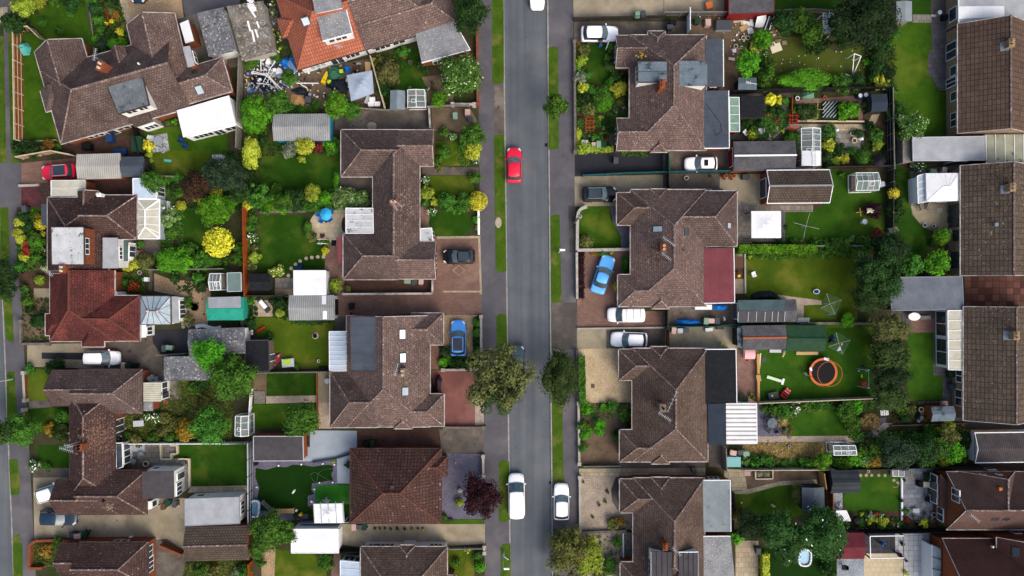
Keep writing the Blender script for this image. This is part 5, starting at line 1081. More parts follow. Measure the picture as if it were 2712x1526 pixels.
outb("shed","square black flat-roofed shed in front of the golden bush","shed",[(588,922),(590,1126),(815,1122),(812,920)],F['black'],DKW,2.1,None)
outb("shed","black shed in the fenced corner behind the strawberry bed","shed",[(1838,905),(1840,1072),(1992,1068),(1988,900)],F['navy'],DKW,2.1,'x',12)
outb("shed","grey-teal flat shed below the lime green round tree","shed",[(566,745),(562,862),(738,862),(735,742)],mat("grey_teal_felt",c('5f6f78'),c('4f5f68'),1),DKW,1.9,'x',12)
lg=glasshouse("long greenhouse with a half white roof beside the garden patio",[(1168,1232),(1170,1590),(1354,1590),(1352,1232)],2.0,'y',22,6)
T('b3');part(lg.root,"shade_sheet",MB().hexa([P(1172,70,2.1),P(1172,214,2.1),P(1262,214,2.4),P(1262,70,2.4)],[P(1172,70,2.12),P(1172,214,2.12),P(1262,214,2.42),P(1262,70,2.42)]).hexa([P(1262,70,2.4),P(1262,214,2.4),P(1350,214,2.1),P(1350,70,2.1)],[P(1262,70,2.42),P(1262,214,2.42),P(1350,214,2.12),P(1350,70,2.12)]),F['white'])
outb("garage","brown tiled garage with an orange brick end and white door","garage",[(835,258),(838,575),(1440,570),(1432,256)],RT['shedtile'],OBRICK,2.6,'x',26,ridge=PAL['grey'],gut=True,door=(3,.5,2.3,2.2))
glasshouse("white-framed greenhouse with a pitched roof on the lawn",[(1690,282),(1692,452),(1912,448),(1905,280)],2.0,'x',24,4)
gazebo("square white gazebo with dark posts on the slabs",[(688,650),(690,908),(974,908),(974,648)],2.6,F['white'],.3)
T('c3');g=outb("garage","garage with a teal felt slope, white battens and lichen on one end","garage",[(556,128),(560,342),(1120,335),(1112,115)],TEALS,DKW,2.2,'x',16,door=(3,.5,2.0,1.9))
mb=MB();mb.poly([q[0]+q[1]*.015 for q in[g.on(0,0,*t)for t in((562,232),(566,338),(1012,333),(1010,232))]]);part(g.root,"dark_sheet",mb,F['char']);mb=MB();mb.poly([q[0]+q[1]*.02 for q in[g.on(0,1,*t)for t in((1012,120),(1014,228),(1118,226),(1110,118))]]);mb.poly([q[0]+q[1]*.02 for q in[g.on(0,0,*t)for t in((1014,232),(1014,335),(1120,333),(1118,230))]]);part(g.root,"lichen_sheet",mb,SLATED)
mb=MB()
for x in(563,660,738,820,890,945,1010):a=g.on(0,0,x,236);b2=g.on(0,0,x-6,330);mb.tube(a[0]+a[1]*.05,b2[0]+b2[1]*.05,.04,4)
part(g.root,"batten",mb,PAL['lgrey'])
outb("garage","grey lichen garage with a red ridge beside the bright green shed","garage",[(600,372),(603,606),(1022,600),(1020,368)],SLATED,REND,2.3,'x',12,ridge=PAL['terra'],door=(3,.5,2.1,2.0,PAL['grey']))
g=outb("shed","shed with dark green ribbed sheets next to the rotary dryer","shed",[(1016,366),(1020,612),(1396,618),(1390,362)],GRIB,PAL['dkgreen'],2.3,'x',13,ridge=GRIB)
T('c3');outb("shed","narrow grey-blue shed front at the end of the red-ridged garage","shed",[(553,395),(556,578),(603,575),(598,392)],F['blue'],DKW,2.1,None)
T('c4');g=outb("shed","grey shed with two roof slopes and a brown porch end","shed",[(1282,1150),(1285,1292),(1506,1285),(1500,1148)],F['blue'],BRW,2.0,'x',22)
T('d3');g=outb("shed","dark ribbed felt shed with a barn-shaped roof","shed",[(1448,436),(1450,655),(1718,652),(1712,432)],mat("banded_black_felt",c('3d4247'),c('353a3f'),.8,spk=[(c('59636b'),2.2,.64)],wave=('Y',.45,.7)),DKW,2.1,'x',24)
outb("shed","steel grey felt shed beside the olive clipped shrub","shed",[(1172,600),(1176,828),(1390,826),(1388,598)],mat("steel_felt",c('5b646b'),c('4e575e'),.6,spk=c('747d84'),ss=1.5,st=.62),DKW,2.1,'y',14)
g=outb("shed","maroon felt shed with two slopes beside the black deck","shed",[(1500,1035),(1495,1286),(1772,1284),(1765,1030)],mat("maroon_felt",c('6a2f38'),c('5c2931'),.8),DKW,2.2,'x',20)
glasshouse("small greenhouse with a white roof frame among dark shrubs",[(1472,196),(1480,290),(1700,288),(1685,196)],2.0,'x',12,3)
outb("hutch","white-roofed small hutch at the edge of the white-flowered tree","hutch",[(1500,822),(1530,918),(1640,918),(1600,822)],F['white'],UPVC,1.3,None,trim=UPVC)
T('d4');g=outb("garage","grey ribbed-roof garage with a white gable at the right edge","garage",[(1655,75),(1705,362),(2500,352),(2500,68)],RIBD,REND,2.3,'x',18,over=.1,trim=UPVC,gut=True)
T('a4');outb("shed","pale grey ridged shed at the top beside the dark tree","shed",[(950,15),(952,205),(1100,203),(1098,12)],mat("light_grey_felt",c('8b9499'),c('7e878c'),1),GRW,2.0,'y',16)
T('a4');g=outb("garage","long grey flat-roofed garage between two houses at the right edge","garage",[(1105,1320),(1110,1542),(1812,1538),(1800,1308)],F['light'],DKW,2.5,None,trim=PAL['lgrey'],door=(1,.7,1.8,1.9))
outb("shed","low timber lean-to at the end of the long grey garage","shed",[(1010,1345),(1012,1572),(1108,1555),(1106,1322)],GRW,GRW,1.7,None)
T('a4');g=Bld("carport","carport with cream see-through roof panels and dark hollows","carport",1990,1400);q=[P(x,y,2.5)for x,y in((1806,1292),(1812,1570),(2500,1560),(2500,1288))]
part(g.root,"roof",MB().hexa([v-Vector((0,0,.05))for v in q],q),mat("dirty_clear_panels",c('a3a591'),c('8f917f'),.6,spk=[(c('3a3c36'),.9,.6)],rough=.4));mb=MB()
for t in(0,.13,.26,.39,.52):mb.tube(q[0].lerp(q[3],t)+Vector((0,0,.03)),q[1].lerp(q[2],t)+Vector((0,0,.03)),.045,4)
part(g.root,"rafter",mb,UPVC)
for v in q:part(g.root,"post",MB().box(v.x+(.1 if v.x<50 else-.1),v.y*.995,0,.1,.1,2.44),UPVC)
T('c4');g=outb("garage","slate blue speckled flat-roofed garage by the white oval table","garage",[(880,-92),(905,226),(1596,218),(1580,-98)],mat("slate_blue_lichen",c('6d747e'),c('5f6670'),.7,spk=[(c('b5bac0'),5,.64),(c('44494f'),4,.62)]),DKW,2.5,None,door=(1,.5,.9,1.9),trim=PAL['grey'])
def loft(mb,st,close=True):
 """st: list of rings of equal length, first to last"""
 n=len(st[0]);vs=[v for r in st for v in r];fs=[]
 for k in range(len(st)-1):
  for i in range(n):fs.append((k*n+i,(k+1)*n+i,(k+1)*n+(i+1)%n,k*n+(i+1)%n))
 if close:fs+=[tuple(range(n)),tuple(range((len(st)-1)*n,len(st)*n))[::-1]]
 return mb.add(vs,fs)
KIND={
'hatch':dict(b=(-.47,.23),r=(-.36,.045),h=1.48,tail=.96),'suv':dict(b=(-.475,.23),r=(-.38,.06),h=1.62,tail=1.02),'mpv':dict(b=(-.485,.30),r=(-.43,.09),h=1.62,tail=1.0),
'estate':dict(b=(-.48,.22),r=(-.42,.03),h=1.50,tail=.98),'saloon':dict(b=(-.36,.21),r=(-.22,.03),h=1.44,tail=.98),'van':dict(b=(-.495,.30),r=(-.485,.13),h=1.85,tail=1.1),'bigvan':dict(b=(-.497,.33),r=(-.49,.13),h=1.98,tail=1.15)}
def car(name,label,x,y,ang,L,Wd,kind,paint,roof=None,rails=None,sunroof=False,flip=False,door=False,rack=False):
 """x, y: middle of the car in the photo; ang: heading in degrees, 0 = right, 90 = up"""
 k=KIND[kind];p=P(x,y,.8);e=thing(name,label,"van" if 'van' in kind else "car",(p.x,p.y,-.11 if name.startswith('road')else .02),R(ang),"parked vehicles");e.name=name.replace('road_','')
 pm=CARP[paint];hw=Wd/2;H_=k['h'];van='van' in kind
 S_=[(-.5,.80,.62),(-.488,.93,.86),(-.455,.985,k['tail']),(-.3,1,.97),(0,1,.96),(.18,1,.95),(.27,.99,.90 if not van else .98),(.36,.965,.83 if not van else .9),(.43,.91,.76),(.475,.78,.68),(.5,.55,.56)]
 rings=[]
 for u,w,zt in S_:
  w*=hw;zb=.24 if abs(u)<.45 else .3
  half=[(w*.90,zb),(w*.99,zb+.12),(w,(zb+zt)/2),(w*.985,zt-.13),(w*.93,zt-.035),(w*.72,zt+.012),(w*.36,zt+.03)]
  rings.append([Vector((u*L,a,z))for a,z in half]+[Vector((u*L,0,zt+.035))]+[Vector((u*L,-a,z))for a,z in half[::-1]])
 mb=MB();loft(mb,rings);mb.smooth=True
 bo=part(e,"body",mb,pm,world=False);md=bo.modifiers.new("round",'SUBSURF');md.levels=md.render_levels=1
 br,bf=k['b'][0]*L,k['b'][1]*L;rr,rf=k['r'][0]*L,k['r'][1]*L;bw,rw=hw*.90,hw*(.72 if not van else .80);zb,zr=.93,H_
 cf,crr=.07*L*(.75 if not van else .4),.03*L
 def ring(f,r,w,z,c1,c2,cz=0):
  n=6;o=[Vector((f-c1*t*t,w*-t,z))for t in[-1+2*i/n for i in range(n+1)]]
  for s_ in(.34,.67):o.append(Vector((f-c1+(r+c2-f+c1)*s_,-w*1.015,z)))
  o+=[Vector((r+c2*t*t,w*t,z))for t in[-1+2*i/n for i in range(n+1)]]
  for s_ in(.33,.66):o.append(Vector((r+c2+(f-c1-r-c2)*s_,w*1.015,z)))
  return o
 B0=ring(bf,br,bw,zb,cf,crr);B1=ring(rf,rr,rw,zr-.05,cf*.55,crr*.9);B2=ring(rf-.06,rr+.05,rw*.9,zr-.01,cf*.5,crr*.8)
 n=len(B0);g=MB();g.smooth=True;vs=B0+B1+B2+[Vector(((rf+rr)/2,0,zr+.02))];fs=[]
 for a in(0,1):
  for i in range(n):fs.append((a*n+i,(a+1)*n+i,(a+1)*n+(i+1)%n,a*n+(i+1)%n))
 for i in range(n):fs.append((2*n+i,3*n,2*n+(i+1)%n))
 g.add(vs,fs);part(e,"cabin",g,pm,world=False)
 def pane(nm,i0,i1,t0,t1,m=GLASS,off=.012):
  q=MB();q.smooth=True;cen=Vector(((rf+rr)/2,0,1.1));idx=[i%n for i in range(i0,i1+1)];lo=[];hi=[]
  for i in idx:
   d=B1[i]-B0[i];tn=(B0[(i+1)%n]-B0[(i-1)%n]);nn=tn.cross(d).normalized();nn=nn if nn.dot(B0[i]-cen)>0 else-nn
   lo.append(B0[i]+d*t0+nn*off+Vector((0,0,.004)));hi.append(B0[i]+d*t1+nn*off+Vector((0,0,.004)))
  for a in range(len(idx)-1):q.poly([lo[a],lo[a+1],hi[a+1],hi[a]])
  part(e,nm,q,m,world=False)
 pane("windscreen",0,6,.10,.97,CARG)
 if kind not in('van','bigvan'):pane("rear_window",9,15,.22 if kind!='saloon' else .12,.96)
 if van:pane("side_window",6,7,.12,.85);pane("side_window",17,18,.12,.85)
 else:
  for a in(6,7,8,15,16,17):pane("side_window",a,a+1,.12,.88,PAL['black']if door and a in(6,7)else GLASS)
 if van:pane("rear_window",10,14,.35,.85)
 if roof or sunroof:
  t0,t1,w_=(.10,.94,.84)if roof else(.48,.80,.58);q=MB();X=lambda t:rr+.05+(rf-rr-.12)*t
  N=6;q.smooth=True
  for i in range(N):
   for sgn in(-1,1):
    q.poly([Vector((X(t0+(t1-t0)*a),rw*w_*sgn*s_,zr+.016*(1-s_)+.012))for a,s_ in((i/N,0),((i+1)/N,0),((i+1)/N,1),(i/N,1))][::sgn])
  part(e,"glass_roof" if roof else "sunroof",q,PHROOF if roof else PAL['black'],world=False)
 if rails:
  for s_ in(-1,1):part(e,"roof_rail",MB().tube((rr+.15,s_*rw*.93,zr+.05),(rf-.12,s_*rw*.93,zr+.05),.03,5),PAL[rails],world=False)
 if rack:
  for t in(.2,.5,.8):part(e,"roof_rack",MB().tube((rr+(rf-rr)*t,-rw,zr+.09),(rr+(rf-rr)*t,rw,zr+.09),.03,5),PAL['lgrey'],world=False)
 for s_ in(-1,1):
  part(e,"mirror",MB().box(bf-.33,s_*(hw+.09),.92,.13,.2,.14,0,.8),pm,world=False)
  part(e,"headlight",MB().hexa([(L*a,s_*hw*b_,z)for a,b_,z in((.40,.93,.66),(.475,.70,.62),(.455,.50,.70),(.38,.80,.76))][::s_],[(L*a,s_*hw*b_,z+.05)for a,b_,z in((.40,.93,.70),(.477,.70,.64),(.452,.50,.715),(.38,.80,.79))][::s_]),LAMPG,world=False)
  part(e,"tail_light",MB().box(-L*.478,s_*hw*.80,.72,.07,hw*.28,.16),TAILR,world=False)
  for u in(-.29,.30):
   w=part(e,"wheel",MB().tube((u*L,s_*(hw-.2),.31),(u*L,s_*(hw+.012),.31),.315,16),RUB,world=False);part(w,"rim",MB().tube((u*L,s_*(hw+.005),.31),(u*L,s_*(hw+.022),.31),.2,12),RIMM,world=False)
 if door:
  d=part(e,"open_door",MB().hexa([(.28*L-.2,-hw,.45),(.28*L-.55,-hw-.85,.45),(.28*L-.47,-hw-.88,.45),(.28*L-.12,-hw-.02,.45)],[(.28*L-.2,-hw,1.05),(.28*L-.55,-hw-.85,1.05),(.28*L-.47,-hw-.88,1.05),(.28*L-.12,-hw-.02,1.05)]),pm,world=False)
  part(d,"window_frame",MB().path([(.28*L-.2,-hw,1.05),(.28*L-.4,-hw-.25,1.4),(.28*L-.5,-hw-.75,1.4),(.28*L-.52,-hw-.86,1.05)],.025,5),PAL['lgrey'],world=False)
 part(e,"number_plate",MB().box(.497*L,0,.42,.03,.5,.11),PAL['lgrey'],world=False)
 return e
T('b2');car("road_hatchback","bright red hatchback parked on the main road",585,203,90,4.25,1.82,'hatch','red')
car("hatchback","black car with a dark glass roof on the brick-edged concrete drive",1405,486,0,4.2,1.85,'suv','black',True,'grey')
car("saloon","light blue saloon parked at an angle on brown block paving",1440,1258,71,4.75,1.82,'saloon','sky')
car("hatchback","black car with a grey-tinted roof on the brick drive with a diamond pattern",55,1085,180,3.9,1.75,'hatch','black',True)
T('a2');car("road_hatchback","white car cut by the top edge of the photo on the main road",808,-80,-90,4.2,1.8,'hatch','white')
car("hatchback","white hatchback with its front door open beside a front lawn",1408,322,0,4.5,1.88,'hatch','white',door=True)
T('c2');car("small_van","white small van with a roof rack on brown paving",1657,268,180,4.4,1.82,'van','white',rack=True)
car("estate_car","white hatchback parked on the pale concrete driveway below the roof-rack van",1690,508,178,4.4,1.85,'hatch','white')
car("road_hatchback","slate grey car half hidden under the olive street tree",615,730,90,4.2,1.8,'hatch','slate',None,'grey')
car("estate_car","blue estate car with a dark roof and rails on tan gravel",48,492,90,4.35,1.85,'suv','blue',True,'lgrey')
T('d2');car("road_van","long white van parked on the main road below the big trees",608,675,91,5.15,2.0,'bigvan','white')
car("hatchback","white hatchback parked half on the pavement at the bottom of the road",1040,738,90,4.4,1.85,'hatch','white')
T('c0');car("people_carrier","white people carrier on a long stained concrete drive",978,683,0,4.25,1.78,'mpv','white')
T('b0');car("hatchback","red car with a black glass roof and silver rails in front of the ribbed garage",556,272,184,4.15,1.85,'suv','red',True,'lgrey')
T('d0');car("hatchback","white car with its bonnet hidden under the brown gable eaves",500,645,18,4.2,1.78,'hatch','white')
car("estate_car","dark navy car on stained concrete beside the brown gable",560,890,-1,4.4,1.85,'estate','navy')
T('b3');car("hatchback","white hatchback with a black sunroof in front of the grey garage",206,196,181,3.95,1.72,'hatch','white',sunroof=True)
T('a0');car("hatchback","dark car just in frame at the top on pale gravel",1320,-140,-90,4.2,1.8,'hatch','navy')
T('c1');p=P(2032,932,.5);e=thing("motorbike","motorbike under a dark purple cover beside the red surfaced drive","motorbike",(p.x,p.y,0),R(85))
mb=MB();loft(mb,[[Vector((x,w*math.cos(a),.12+(h_-.12)*max(0,math.sin(a))**.8))for a in[math.pi*i/8 for i in range(9)]]for x,w,h_ in((-1.0,.12,.5),(-.8,.25,.85),(-.3,.3,.95),(.2,.32,1.0),(.5,.42,1.12),(.75,.25,.9),(1.02,.1,.5))]);mb.smooth=True
part(e,"cover",mb,mat("purple_cover",c('2a2735'),c('3b3748'),5,rough=.4,bump=.6,bs=6),world=False)
for x in(-.75,.75):part(e,"wheel",MB().tube((x,-.06,.3),(x,.06,.3),.3,14),RUB,world=False)
part(e,"handlebar",MB().tube((.5,-.4,1.08),(.5,.4,1.08),.02,5),PAL['black'],world=False)
T('c3');mb=MB();q=[P(680,120,0),P(675,70,0),P(760,42,0),P(880,38,0),P(935,70,0),P(942,122,0)]
def heap(name,label,cat,pts,h,m,n=9,seed=1,group=None,rough_=.25):
 """crumpled heap or cover over a plan outline"""
 q=[P(x,y,0)for x,y in pts];ce=sum(q,Vector())/len(q);mb=MB();mb.smooth=False;rings=[]
 N=max(14,len(q)*2);out=[]
 for i in range(N):t=i/N*len(q);a,b_=q[int(t)%len(q)],q[(int(t)+1)%len(q)];out.append(a.lerp(b_,t%1))
 K=5
 for k_ in range(K):
  f=1-k_/(K-.6);z=h*(1-f**2.2)if k_ else 0
  rings.append([Vector((ce.x+(o.x-ce.x)*f,ce.y+(o.y-ce.y)*f,max(0,z+(rough_*h*NZ.noise(Vector((o.x*f*2.2,o.y*f*2.2,seed+k_)))if k_ else 0))))for o in out])
 loft(mb,rings);return solo(name,mb,m,label,cat,group)
heap("covered_boat","something long under a black tarpaulin beside the teal felt garage","tarpaulin",[(680,120),(675,72),(760,42),(880,38),(935,70),(942,122)],.9,TARPK,seed=4)
SKIN=PAL['skin']
def person(label,x,y,rz,joints,top,legs,hair):
 p=P(x,y,0);e=thing("person",label,"person",(p.x,p.y,0),R(rz));J=joints
 def skinm(nm,V,E,Rd,m):
  mb=MB();mb.smooth=True
  for a,b_ in E:mb.tube(V[a],V[b_],Rd[a],10,Rd[b_])
  for v,r in zip(V,Rd):mb.lathe([(r*.02,v[2]-r),(r*.7,v[2]-r*.7),(r,v[2]),(r*.7,v[2]+r*.7),(r*.02,v[2]+r)],v[0],v[1],10)
  o=part(e,nm,mb,m,world=False);rm_=o.modifiers.new('weld','REMESH');rm_.mode='VOXEL';rm_.voxel_size=.022;rm_.use_smooth_shade=True;return o
 V=[J['hip'],J['chest'],J['neck'],J['head'],J['hl'],J['kl'],J['fl'],J['hr'],J['kr'],J['fr'],J['sl'],J['el'],J['wl'],J['sr'],J['er'],J['wr'],J['tl'],J['tr']]
 E=[(0,1),(1,2),(2,3),(0,4),(4,5),(5,6),(0,7),(7,8),(8,9),(1,10),(10,11),(11,12),(1,13),(13,14),(14,15),(6,16),(9,17)]
 Rd=[.13,.13,.06,.10,.09,.06,.04,.09,.06,.04,.06,.045,.03,.06,.045,.03,.03,.03]
 b_=skinm("body",V,E,Rd,SKIN)
 k=lambda n_:J[n_]
 skinm("trousers",[k('hip'),k('hl'),k('kl'),k('fl'),k('hr'),k('kr'),k('fr')],[(0,1),(1,2),(2,3),(0,4),(4,5),(5,6)],[.15,.11,.08,.06,.11,.08,.06],legs)
 skinm("top",[k('hip'),k('chest'),k('sl'),k('el'),k('sr'),k('er')],[(0,1),(1,2),(2,3),(1,4),(4,5),(2,4)],[.15,.165,.085,.065,.085,.065],top)
 h_=J['head'];mb=MB();mb.smooth=True;mb.lathe([(.108,h_[2]-.02),(.118,h_[2]+.04),(.09,h_[2]+.1),(.02,h_[2]+.13)],h_[0]-.015,h_[1],12);part(e,"hair",mb,hair,world=False)
 for s_ in('wl','wr'):
  w=J[s_];el_=J['e'+s_[1]];d=(Vector(w)-Vector(el_)).normalized();mb=MB();o=d.orthogonal().normalized();w=Vector(w)
  mb.tube(w,w+d*.09,.035,6,.03)
  for i in range(4):a=w+d*.08+o*(i-1.5)*.018;mb.tube(a,a+d*(.06+.01*(i in(1,2))),.009,5)
  mb.tube(w+d*.02+o*.03,w+d*.07+o*.06,.011,5);part(e,"hand",mb,SKIN,world=False)
 return e
ST=dict(hip=(0,0,.92),chest=(.05,0,1.32),neck=(.08,0,1.5),head=(.12,0,1.62),hl=(0,.1,.88),kl=(.14,.1,.48),fl=(.05,.1,.08),hr=(0,-.1,.88),kr=(-.02,-.1,.48),fr=(-.22,-.1,.1),sl=(.06,.19,1.4),el=(.12,.26,1.12),wl=(.32,.24,1.0),sr=(.06,-.19,1.4),er=(.06,-.27,1.12),wr=(.24,-.24,.94),tl=(.2,.1,.05),tr=(-.06,-.1,.05))
T('d4');person("person in a blue top and dark trousers walking across the black deck",768,1105,-40,ST,PAL['blue'],PAL['black'],mat("hair_brown",c('3a2a20')))
BN=dict(hip=(0,0,.88),chest=(.38,0,1.05),neck=(.52,0,1.08),head=(.64,0,1.08),hl=(0,.1,.85),kl=(.05,.1,.45),fl=(-.02,.1,.08),hr=(0,-.1,.85),kr=(.05,-.1,.45),fr=(-.02,-.1,.08),sl=(.4,.19,1.08),el=(.5,.24,.82),wl=(.68,.16,.75),sr=(.4,-.19,1.08),er=(.5,-.24,.82),wr=(.68,-.16,.75),tl=(.14,.1,.05),tr=(.14,-.1,.05))
T('a2');person("person in blue leaning in at the open door of the white car",1408,452,95,BN,PAL['dgrey'],PAL['blue'],PAL['black'])
def many(k,s):
 """sheet, then 'x,y,r,kind[,style]' items"""
 T(k)
 for it in s.split():
  a=it.split(',');st={'b':'bush','o':'ball','s':'spire','a':'airy'}[a[4]]if len(a)>4 and a[4]else 'bush'
  plant(float(a[0]),float(a[1]),float(a[2]),a[3],st,float(a[5])if len(a)>5 else None)
T('a0');tree(240,60,118,'lime',h=2.4);tree(365,-10,100,'lime',h=1.8);plant(140,235,115,'dark','spire',hf=1.3)
many('a0','410,215,40,mid,o 675,145,34,mid,o 575,300,38,mid,o 915,90,70,dark,s 945,200,70,mid,s 975,300,75,mid,s 1070,100,45,olive 1150,305,42,gold 1020,228,24,gold 1068,210,26,gold 985,430,75,blue 1090,415,60,bright 1170,410,62,bright 1040,330,70,dark 1110,150,50,rust 880,20,60,mid 1070,20,70,dark 950,390,60,bright 1200,250,40,olive 180,1420,70,dark 310,1440,90,dark 470,1400,60,rust 560,1410,40,mid 420,1445,45,olive 1415,1395,52,gold 1680,1170,35,bright 1610,1175,30,big 1940,590,28,mid 700,20,90,dark 520,20,60,mid')
T('b0');tree(1480,370,112,'mid',h=2.2);tree(1890,400,155,'brown',h=2.4,style='bush',label="round brownish-purple smoke bush between the pale patio and the golden shrubs")
T('b0');tree(2095,285,155,'blue',h=3.0);tree(2060,640,160,'bright',h=2.4);tree(2100,950,128,'gold',h=2.6,style='ball',label="round golden-leaved tree standing above the hedge, left of the orange fence");tree(1675,1125,185,'bright',h=1.6,ry=125,style='bush');tree(1620,700,112,'pale',h=2.0,style='airy')
many('b0','1440,30,50,gold 1430,110,35,lime 1455,160,25,lime 1600,350,60,mid 1670,400,60,dark 2085,470,60,gold 1880,520,42,yel 1930,560,42,yel 1840,490,38,yel 1740,595,42,yel,o 2140,705,65,purp 1620,860,80,mid 1650,800,60,mid 1580,900,60,mid 1950,1135,95,mid 2050,1130,80,mid 1405,1140,72,olive,o 1235,1165,70,yel 1310,1150,55,yel 190,758,44,yel,o 172,862,44,yel,o 212,920,46,yel,o 390,778,46,gold,o 372,702,28,amber,o 240,1085,46,yel,o 185,1190,62,mid 330,900,70,mid 300,960,60,mid 380,950,50,bright 415,870,30,yel 225,700,62,dark 205,800,40,dark 385,1312,42,lime,o 290,800,50,dark 440,1200,30,yel 240,1400,45,mid 1980,265,48,yel 1690,330,60,mid 1720,470,50,mid 2040,540,50,mid 1680,1290,60,dark 1540,1190,60,dark 1290,1370,60,rflower 1200,1330,40,mid 1380,1300,30,wflower 1900,1290,60,mid 1940,1380,60,dark 1350,970,40,mid 1250,960,30,red 1830,1010,70,mid 1760,1000,50,mid 2150,1210,40,dark 310,1010,45,mid 260,960,35,olive 365,1010,40,mid 230,985,32,yel 420,1010,28,wflower 350,1090,45,mid 420,1130,40,dark 300,1130,42,mid 190,1000,30,mid 150,1270,40,dark')
T('b0');tree(20,1240,105,'dark',h=3.6,ry=150);tree(60,1380,120,'dark',h=3.4)
T('c0');tree(185,1370,165,'mid',h=2.6);tree(10,1400,120,'olvd',h=3.6);tree(2010,650,158,'bright',h=3.4);tree(2230,870,215,'mid',h=3.6);tree(2010,1330,185,'mid',h=3.0);plant(1790,1370,100,'amber',hf=1.1)
many('c0','365,330,72,dark 270,120,62,mid 285,215,50,dark 315,340,26,mid 560,750,80,vdark 490,770,60,dark 290,790,50,mid 600,1240,60,mid,o 650,1270,40,mid 480,1370,60,amber 590,1400,90,olvd 1800,150,55,mid 1800,310,60,olive 1945,1090,60,olive 1680,1300,60,olive 1500,1250,60,wflower 1400,1240,40,wflower 1880,960,70,mid 1960,920,70,dark 1580,1260,60,olive 1130,1270,40,pflower 1620,1360,50,olive 1260,370,30,dark')
many('d0','335,390,62,wflower 460,400,42,mid 570,1120,60,mid 440,1200,70,rough 1840,1350,60,olive 1920,1380,80,mid 2050,1400,60,olive 1300,140,70,olive 1480,120,60,mid 1560,60,60,olive 1640,120,60,mid 1230,110,50,mid 1160,110,40,mid'.replace('rough','rust'))
T('a1');tree(280,1080,150,'bright',h=2.4,ry=165);tree(500,980,128,'mid',h=2.6);tree(1050,1010,128,'bright',h=1.9);tree(605,750,85,'mid',h=1.8);tree(750,1410,92,'yel',h=2.0);tree(235,1440,90,'yel',h=2.0,ry=120)
many('a1','340,410,58,bright 330,470,50,bright 230,600,75,mid 300,570,50,bright 460,540,50,mid 1200,1060,90,mid 1290,1040,50,olive 850,1010,45,mid 720,1060,45,mid 260,1200,110,bright,b,90 190,1000,60,dark 1545,690,115,olv2 1480,600,70,olive 1500,860,70,dark 1600,780,60,olive 2040,960,85,bright 1900,640,70,dark 1960,590,50,dark 1700,500,60,mid 1420,600,40,yel 880,1410,62,red 1000,1400,70,bright 640,1400,60,grey 1080,1420,40,dark 1110,1380,30,dark 2090,1270,50,mid 1930,860,22,wflower 350,1350,50,dark')
T('a2');tree(75,735,215,'big',h=2.7,ry=215,style='bush',label="large glossy flowering bush between the grey garage wing and the pavement");tree(155,130,165,'dark',h=4.2,ry=210);tree(985,1025,128,'mid',h=3.4,label="small round street tree on the right-hand grass verge");tree(190,1290,125,'mid',h=2.2)
many('a2','0,1310,40,pale 210,1420,70,lime 1255,490,58,olive 1190,440,35,rust 1230,590,60,lime 1190,640,40,bright 1215,740,62,grey 1290,720,45,mid 1245,845,58,yel 1600,860,72,yel 1545,850,48,yel 1430,930,90,mid 1440,1000,80,bright 1360,880,60,mid 1250,930,62,dark 1320,950,60,dark 1300,1055,60,olive,o 1612,980,42,olive,o 1490,960,60,mid 1510,640,62,olvd 1560,720,60,dark 1620,780,50,dark 1510,450,45,mid 1480,560,40,mid 1420,1132,28,lime 1200,1310,36,yel,,85 1390,1320,62,mid 1340,1290,40,mid 1470,1325,26,red 1470,1180,42,dark 1565,1070,26,wflower 1445,1228,20,wflower 1305,1305,22,wflower 1260,1405,58,lime 1300,1420,40,lime 1640,1040,30,wflower 1520,1260,40,dark 1200,1050,30,mid 1300,860,50,mid 1500,800,50,mid')
T('b1');tree(240,130,100,'yel',h=2.0,ry=135);tree(310,500,130,'mid',h=2.2,style='airy');tree(60,330,150,'blue',h=3.0);tree(825,475,85,'lime',h=2.2,ry=95)
many('b1','470,560,100,bright 540,590,80,bright 660,560,100,dark 610,500,70,dark 840,570,90,mid 760,590,60,mid 930,540,80,bright 1110,540,105,pale 1200,530,90,pale 1290,540,95,pale 1050,350,32,bright,,75 1050,430,28,bright 200,590,50,gold 250,560,60,lime 780,830,45,mid,,90 820,900,52,olive 945,1030,40,gold 905,950,30,wflower 960,950,35,mid 915,890,25,red 265,1100,62,lime 230,1180,52,olive 510,1220,58,yflower 430,1250,50,yflower 265,1190,30,pale 1045,1365,58,lime,o 1160,1390,42,olive 1925,470,68,lime 2000,560,42,yel 2110,560,95,mid 1975,660,46,wflower 2085,80,72,mid 2040,225,45,olive 2020,170,50,mid 600,70,70,grey 720,150,40,lime 1040,20,70,mid 1000,70,50,mid 240,900,60,wflower 230,800,50,mid 250,720,50,mid 270,1000,35,pflower 970,1255,30,pflower 1910,350,45,wflower 1890,580,24,wflower 120,1010,60,mid 100,1110,70,mid 20,590,90,bright 90,540,60,bright 480,440,60,mid')
many('b2','190,70,92,yel 120,30,70,mid 210,150,40,wflower 210,330,66,mid 110,560,95,mid 40,620,70,mid 238,555,80,gold,o 225,730,42,bright 230,810,26,lime 1275,945,60,olive,o 1660,1130,45,mid 1650,1200,40,mid 1560,1370,28,yel,,60 1350,1045,40,rust 1520,1045,22,yel 1430,1050,50,mid 1250,40,62,lime,o')
T('c2');tree(440,860,315,'olv2',ry=335,h=5.6,style='airy',n=4600,label="big olive street tree overhanging the road and the slate grey car");tree(450,960,235,'olvd',ry=240,h=4.6,style='airy',label="dark lower crown leaning out below the big olive street tree");tree(1030,870,172,'olvd',ry=265,h=4.4,style='tree',label="dark twiggy street tree on the right-hand verge beside the gravel hedge")
hedge([(1225,665),(1232,1120)],62,1.3,'mid')
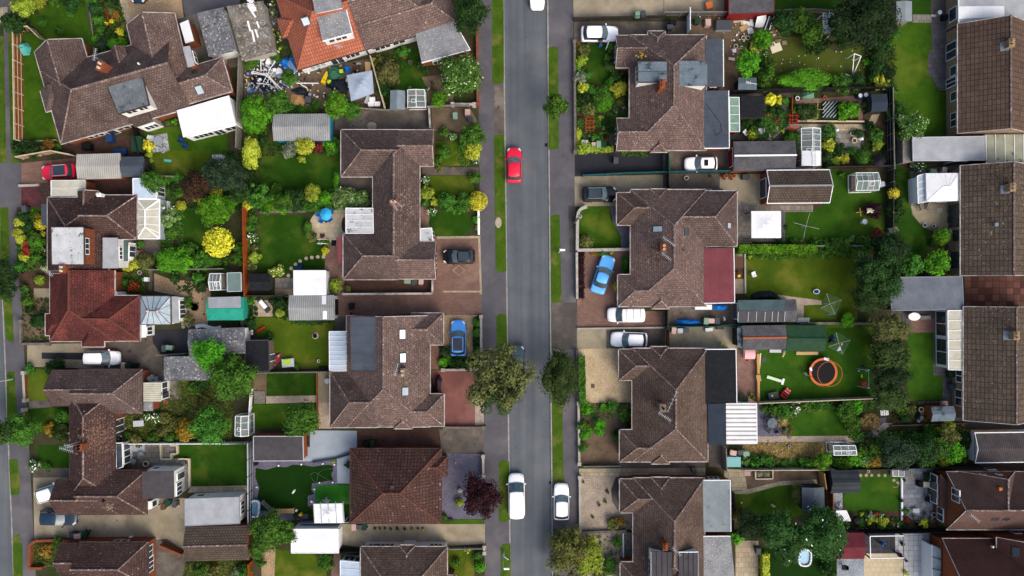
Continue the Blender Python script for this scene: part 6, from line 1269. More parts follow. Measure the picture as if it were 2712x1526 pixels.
many('c2','1280,1170,62,bright 1250,1210,40,mid 1440,1160,42,bright 1530,1145,55,mid 1405,1345,65,bright,,90 1655,1240,62,mid 1640,1170,50,olive 1240,1330,58,mid 1250,1420,50,bright 1580,1400,45,dark 230,350,45,mid 225,440,45,mid 230,520,45,dark 240,600,45,mid 235,690,45,dark 40,720,70,dark 130,730,70,dark -40,610,40,dark -30,700,40,bright 1690,1320,30,dark 1300,1330,30,rust')
T('d2');tree(265,690,185,'purp',h=2.8,ry=205,label="dark purple-leaved tree between the slate garden and the white van on the road");tree(1120,1190,200,'olive',h=2.4,ry=210);tree(1300,1270,150,'lime',h=2.2,ry=190);tree(960,1330,80,'grey',h=2.0)
many('d2','1250,215,52,mid 1290,60,50,bright 1565,120,42,mid 60,742,36,lime,o 140,1200,36,yflower 255,1350,52,bright,o 230,1260,45,mid 30,1310,38,mid,o 1580,1120,52,mid 1500,1350,70,mid,,90 1530,950,60,olive 1460,735,20,olive 1480,640,20,olive 1340,880,18,olive 1250,550,14,olive 1600,920,50,rust 1400,1450,60,olive 1290,1290,50,lime')
T('a3');tree(1000,220,135,'dark',h=2.2);tree(1160,190,120,'mid',h=2.2);tree(1255,310,128,'mid',h=2.2);tree(1560,345,128,'dark',h=2.8);tree(1760,200,330,'vdark',h=5.2,ry=260,label="very dark broad tree filling the corner beside the pale grey shed");tree(655,615,125,'bright',h=2.6);tree(1205,765,235,'bright',ry=108,h=1.5,style='bush',label="wide domed bright green bush above the black fence");plant(815,700,95,'mid','spire',hf=1.5);plant(1320,440,100,'dark','bush',hf=1.2)
many('a3','790,380,100,bright 730,420,58,olive 700,470,40,yel 720,520,40,dry 830,520,30,wflower 860,640,60,mid 800,830,70,mid 1550,800,100,mid 1690,790,90,dark 1480,770,60,olive 1930,790,80,yel,a 1990,850,40,mid 1800,600,42,bright 1900,650,90,dark 1880,520,80,dark 1990,700,70,vdark 1850,740,60,dark 1960,420,70,dark 2060,330,60,mid 870,960,58,gold 950,955,46,gold 1000,970,46,mid 700,1270,58,mid 650,1180,50,dark 770,1190,50,dark 840,1108,30,rflower 930,1155,26,rflower 880,1060,40,dark 960,1060,40,dark 690,1295,45,yel,o 1090,1310,72,mid 1040,1350,50,mid 990,1258,24,yel 1600,1060,95,bright 1660,1060,70,bright 1570,1110,55,bright 1180,1070,60,crop 1260,1080,60,crop 1090,1060,36,mid 1180,1130,40,crop 1785,1010,34,mid 1785,1070,30,mid 1705,1275,45,dark 1430,1250,60,mid 1430,1390,62,yel 1380,1300,60,dark 1880,1310,70,mid 1840,1240,60,dark 1915,1380,46,lime 2080,1060,80,mid 2060,1220,50,dark 1810,1200,45,dark 620,1160,40,dark 710,1130,30,dark'.replace('crop','olvd'))
T('b3');tree(2010,1010,180,'vdark',h=3.4,ry=160);tree(1890,1230,240,'dark',h=4.2,ry=230,style='airy');tree(1950,1330,170,'dark',h=3.4)
many('b3','1420,20,60,lime 1490,170,46,lime 1580,150,52,yel 1550,70,60,dark 1755,135,72,mid,o 1830,185,40,yel 1400,130,60,dark 1440,200,50,dark 1660,80,50,mid 1890,20,50,lime 1850,640,85,purp 1890,870,62,red 2070,650,90,dark 2080,560,60,dark 2045,830,52,grey 1770,1000,75,mid 1710,960,50,mid 1500,985,80,mid 1580,960,60,mid 1420,960,50,mid 1650,920,38,pale 1290,960,50,mid 1170,960,40,olive 960,960,50,dark 1100,940,40,mid 790,1075,36,mid 670,1090,20,yel 2020,400,50,dark 1010,800,30,dark 1560,305,30,mid')
T('b3');tree(2050,480,50,'gold',h=1.2,style='ball',label="small golden ball of a bush in the lawn behind the greenhouse")
hedge([(545,1018),(1250,1020)],80,1.7,'bright',"long clipped green hedge between the gazebo garden and the yellowing lawn")
T('b4');tree(1380,890,76,'bright',h=1.2,style='ball');tree(1335,1155,135,'bright',h=2.0);tree(1085,1170,125,'mid',h=2.4);plant(1175,225,55,'wflower');plant(1110,215,40,'wflower');plant(1390,960,35,'rflower');plant(1300,960,40,'dark')
T('a4');tree(1088,1215,140,'big',h=2.2);many('a4','760,440,60,dark 700,330,70,dark 870,430,40,mid 900,900,50,mid 900,1080,60,mid 890,1200,40,dark')
T('c3');tree(1830,110,180,'dark',h=3.8,ry=140)
many('c3','1612,325,72,bright 1000,1190,80,mid 1100,1170,70,wflower 1200,1140,60,mid 1320,1130,60,mid 900,1180,60,mid 820,1180,40,mid 1600,1200,100,mid 1680,1150,80,bright 1660,1320,90,mid 1700,1420,70,mid 985,1280,58,dry 960,1240,40,dry 1780,1290,60,dry 1850,1330,50,dry 690,1040,28,yel 1000,1380,35,olive')
T('c4');tree(890,400,190,'olv2',h=3.6,ry=150);tree(880,640,205,'olvd',h=3.6,ry=170);tree(880,850,180,'vdark',h=3.4,ry=150);tree(890,1060,180,'olvd',h=3.2,ry=130)
many('c4','1000,1170,60,mid 1090,1180,50,olive 1030,1260,50,dark 1440,1350,70,lime 1250,1380,70,mid 1560,1380,60,olive 1340,1400,60,yel')
T('d3');tree(690,960,165,'vdark',h=3.0,ry=140);tree(960,1000,190,'wspeck',h=3.6,ry=185);tree(1370,1020,235,'wspeck',h=4.0,ry=235,label="broadest dark tree with white blossom, beside the maroon shed");tree(1040,1180,140,'wspeck',h=3.2);tree(1450,1190,120,'dark',h=3.0);tree(1370,345,95,'bright',h=1.4)
many('d3','720,350,70,mid 640,340,50,pale 850,350,60,mid 930,350,40,olive 800,330,50,mid 1000,370,40,mid 1140,665,62,olive,o,100 1110,580,25,yel 555,1080,66,bright 560,860,58,olive,o 1230,370,60,mid 1180,350,50,mid 1500,360,60,mid 1600,370,70,bright 1690,320,70,bright 1760,340,60,pale 1880,340,72,rust 1820,380,50,yel 1750,230,60,mid 1930,250,80,mid 1745,848,26,yel 1815,920,38,yel 1885,910,32,yel 1950,920,50,yel 1830,860,36,grey 1890,850,26,rflower 1930,860,30,wflower 1850,980,30,dark 1930,970,40,mid 2040,950,30,pflower 2090,950,34,wflower 1900,390,40,dark 760,1010,60,olvd 1390,1380,60,dark 1450,1440,50,dark 1200,400,30,mid 1820,170,40,olive 1780,860,30,dark 1800,900,30,mid')
hedge([(793,1215),(800,1500)],66,1.3,'yel',"narrow yellow-green clipped hedge beside the buff slab patio")
T('d4');tree(950,270,180,'blue',h=3.0,ry=160);tree(790,210,105,'mid',h=2.2);tree(1210,250,150,'dark',h=2.8);tree(1350,220,110,'mid',h=2.4);tree(1490,260,120,'bright',h=2.2);tree(1460,110,100,'olive',h=2.2);plant(1040,830,36,'mid');plant(1045,905,42,'red');plant(1210,940,46,'yel');plant(1250,495,42,'dark');plant(1280,660,34,'pflower');plant(1180,960,36,'purp');plant(1600,130,90,'dark');plant(1130,150,90,'mid');plant(1290,130,90,'mid');plant(1270,320,90,'mid');plant(1400,330,80,'lime');plant(1560,300,70,'mid');plant(700,290,60,'mid');plant(1040,1420,26,'yel')
T('a0');cover("ground_cover",[(862,0),(1150,0),(1260,420),(930,490)],'mid',18,.35)
T('b0');cover("ground_cover",[(165,650),(450,620),(465,1220),(170,1215)],'mid',16,.3);cover("ground_cover",[(1480,300),(1770,430),(1760,1100),(1560,1100),(1480,600)],'mid',16,.3);cover("ground_cover",[(1100,1210),(1420,1210),(1420,1449),(1100,1449)],'mid',14,.3);cover("ground_cover",[(1780,1210),(2000,1210),(2000,1300),(1850,1449),(1700,1400)],'dark',14,.3);cover("ground_cover",[(140,0),(560,80),(240,130)],'dark',16,.3)
T('c0');cover("long_grass",[(1100,1220),(1560,1120),(1700,900),(2230,900),(2230,1480),(1100,1480)],'olive',30,.4,.09,.3);cover("ground_cover",[(215,100),(470,110),(470,540),(240,540)],'olvd',8,.2)
T('d0');cover("long_grass",[(320,1100),(560,1095),(540,1355),(320,1350)],'olive',30,.35,.09,.3);cover("long_grass",[(1790,1320),(2380,1310),(2380,1500),(1740,1500)],'olive',26,.3,.09,.3)
T('a1');cover("ground_cover",[(180,560),(560,440),(640,560),(500,640),(200,660)],'mid',16,.4);cover("ground_cover",[(400,980),(900,1020),(1100,1060),(450,1090)],'mid',20,.4);cover("ground_cover",[(1400,560),(1700,480),(1640,860),(1500,1040)],'olvd',12,.35)
T('b1');cover("ground_cover",[(200,640),(300,690),(290,1240),(215,1240)],'mid',18,.35);cover("ground_cover",[(330,480),(1080,440),(1100,640),(330,660)],'mid',22,.5);cover("ground_cover",[(330,30),(1090,0),(1080,100),(330,120)],'olvd',14,.3);cover("ground_cover",[(1860,400),(2000,480),(1990,600),(1870,600)],'mid',14,.3)
T('c1');cover("ground_cover",[(200,90),(260,110),(270,480),(195,500)],'dark',18,.4);cover("ground_cover",[(440,90),(590,90),(600,330),(460,300)],'dark',20,.4);cover("ground_cover",[(620,325),(1030,325),(840,362),(640,355)],'dark',30,.3);plant(515,245,45,'lime');plant(240,130,45,'mid');plant(235,350,60,'dark');plant(420,480,45,'dark');plant(520,150,60,'dark');plant(2085,610,45,'dark');plant(2080,720,48,'bright');plant(140,340,50,'dark');plant(670,770,34,'mid')
T('c1');tree(720,1280,180,'mid',h=3.2,ry=170);plant(40,720,60,'lime')
T('d1');tree(400,1010,175,'mid',h=2.6);tree(560,1020,120,'mid',h=2.4);tree(300,1180,95,'mid',h=2.2);plant(340,1030,50,'yel');plant(430,1050,40,'lime');plant(950,1310,82,'mid');plant(180,1390,75,'mid');plant(95,1405,40,'grey');plant(1160,385,34,'dark');plant(285,370,24,'purp');plant(1020,350,24,'lime');plant(330,1320,50,'mid');plant(2100,880,30,'mid')
T('a2');cover("ground_cover",[(1170,430),(1290,430),(1300,820),(1690,860),(1690,1130),(1500,1240),(1520,1440),(1180,1440)],'mid',18,.35)
T('b2');cover("ground_cover",[(0,-20),(60,200),(150,230),(250,200),(240,0)],'mid',10,.3);cover("ground_cover",[(1620,1060),(1700,1060),(1700,1250),(1640,1250)],'mid',24,.4);cover("ground_cover",[(1195,1045),(1255,1045),(1255,1480),(1195,1480)],'purp',40,.4,.12,.2);cover("ground_cover",[(1590,65),(1870,70),(1860,125),(1610,115)],'mid',26,.3)
hedge([(1300,65),(1515,65)],55,.9,'lime')
T('c2');cover("ground_cover",[(200,300),(260,290),(270,780),(-90,780),(-90,690),(190,680)],'dark',18,.4);cover("ground_cover",[(1210,1115),(1715,1115),(1720,1180),(1600,1260),(1250,1260)],'mid',9,.25)
T('d2');cover("weeds",[(1500,880),(1640,860),(1720,1000),(1480,1000)],'olive',14,.2,.08);cover("weeds",[(1400,1050),(1620,1040),(1600,1449),(1440,1449)],'mid',8,.25,.09)
T('a3');cover("ground_cover",[(580,1130),(1050,960),(1060,1180),(880,1330),(600,1330)],'mid',20,.4);cover("ground_cover",[(1440,780),(1990,700),(1990,860),(1440,860)],'mid',20,.5);cover("ground_cover",[(1780,350),(2060,250),(2080,1440),(2000,1440),(1980,870),(1860,860)],'olvd',16,.5);cover("crop_rows",[(1130,1000),(1330,995),(1330,1150),(1135,1150)],'mid',30,.4,.1,.25);cover("ground_cover",[(1000,1250),(1170,1230),(1170,1449),(1010,1449)],'mid',16,.3);cover("ground_cover",[(1360,1210),(1500,1210),(1500,1640),(1360,1640)],'mid',18,.4);cover("ground_cover",[(1740,1270),(1980,1160),(1980,1600),(1740,1500)],'dark',18,.4);cover("ground_cover",[(540,420),(900,340),(880,900),(700,880)],'mid',14,.4)
T('b3');cover("ground_cover",[(1990,240),(2090,260),(2090,900),(1990,900)],'dark',18,.5);cover("ground_cover",[(1240,940),(1980,880),(1980,1030),(1250,1050)],'mid',24,.5);cover("ground_cover",[(630,1070),(1690,1050),(1690,1090),(640,1110)],'mid',20,.25)
T('c3');cover("ground_cover",[(760,1130),(1850,1095),(1840,1180),(1450,1170),(930,1230)],'mid',26,.4);cover("ground_cover",[(950,1220),(1080,1220),(1080,1440),(1020,1440)],'olive',20,.3);cover("dry_stalks",ell(1820,1300,100,80),'dry',40,.4,.12,.2)
T('d3');cover("dry_stalks",[(620,180),(1400,170),(1380,320),(620,320)],'dry',26,.3,.12,.35);cover("ground_cover",[(590,310),(1300,320),(1300,405),(590,400)],'mid',26,.4);cover("ground_cover",[(1450,300),(1960,290),(1960,410),(1450,410)],'mid',26,.4);cover("ground_cover",[(1730,840),(2130,905),(2140,985),(1700,985)],'mid',26,.35)
T('d4');cover("ground_cover",[(600,60),(1680,30),(1700,370),(850,400),(600,300)],'mid',16,.5);cover("ground_cover",[(990,905),(1420,905),(1430,980),(1000,985)],'olvd',18,.35)
T('c4');cover("ground_cover",[(900,1110),(1290,1110),(1280,1310),(900,1320)],'olvd',14,.3)
T('b0');cover("ground_cover",[(1500,330),(2200,340),(2200,640),(1700,640),(1760,440)],'dark',22,.6);cover("ground_cover",[(1740,1080),(2180,1080),(2180,1200),(1600,1200)],'mid',20,.5)
T('b1');cover("ground_cover",[(-20,80),(330,80),(330,660),(200,640),(-20,640)],'dark',20,.5);tree(120,480,110,'dark',h=2.2);tree(560,560,105,'mid',h=1.6);tree(700,520,100,'dark',h=1.8);plant(380,620,60,'mid');plant(1180,470,60,'pale');plant(980,620,50,'mid')
T('a1');cover("ground_cover",[(190,950),(620,1020),(900,1040),(900,1090),(420,1100),(400,1360),(190,1360)],'mid',22,.5)
T('d2');cover("weeds",[(960,1000),(1200,1040),(1420,1060),(1420,1500),(960,1500)],'olive',10,.3)
def fence(pts,h=1.8,m=BRW,post=DKW,label=None,what="timber fence",bay=1.9,w=.06,rails=None,cat="fence",name="fence",cap=None):
 """boarded panels between posts; panels carry two rails"""
 q=[P(x,y,0)for x,y in pts];mid=q[len(q)//2]if len(q)>2 else(q[0]+q[1])/2;mid=(q[0]+q[-1])/2
 e=thing(name,label or auto(what,Vector((mid.x,mid.y,h))),cat,(mid.x,mid.y,0),0,"garden fences and walls");pm=MB();rl=MB();k=0
 for a,b in zip(q,q[1:]):
  L=(b-a).length;n=max(1,round(L/bay));d=(b-a).normalized();o=Vector((-d.y,d.x,0))
  for i in range(n+1):
   c_=a.lerp(b,i/n)
   if(i<n or b is q[-1])and k<99:part(e,"post",MB().box(c_.x,c_.y,0,.1,.1,h+.06,math.atan2(d.y,d.x)),post);k+=1
   if i<n:
    f=a.lerp(b,(i+1)/n);pm.bar(c_+d*.05,f-d*.05,w*.5,.05,h-.03)
    for z in(.35,h*.55,h-.2):
     for sg in(-1,1):rl.bar(c_+d*.05+o*sg*w*.6,f-d*.05+o*sg*w*.6,.035,z,z+.07)
    rl.bar(c_+d*.05,f-d*.05,.09,h-.03,h+.02)
 part(e,"panel",pm,m);part(e,"rail",rl,rails or cap or post);return e
def wall(pts,h=.9,m=BRICK,cap=CONC,w=.22,label=None,what="low garden wall",piers=True):
 q=[P(x,y,0)for x,y in pts];mid=(q[0]+q[-1])/2;e=thing("garden_wall",label or auto(what,Vector((mid.x,mid.y,h))),"wall",(mid.x,mid.y,0),0,"garden fences and walls");a_=MB();c_=MB()
 for i,(a,b)in enumerate(zip(q,q[1:])):a_.bar(a,b,w,0,h-.002*i);c_.bar(a,b,w+.06,h+.0,h+.05+.002*i)
 part(e,"brickwork",a_,m);part(e,"coping",c_,cap)
 if piers:
  for v in(q[0],q[-1]):part(e,"pier",MB().box(v.x,v.y,0,w+.2,w+.2,h+.13),cap)
 return e
T('a0');fence([(215,320),(232,1365)],1.8,BRW,CRW,"tall brown panelled fence with pale rails facing the long lawn",rails=CRW);fence([(240,305),(350,300),(452,400)],1.7,BRW,CRW,what="brown panelled fence");fence([(235,1365),(560,1350)],.5,GRW,GRW,what="low edging fence")
fence([(1335,1240),(1420,1640)],1.7,BLKW,BLKW,what="black boarded fence");fence([(865,0),(925,430)],.5,GRW,GRW,what="low grey path edging",w=.05);fence([(1000,-20),(1085,310)],.3,ORW,ORW,what="rusty bed edging")
T('b0');fence([(232,150),(560,92),(735,125)],1.6,BRW,CRW,"brown panelled fence with pale rails above the red car with the black roof",rails=CRW);fence([(1400,140),(1505,310)],1.6,BLKW,DKW,what="dark trellis fence");wall([(192,410),(388,402)],.3,CONC,piers=False,what="low white kerb wall");fence([(1530,325),(1720,330)],1.2,GRW,GRW,what="thin grey fence");fence([(1480,1215),(2174,1205)],1.5,GRW,GRW,what="grey garden fence")
T('a1');fence([(168,585),(140,1440)],1.8,GRW,GRW,"long grey fence between the rubbish yard and the back lawn");fence([(1400,575),(1535,1060)],1.5,WOOD,CRW,"leaning tan fence between the grey canopy and the small lawn",rails=CRW);fence([(1240,1055),(1560,1075),(1800,1050),(2174,1030),(2330,1030)],1.1,DKW,GRW,what="dark fence with a pale top rail",rails=GRW);wall([(1950,1045),(1962,1245)],.9,DIRTW,GUT,.15,piers=False,what="thin pale-capped wall")
T('b1');fence([(205,640),(220,1478)],1.8,ORW,ORW,"long orange-stained fence beside the golden tree",rails=ORW);wall([(1128,1446),(1985,1440),(1985,1312)],1.0,BRICK,GUT,.18,what="brick wall with a pale coping",piers=False);wall([(330,662),(760,655)],.4,DIRTW,DIRTW,what="low soiled stone wall",piers=False)
T('c1');fence([(182,85),(195,512)],1.7,DKW,DKW,what="dark brown side fence");fence([(190,85),(592,84)],1.4,DKW,DKW,what="dark fence with round post tops");fence([(235,818),(985,806)],1.2,DKW,GRW,what="boundary fence with a white top",rails=GRW);fence([(258,975),(232,1340)],1.0,GRW,UPVC,what="thin white wire fence");fence([(876,812),(884,1350)],.6,BRW,BRW,what="low brown fence");wall([(2080,792),(2445,788)],.7,DIRTW,CONC,what="soiled brick dividing wall");wall([(2098,1345),(2470,1345)],.5,BRICK,DIRTW,what="low brick drive edge wall")
T('c0');fence([(1545,650),(1815,633)],1.2,DKW,GRW,what="short fence with white top");wall([(218,330),(215,545),(480,545)],.4,DIRTW,DIRTW,what="low dark front wall");wall([(248,820),(262,1085)],.5,BRICK,CONC,what="low front lawn wall");wall([(250,1175),(262,1330)],.5,BRICK,CONC,what="low front wall")
T('d0');fence([(1110,163),(2380,160)],1.2,CRW,UPVC,"long white wire fence above the slabbed patio",rails=UPVC);wall([(650,1085),(370,1095),(320,1135),(315,1355),(435,1355)],.7,BRICK,BRICK,.25,"curved red brick front wall around the rough grass",piers=False);wall([(660,1085),(1400,1078)],1.2,BRICK,BRICK,what="red brick side wall",piers=False);wall([(1570,1125),(1780,1215)],1.2,BRICK,BRICK,what="short red brick wall",piers=False);wall([(1725,320),(1826,322),(1830,585)],.35,CRW,CRW,.12,what="pale patio edging",piers=False);wall([(1552,168),(1560,320),(1655,320),(1655,270),(1715,268),(1712,190),(1655,190),(1650,168)],.4,CRW,CRW,.1,"stepped cream-edged raised planter on the slabbed patio",piers=False)
T('d1');fence([(252,140),(256,940)],1.8,NAVW,NAVW,"navy boarded fence with a pale zigzag top beside the dark turf",rails=PAL['lgrey']);fence([(720,915),(1190,905)],1.2,BLKW,PAL['grey'],what="black slatted fence");fence([(1085,1185),(1280,1172)],1.7,BLKW,BLKW,what="black gate");fence([(-10,163),(205,160)],1.2,DKW,UPVC,what="short fence with a white top",rails=UPVC);fence([(250,1295),(262,1600)],1.6,ORW,ORW,what="orange-stained fence",rails=ORW);wall([(795,62),(795,205)],.3,DKW,DKW,.12,piers=False,what="dark patio edging");wall([(1190,262),(1050,318),(830,352)],.25,NAVW,NAVW,.12,piers=False,what="curved navy patio edging")
T('a2');fence([(1155,200),(2020,182)],1.1,DKW,DKW,"long dark brown fence above the white car with its door open");wall([(232,300),(240,1010)],.7,BRICK,BRICK,what="long brick front wall");wall([(1162,415),(1168,1470)],.6,BRICK,DIRTW,what="long front garden wall");wall([(0,1018),(205,1020)],.9,DIRTW,GUT,what="short pale wall")
T('b2');wall([(236,0),(250,190)],.6,BRICK,DIRTW,what="front garden wall",piers=False);wall([(247,640),(250,880)],.6,REND,UPVC,.2,"white-topped front wall beside the dark round lawn",piers=False);wall([(1280,615),(1235,625),(1200,660),(1188,720),(1186,1028),(1700,1020)],.8,STONE,STONE,.3,"pale stone wall curving round the front lawn",piers=False);fence([(1240,318),(1650,296),(2045,285),(2600,275),(3005,272)],1.2,TEAL,TEAL,"long teal-painted fence beside the black tarmac drive",rails=TEAL);fence([(2040,95),(2045,285)],1.8,TGRN,TGRN,"tall green gate fence at the end of the black tarmac drive",rails=TGRN);fence([(2045,300),(2050,465)],1.6,DKW,DKW,what="dark gate");wall([(1182,1050),(1186,1490)],.7,DIRTW,STONE,piers=False,what="narrow stone front wall")
T('c2');wall([(270,285),(274,780)],.7,DIRTW,CONC,what="front wall with a pale coping");wall([(1190,400),(1470,396),(2030,388)],.3,CONC,CONC,.12,"long pale kerb between the two white vehicles",piers=False);wall([(1186,600),(1195,1110)],.4,DIRTW,DIRTW,what="low wall in front of the hedge",piers=False);wall([(1200,1110),(1208,1690)],.5,DIRTW,CONC,what="crumbling front wall");fence([(2030,215),(2030,395)],1.8,DKW,DKW,what="dark brown side gate");fence([(2045,415),(2040,580)],1.8,BRW,DKW,what="brown side gate")
T('d2');wall([(1212,495),(1218,1050)],.5,DIRTW,CONC,what="pale front wall of the gravel garden");wall([(1215,1020),(1640,1010)],.4,DIRTW,DIRTW,what="weedy dividing wall");wall([(290,290),(292,480)],.6,DIRTW,CONC,what="short slate-garden wall");fence([(1250,385),(1590,380)],.8,GRW,GRW,what="low grey rail fence");wall([(300,1160),(302,1215)],.5,BRICK,CONC,what="short brick pillar wall");fence([(-60,1170),(285,1165)],.8,BLKW,GRW,what="low dark wire fence");wall([(1628,1030),(1632,1305)],.3,CONC,UPVC,.1,piers=False,what="white path edging");wall([(0,905),(-75,905)],.3,DKW,DKW,piers=False,what="dark edging")
T('a3');fence([(68,130),(68,330)],1.8,UPVC,UPVC,"short white screen fence beside the brown yard",rails=UPVC);fence([(-170,160),(330,158),(890,148)],1.5,DKW,GRW,what="grey-topped dark fence",rails=GRW);fence([(900,130),(1250,122),(1500,140)],1.2,GRW,GRW,what="weathered fence");fence([(478,905),(1200,885),(1975,872)],1.8,BLKW,BLKW,"long black fence below the wide domed green bush");fence([(1975,875),(1985,1449),(1990,1640)],1.8,BLKW,GRW,"tall black fence between the vegetable plot and the long lawn");wall([(1122,1168),(1760,1172)],.3,BRICK,CRW,.12,"low red and white brick edging of the vegetable bed",piers=False);fence([(1060,950),(1060,1180)],.7,ORW,ORW,what="low red trellis fence")
T('b3');fence([(1375,245),(1995,232)],1.5,BLKW,DKW,what="dark double-rail fence");fence([(1992,240),(1985,820)],1.6,DKW,GRW,"dark fence with pale posts beside the small golden bush",rails=DKW);fence([(1245,988),(1345,990)],1.4,GRW,GRW,what="short gap of pale fence");fence([(1615,985),(1700,990)],1.4,GRW,GRW,what="short piece of pale fence");wall([(985,660),(985,950)],.35,SLATED,SLATED,.3,piers=False,what="dark stone edging wall");wall([(622,1062),(626,1440)],.2,CONC,CONC,.12,piers=False,what="pale lawn edging")
T('c3');fence([(-160,378),(300,375),(560,352)],1.2,TGRN,TGRN,"green-painted fence between the two cluttered yards",rails=TGRN);fence([(720,1100),(1845,1052)],1.6,WOOD,CRW,"long leaning timber fence below the trampoline",rails=CRW);wall([(742,640),(745,1095)],.5,PINE,PINE,.22,"orange sleeper edge between the brick patio and the trampoline lawn",piers=False);fence([(1860,470),(1868,590)],1.5,PINE,PINE,what="pale timber panel");wall([(1130,345),(1850,352)],.6,DIRTW,DIRTW,what="mossy brick dividing wall",piers=False)
T('c4');fence([(880,1325),(1600,1305)],.5,WOOD,WOOD,what="low plank edging");fence([(720,480),(725,600)],1.5,PINE,PINE,what="tan panel")
T('d3');fence([(405,195),(412,410)],1.8,GRW,GRW,what="grey side fence");fence([(590,408),(1440,405)],1.4,GRW,CRW,"pale lattice-topped fence above the dug bed");fence([(1325,430),(1345,570)],1.9,PINE,PINE,"new orange timber fence panel beside the dark ribbed shed",rails=PINE);fence([(1410,440),(1412,780)],1.8,BRW,BRW,what="tall brown fence",rails=BRW);fence([(1450,410),(2140,402)],1.2,DKW,DKW,what="dark boundary fence");wall([(512,645),(516,1000)],.5,DKW,DKW,.15,piers=False,what="dark timber edging wall");wall([(718,440),(722,512),(885,510),(885,425)],.3,CRW,CRW,.1,"cream-edged raised bed with two netted halves",piers=False)
T('d4');fence([(495,1000),(1425,985)],1.7,BLKW,BLKW,"long black fence between the flower bed and the black deck");wall([(990,500),(992,905)],.3,UPVC,UPVC,.14,"white kerb along the slate patio",piers=False);fence([(850,395),(1700,378)],1.4,DKW,DKW,what="dark rear fence")
BP={}
BCOL=dict(green='dkgreen',grey='dgrey',black='black',tan='rose',lgreen='sage',brown='brown',blue='blue',lblue='lgrey',dgreen='green')
BW=dict(green='dark green',grey='grey',black='black',tan='pinkish-tan',lgreen='pale green',brown='brown',blue='blue',lblue='pale blue',dgreen='green')
def wbin(x,y,k,a=0):
 p=P(x,y,1.0);l=auto(f"{BW[k]} wheelie bin",p)
 if k in BP:return dup(BP[k],(p.x,p.y,.02),R(a),l)
 e=BP[k]=thing("wheelie_bin",l,"bin",(p.x,p.y,.02),R(a),"wheelie bins");m=PAL[BCOL[k]]
 b=part(e,"bin_body",MB().hexa([(-.2,-.24,.06),(.2,-.24,.06),(.2,.22,.06),(-.2,.22,.06)],[(-.28,-.35,.96),(.28,-.35,.96),(.28,.33,.96),(-.28,.33,.96)]),m,world=False)
 part(e,"lid",MB().hexa([(-.3,-.38,.965),(.3,-.38,.965),(.3,.37,.965),(-.3,.37,.965)],[(-.25,-.33,1.03),(.25,-.33,1.03),(.27,.36,1.07),(-.27,.36,1.07)]).box(0,-.385,.97,.2,.05,.05),m,world=False)
 part(e,"handle",MB().tube((-.24,.41,1.0),(.24,.41,1.0),.025,6),m,world=False)
 for s in(-1,1):part(e,"wheel",MB().tube((s*.2,.3,.1),(s*.26,.3,.1),.1,10),RUB,world=False)
 return e
for k,s in dict(a2='1770,140,lgreen 1826,134,grey 2085,258,grey 2112,214,black 20,1112,lgreen 165,1146,grey 1263,1368,lblue 1397,1385,lgreen 1447,1383,green',b2='1562,165,grey',b1='1736,1322,lgreen 1802,1322,grey 1866,1322,tan',c0='1572,592,grey 1622,583,lgreen 1182,757,tan 1228,757,green 1280,757,black',d0='742,1070,tan 805,1055,green 1562,782,brown 1608,748,green 1672,757,grey',c1='1195,188,black',d1='1338,180,black 1400,182,green 1222,980,tan 1275,980,grey 1322,975,green',
a3='170,200,green',c3='255,330,lgreen 305,326,tan 360,325,grey -55,420,tan 12,420,lblue 60,417,grey',d3='515,268,tan 588,265,grey 640,275,lgreen 140,440,grey 757,1212,grey',b0='228,628,grey',b4='1308,272,lgreen 1410,262,tan').items():
 T(k)
 for it in s.split():x,y,c_=it.split(',');wbin(float(x),float(y),c_,rnd.choice((0,0,180,90))+rnd.uniform(-8,8))
PP={}
PW=dict(terra='terracotta',black='black',lgrey='pale grey',cream='cream',dgrey='dark grey',white='white',green='green',tan='tan',aqua='pale green')
def pot(x,y,r,k='terra',pl=None):
 p=P(x,y,.3);rm=r/M1;l=auto(f"{PW[k]} plant pot"+(' with a plant' if pl else ''),p);key=(k,pl)
 if key in PP:return dup(PP[key],(p.x,p.y,.02),rnd.random()*6,l,None,(rm,rm,max(rm,.6*rm+.1)))
 e=PP[key]=thing("plant_pot",l,"plant pot",(p.x,p.y,.02),0,"plant pots");e.scale=(rm,rm,max(rm,.6*rm+.1));m=PAL[k]if k in PAL else UPVC
 part(e,"pot",MB().lathe([(.65,0),(.9,1.1),(1.05,1.1),(1.05,1.35),(.86,1.35),(.8,1.1)],0,0,14),m,world=False);part(e,"compost",MB().lathe([(.82,1.0),(.8,1.12)],0,0,12),G['soil'],world=False)
 if pl:o=bpy.data.objects.new("plant",crown(150,.26,4,'bush',0));LK(o);o.parent=e;o.location=(0,0,1.7);o.scale=(1.1,1.1,.9);o.material_slots[0].link='OBJECT';o.material_slots[0].material=LF[pl]
 return e
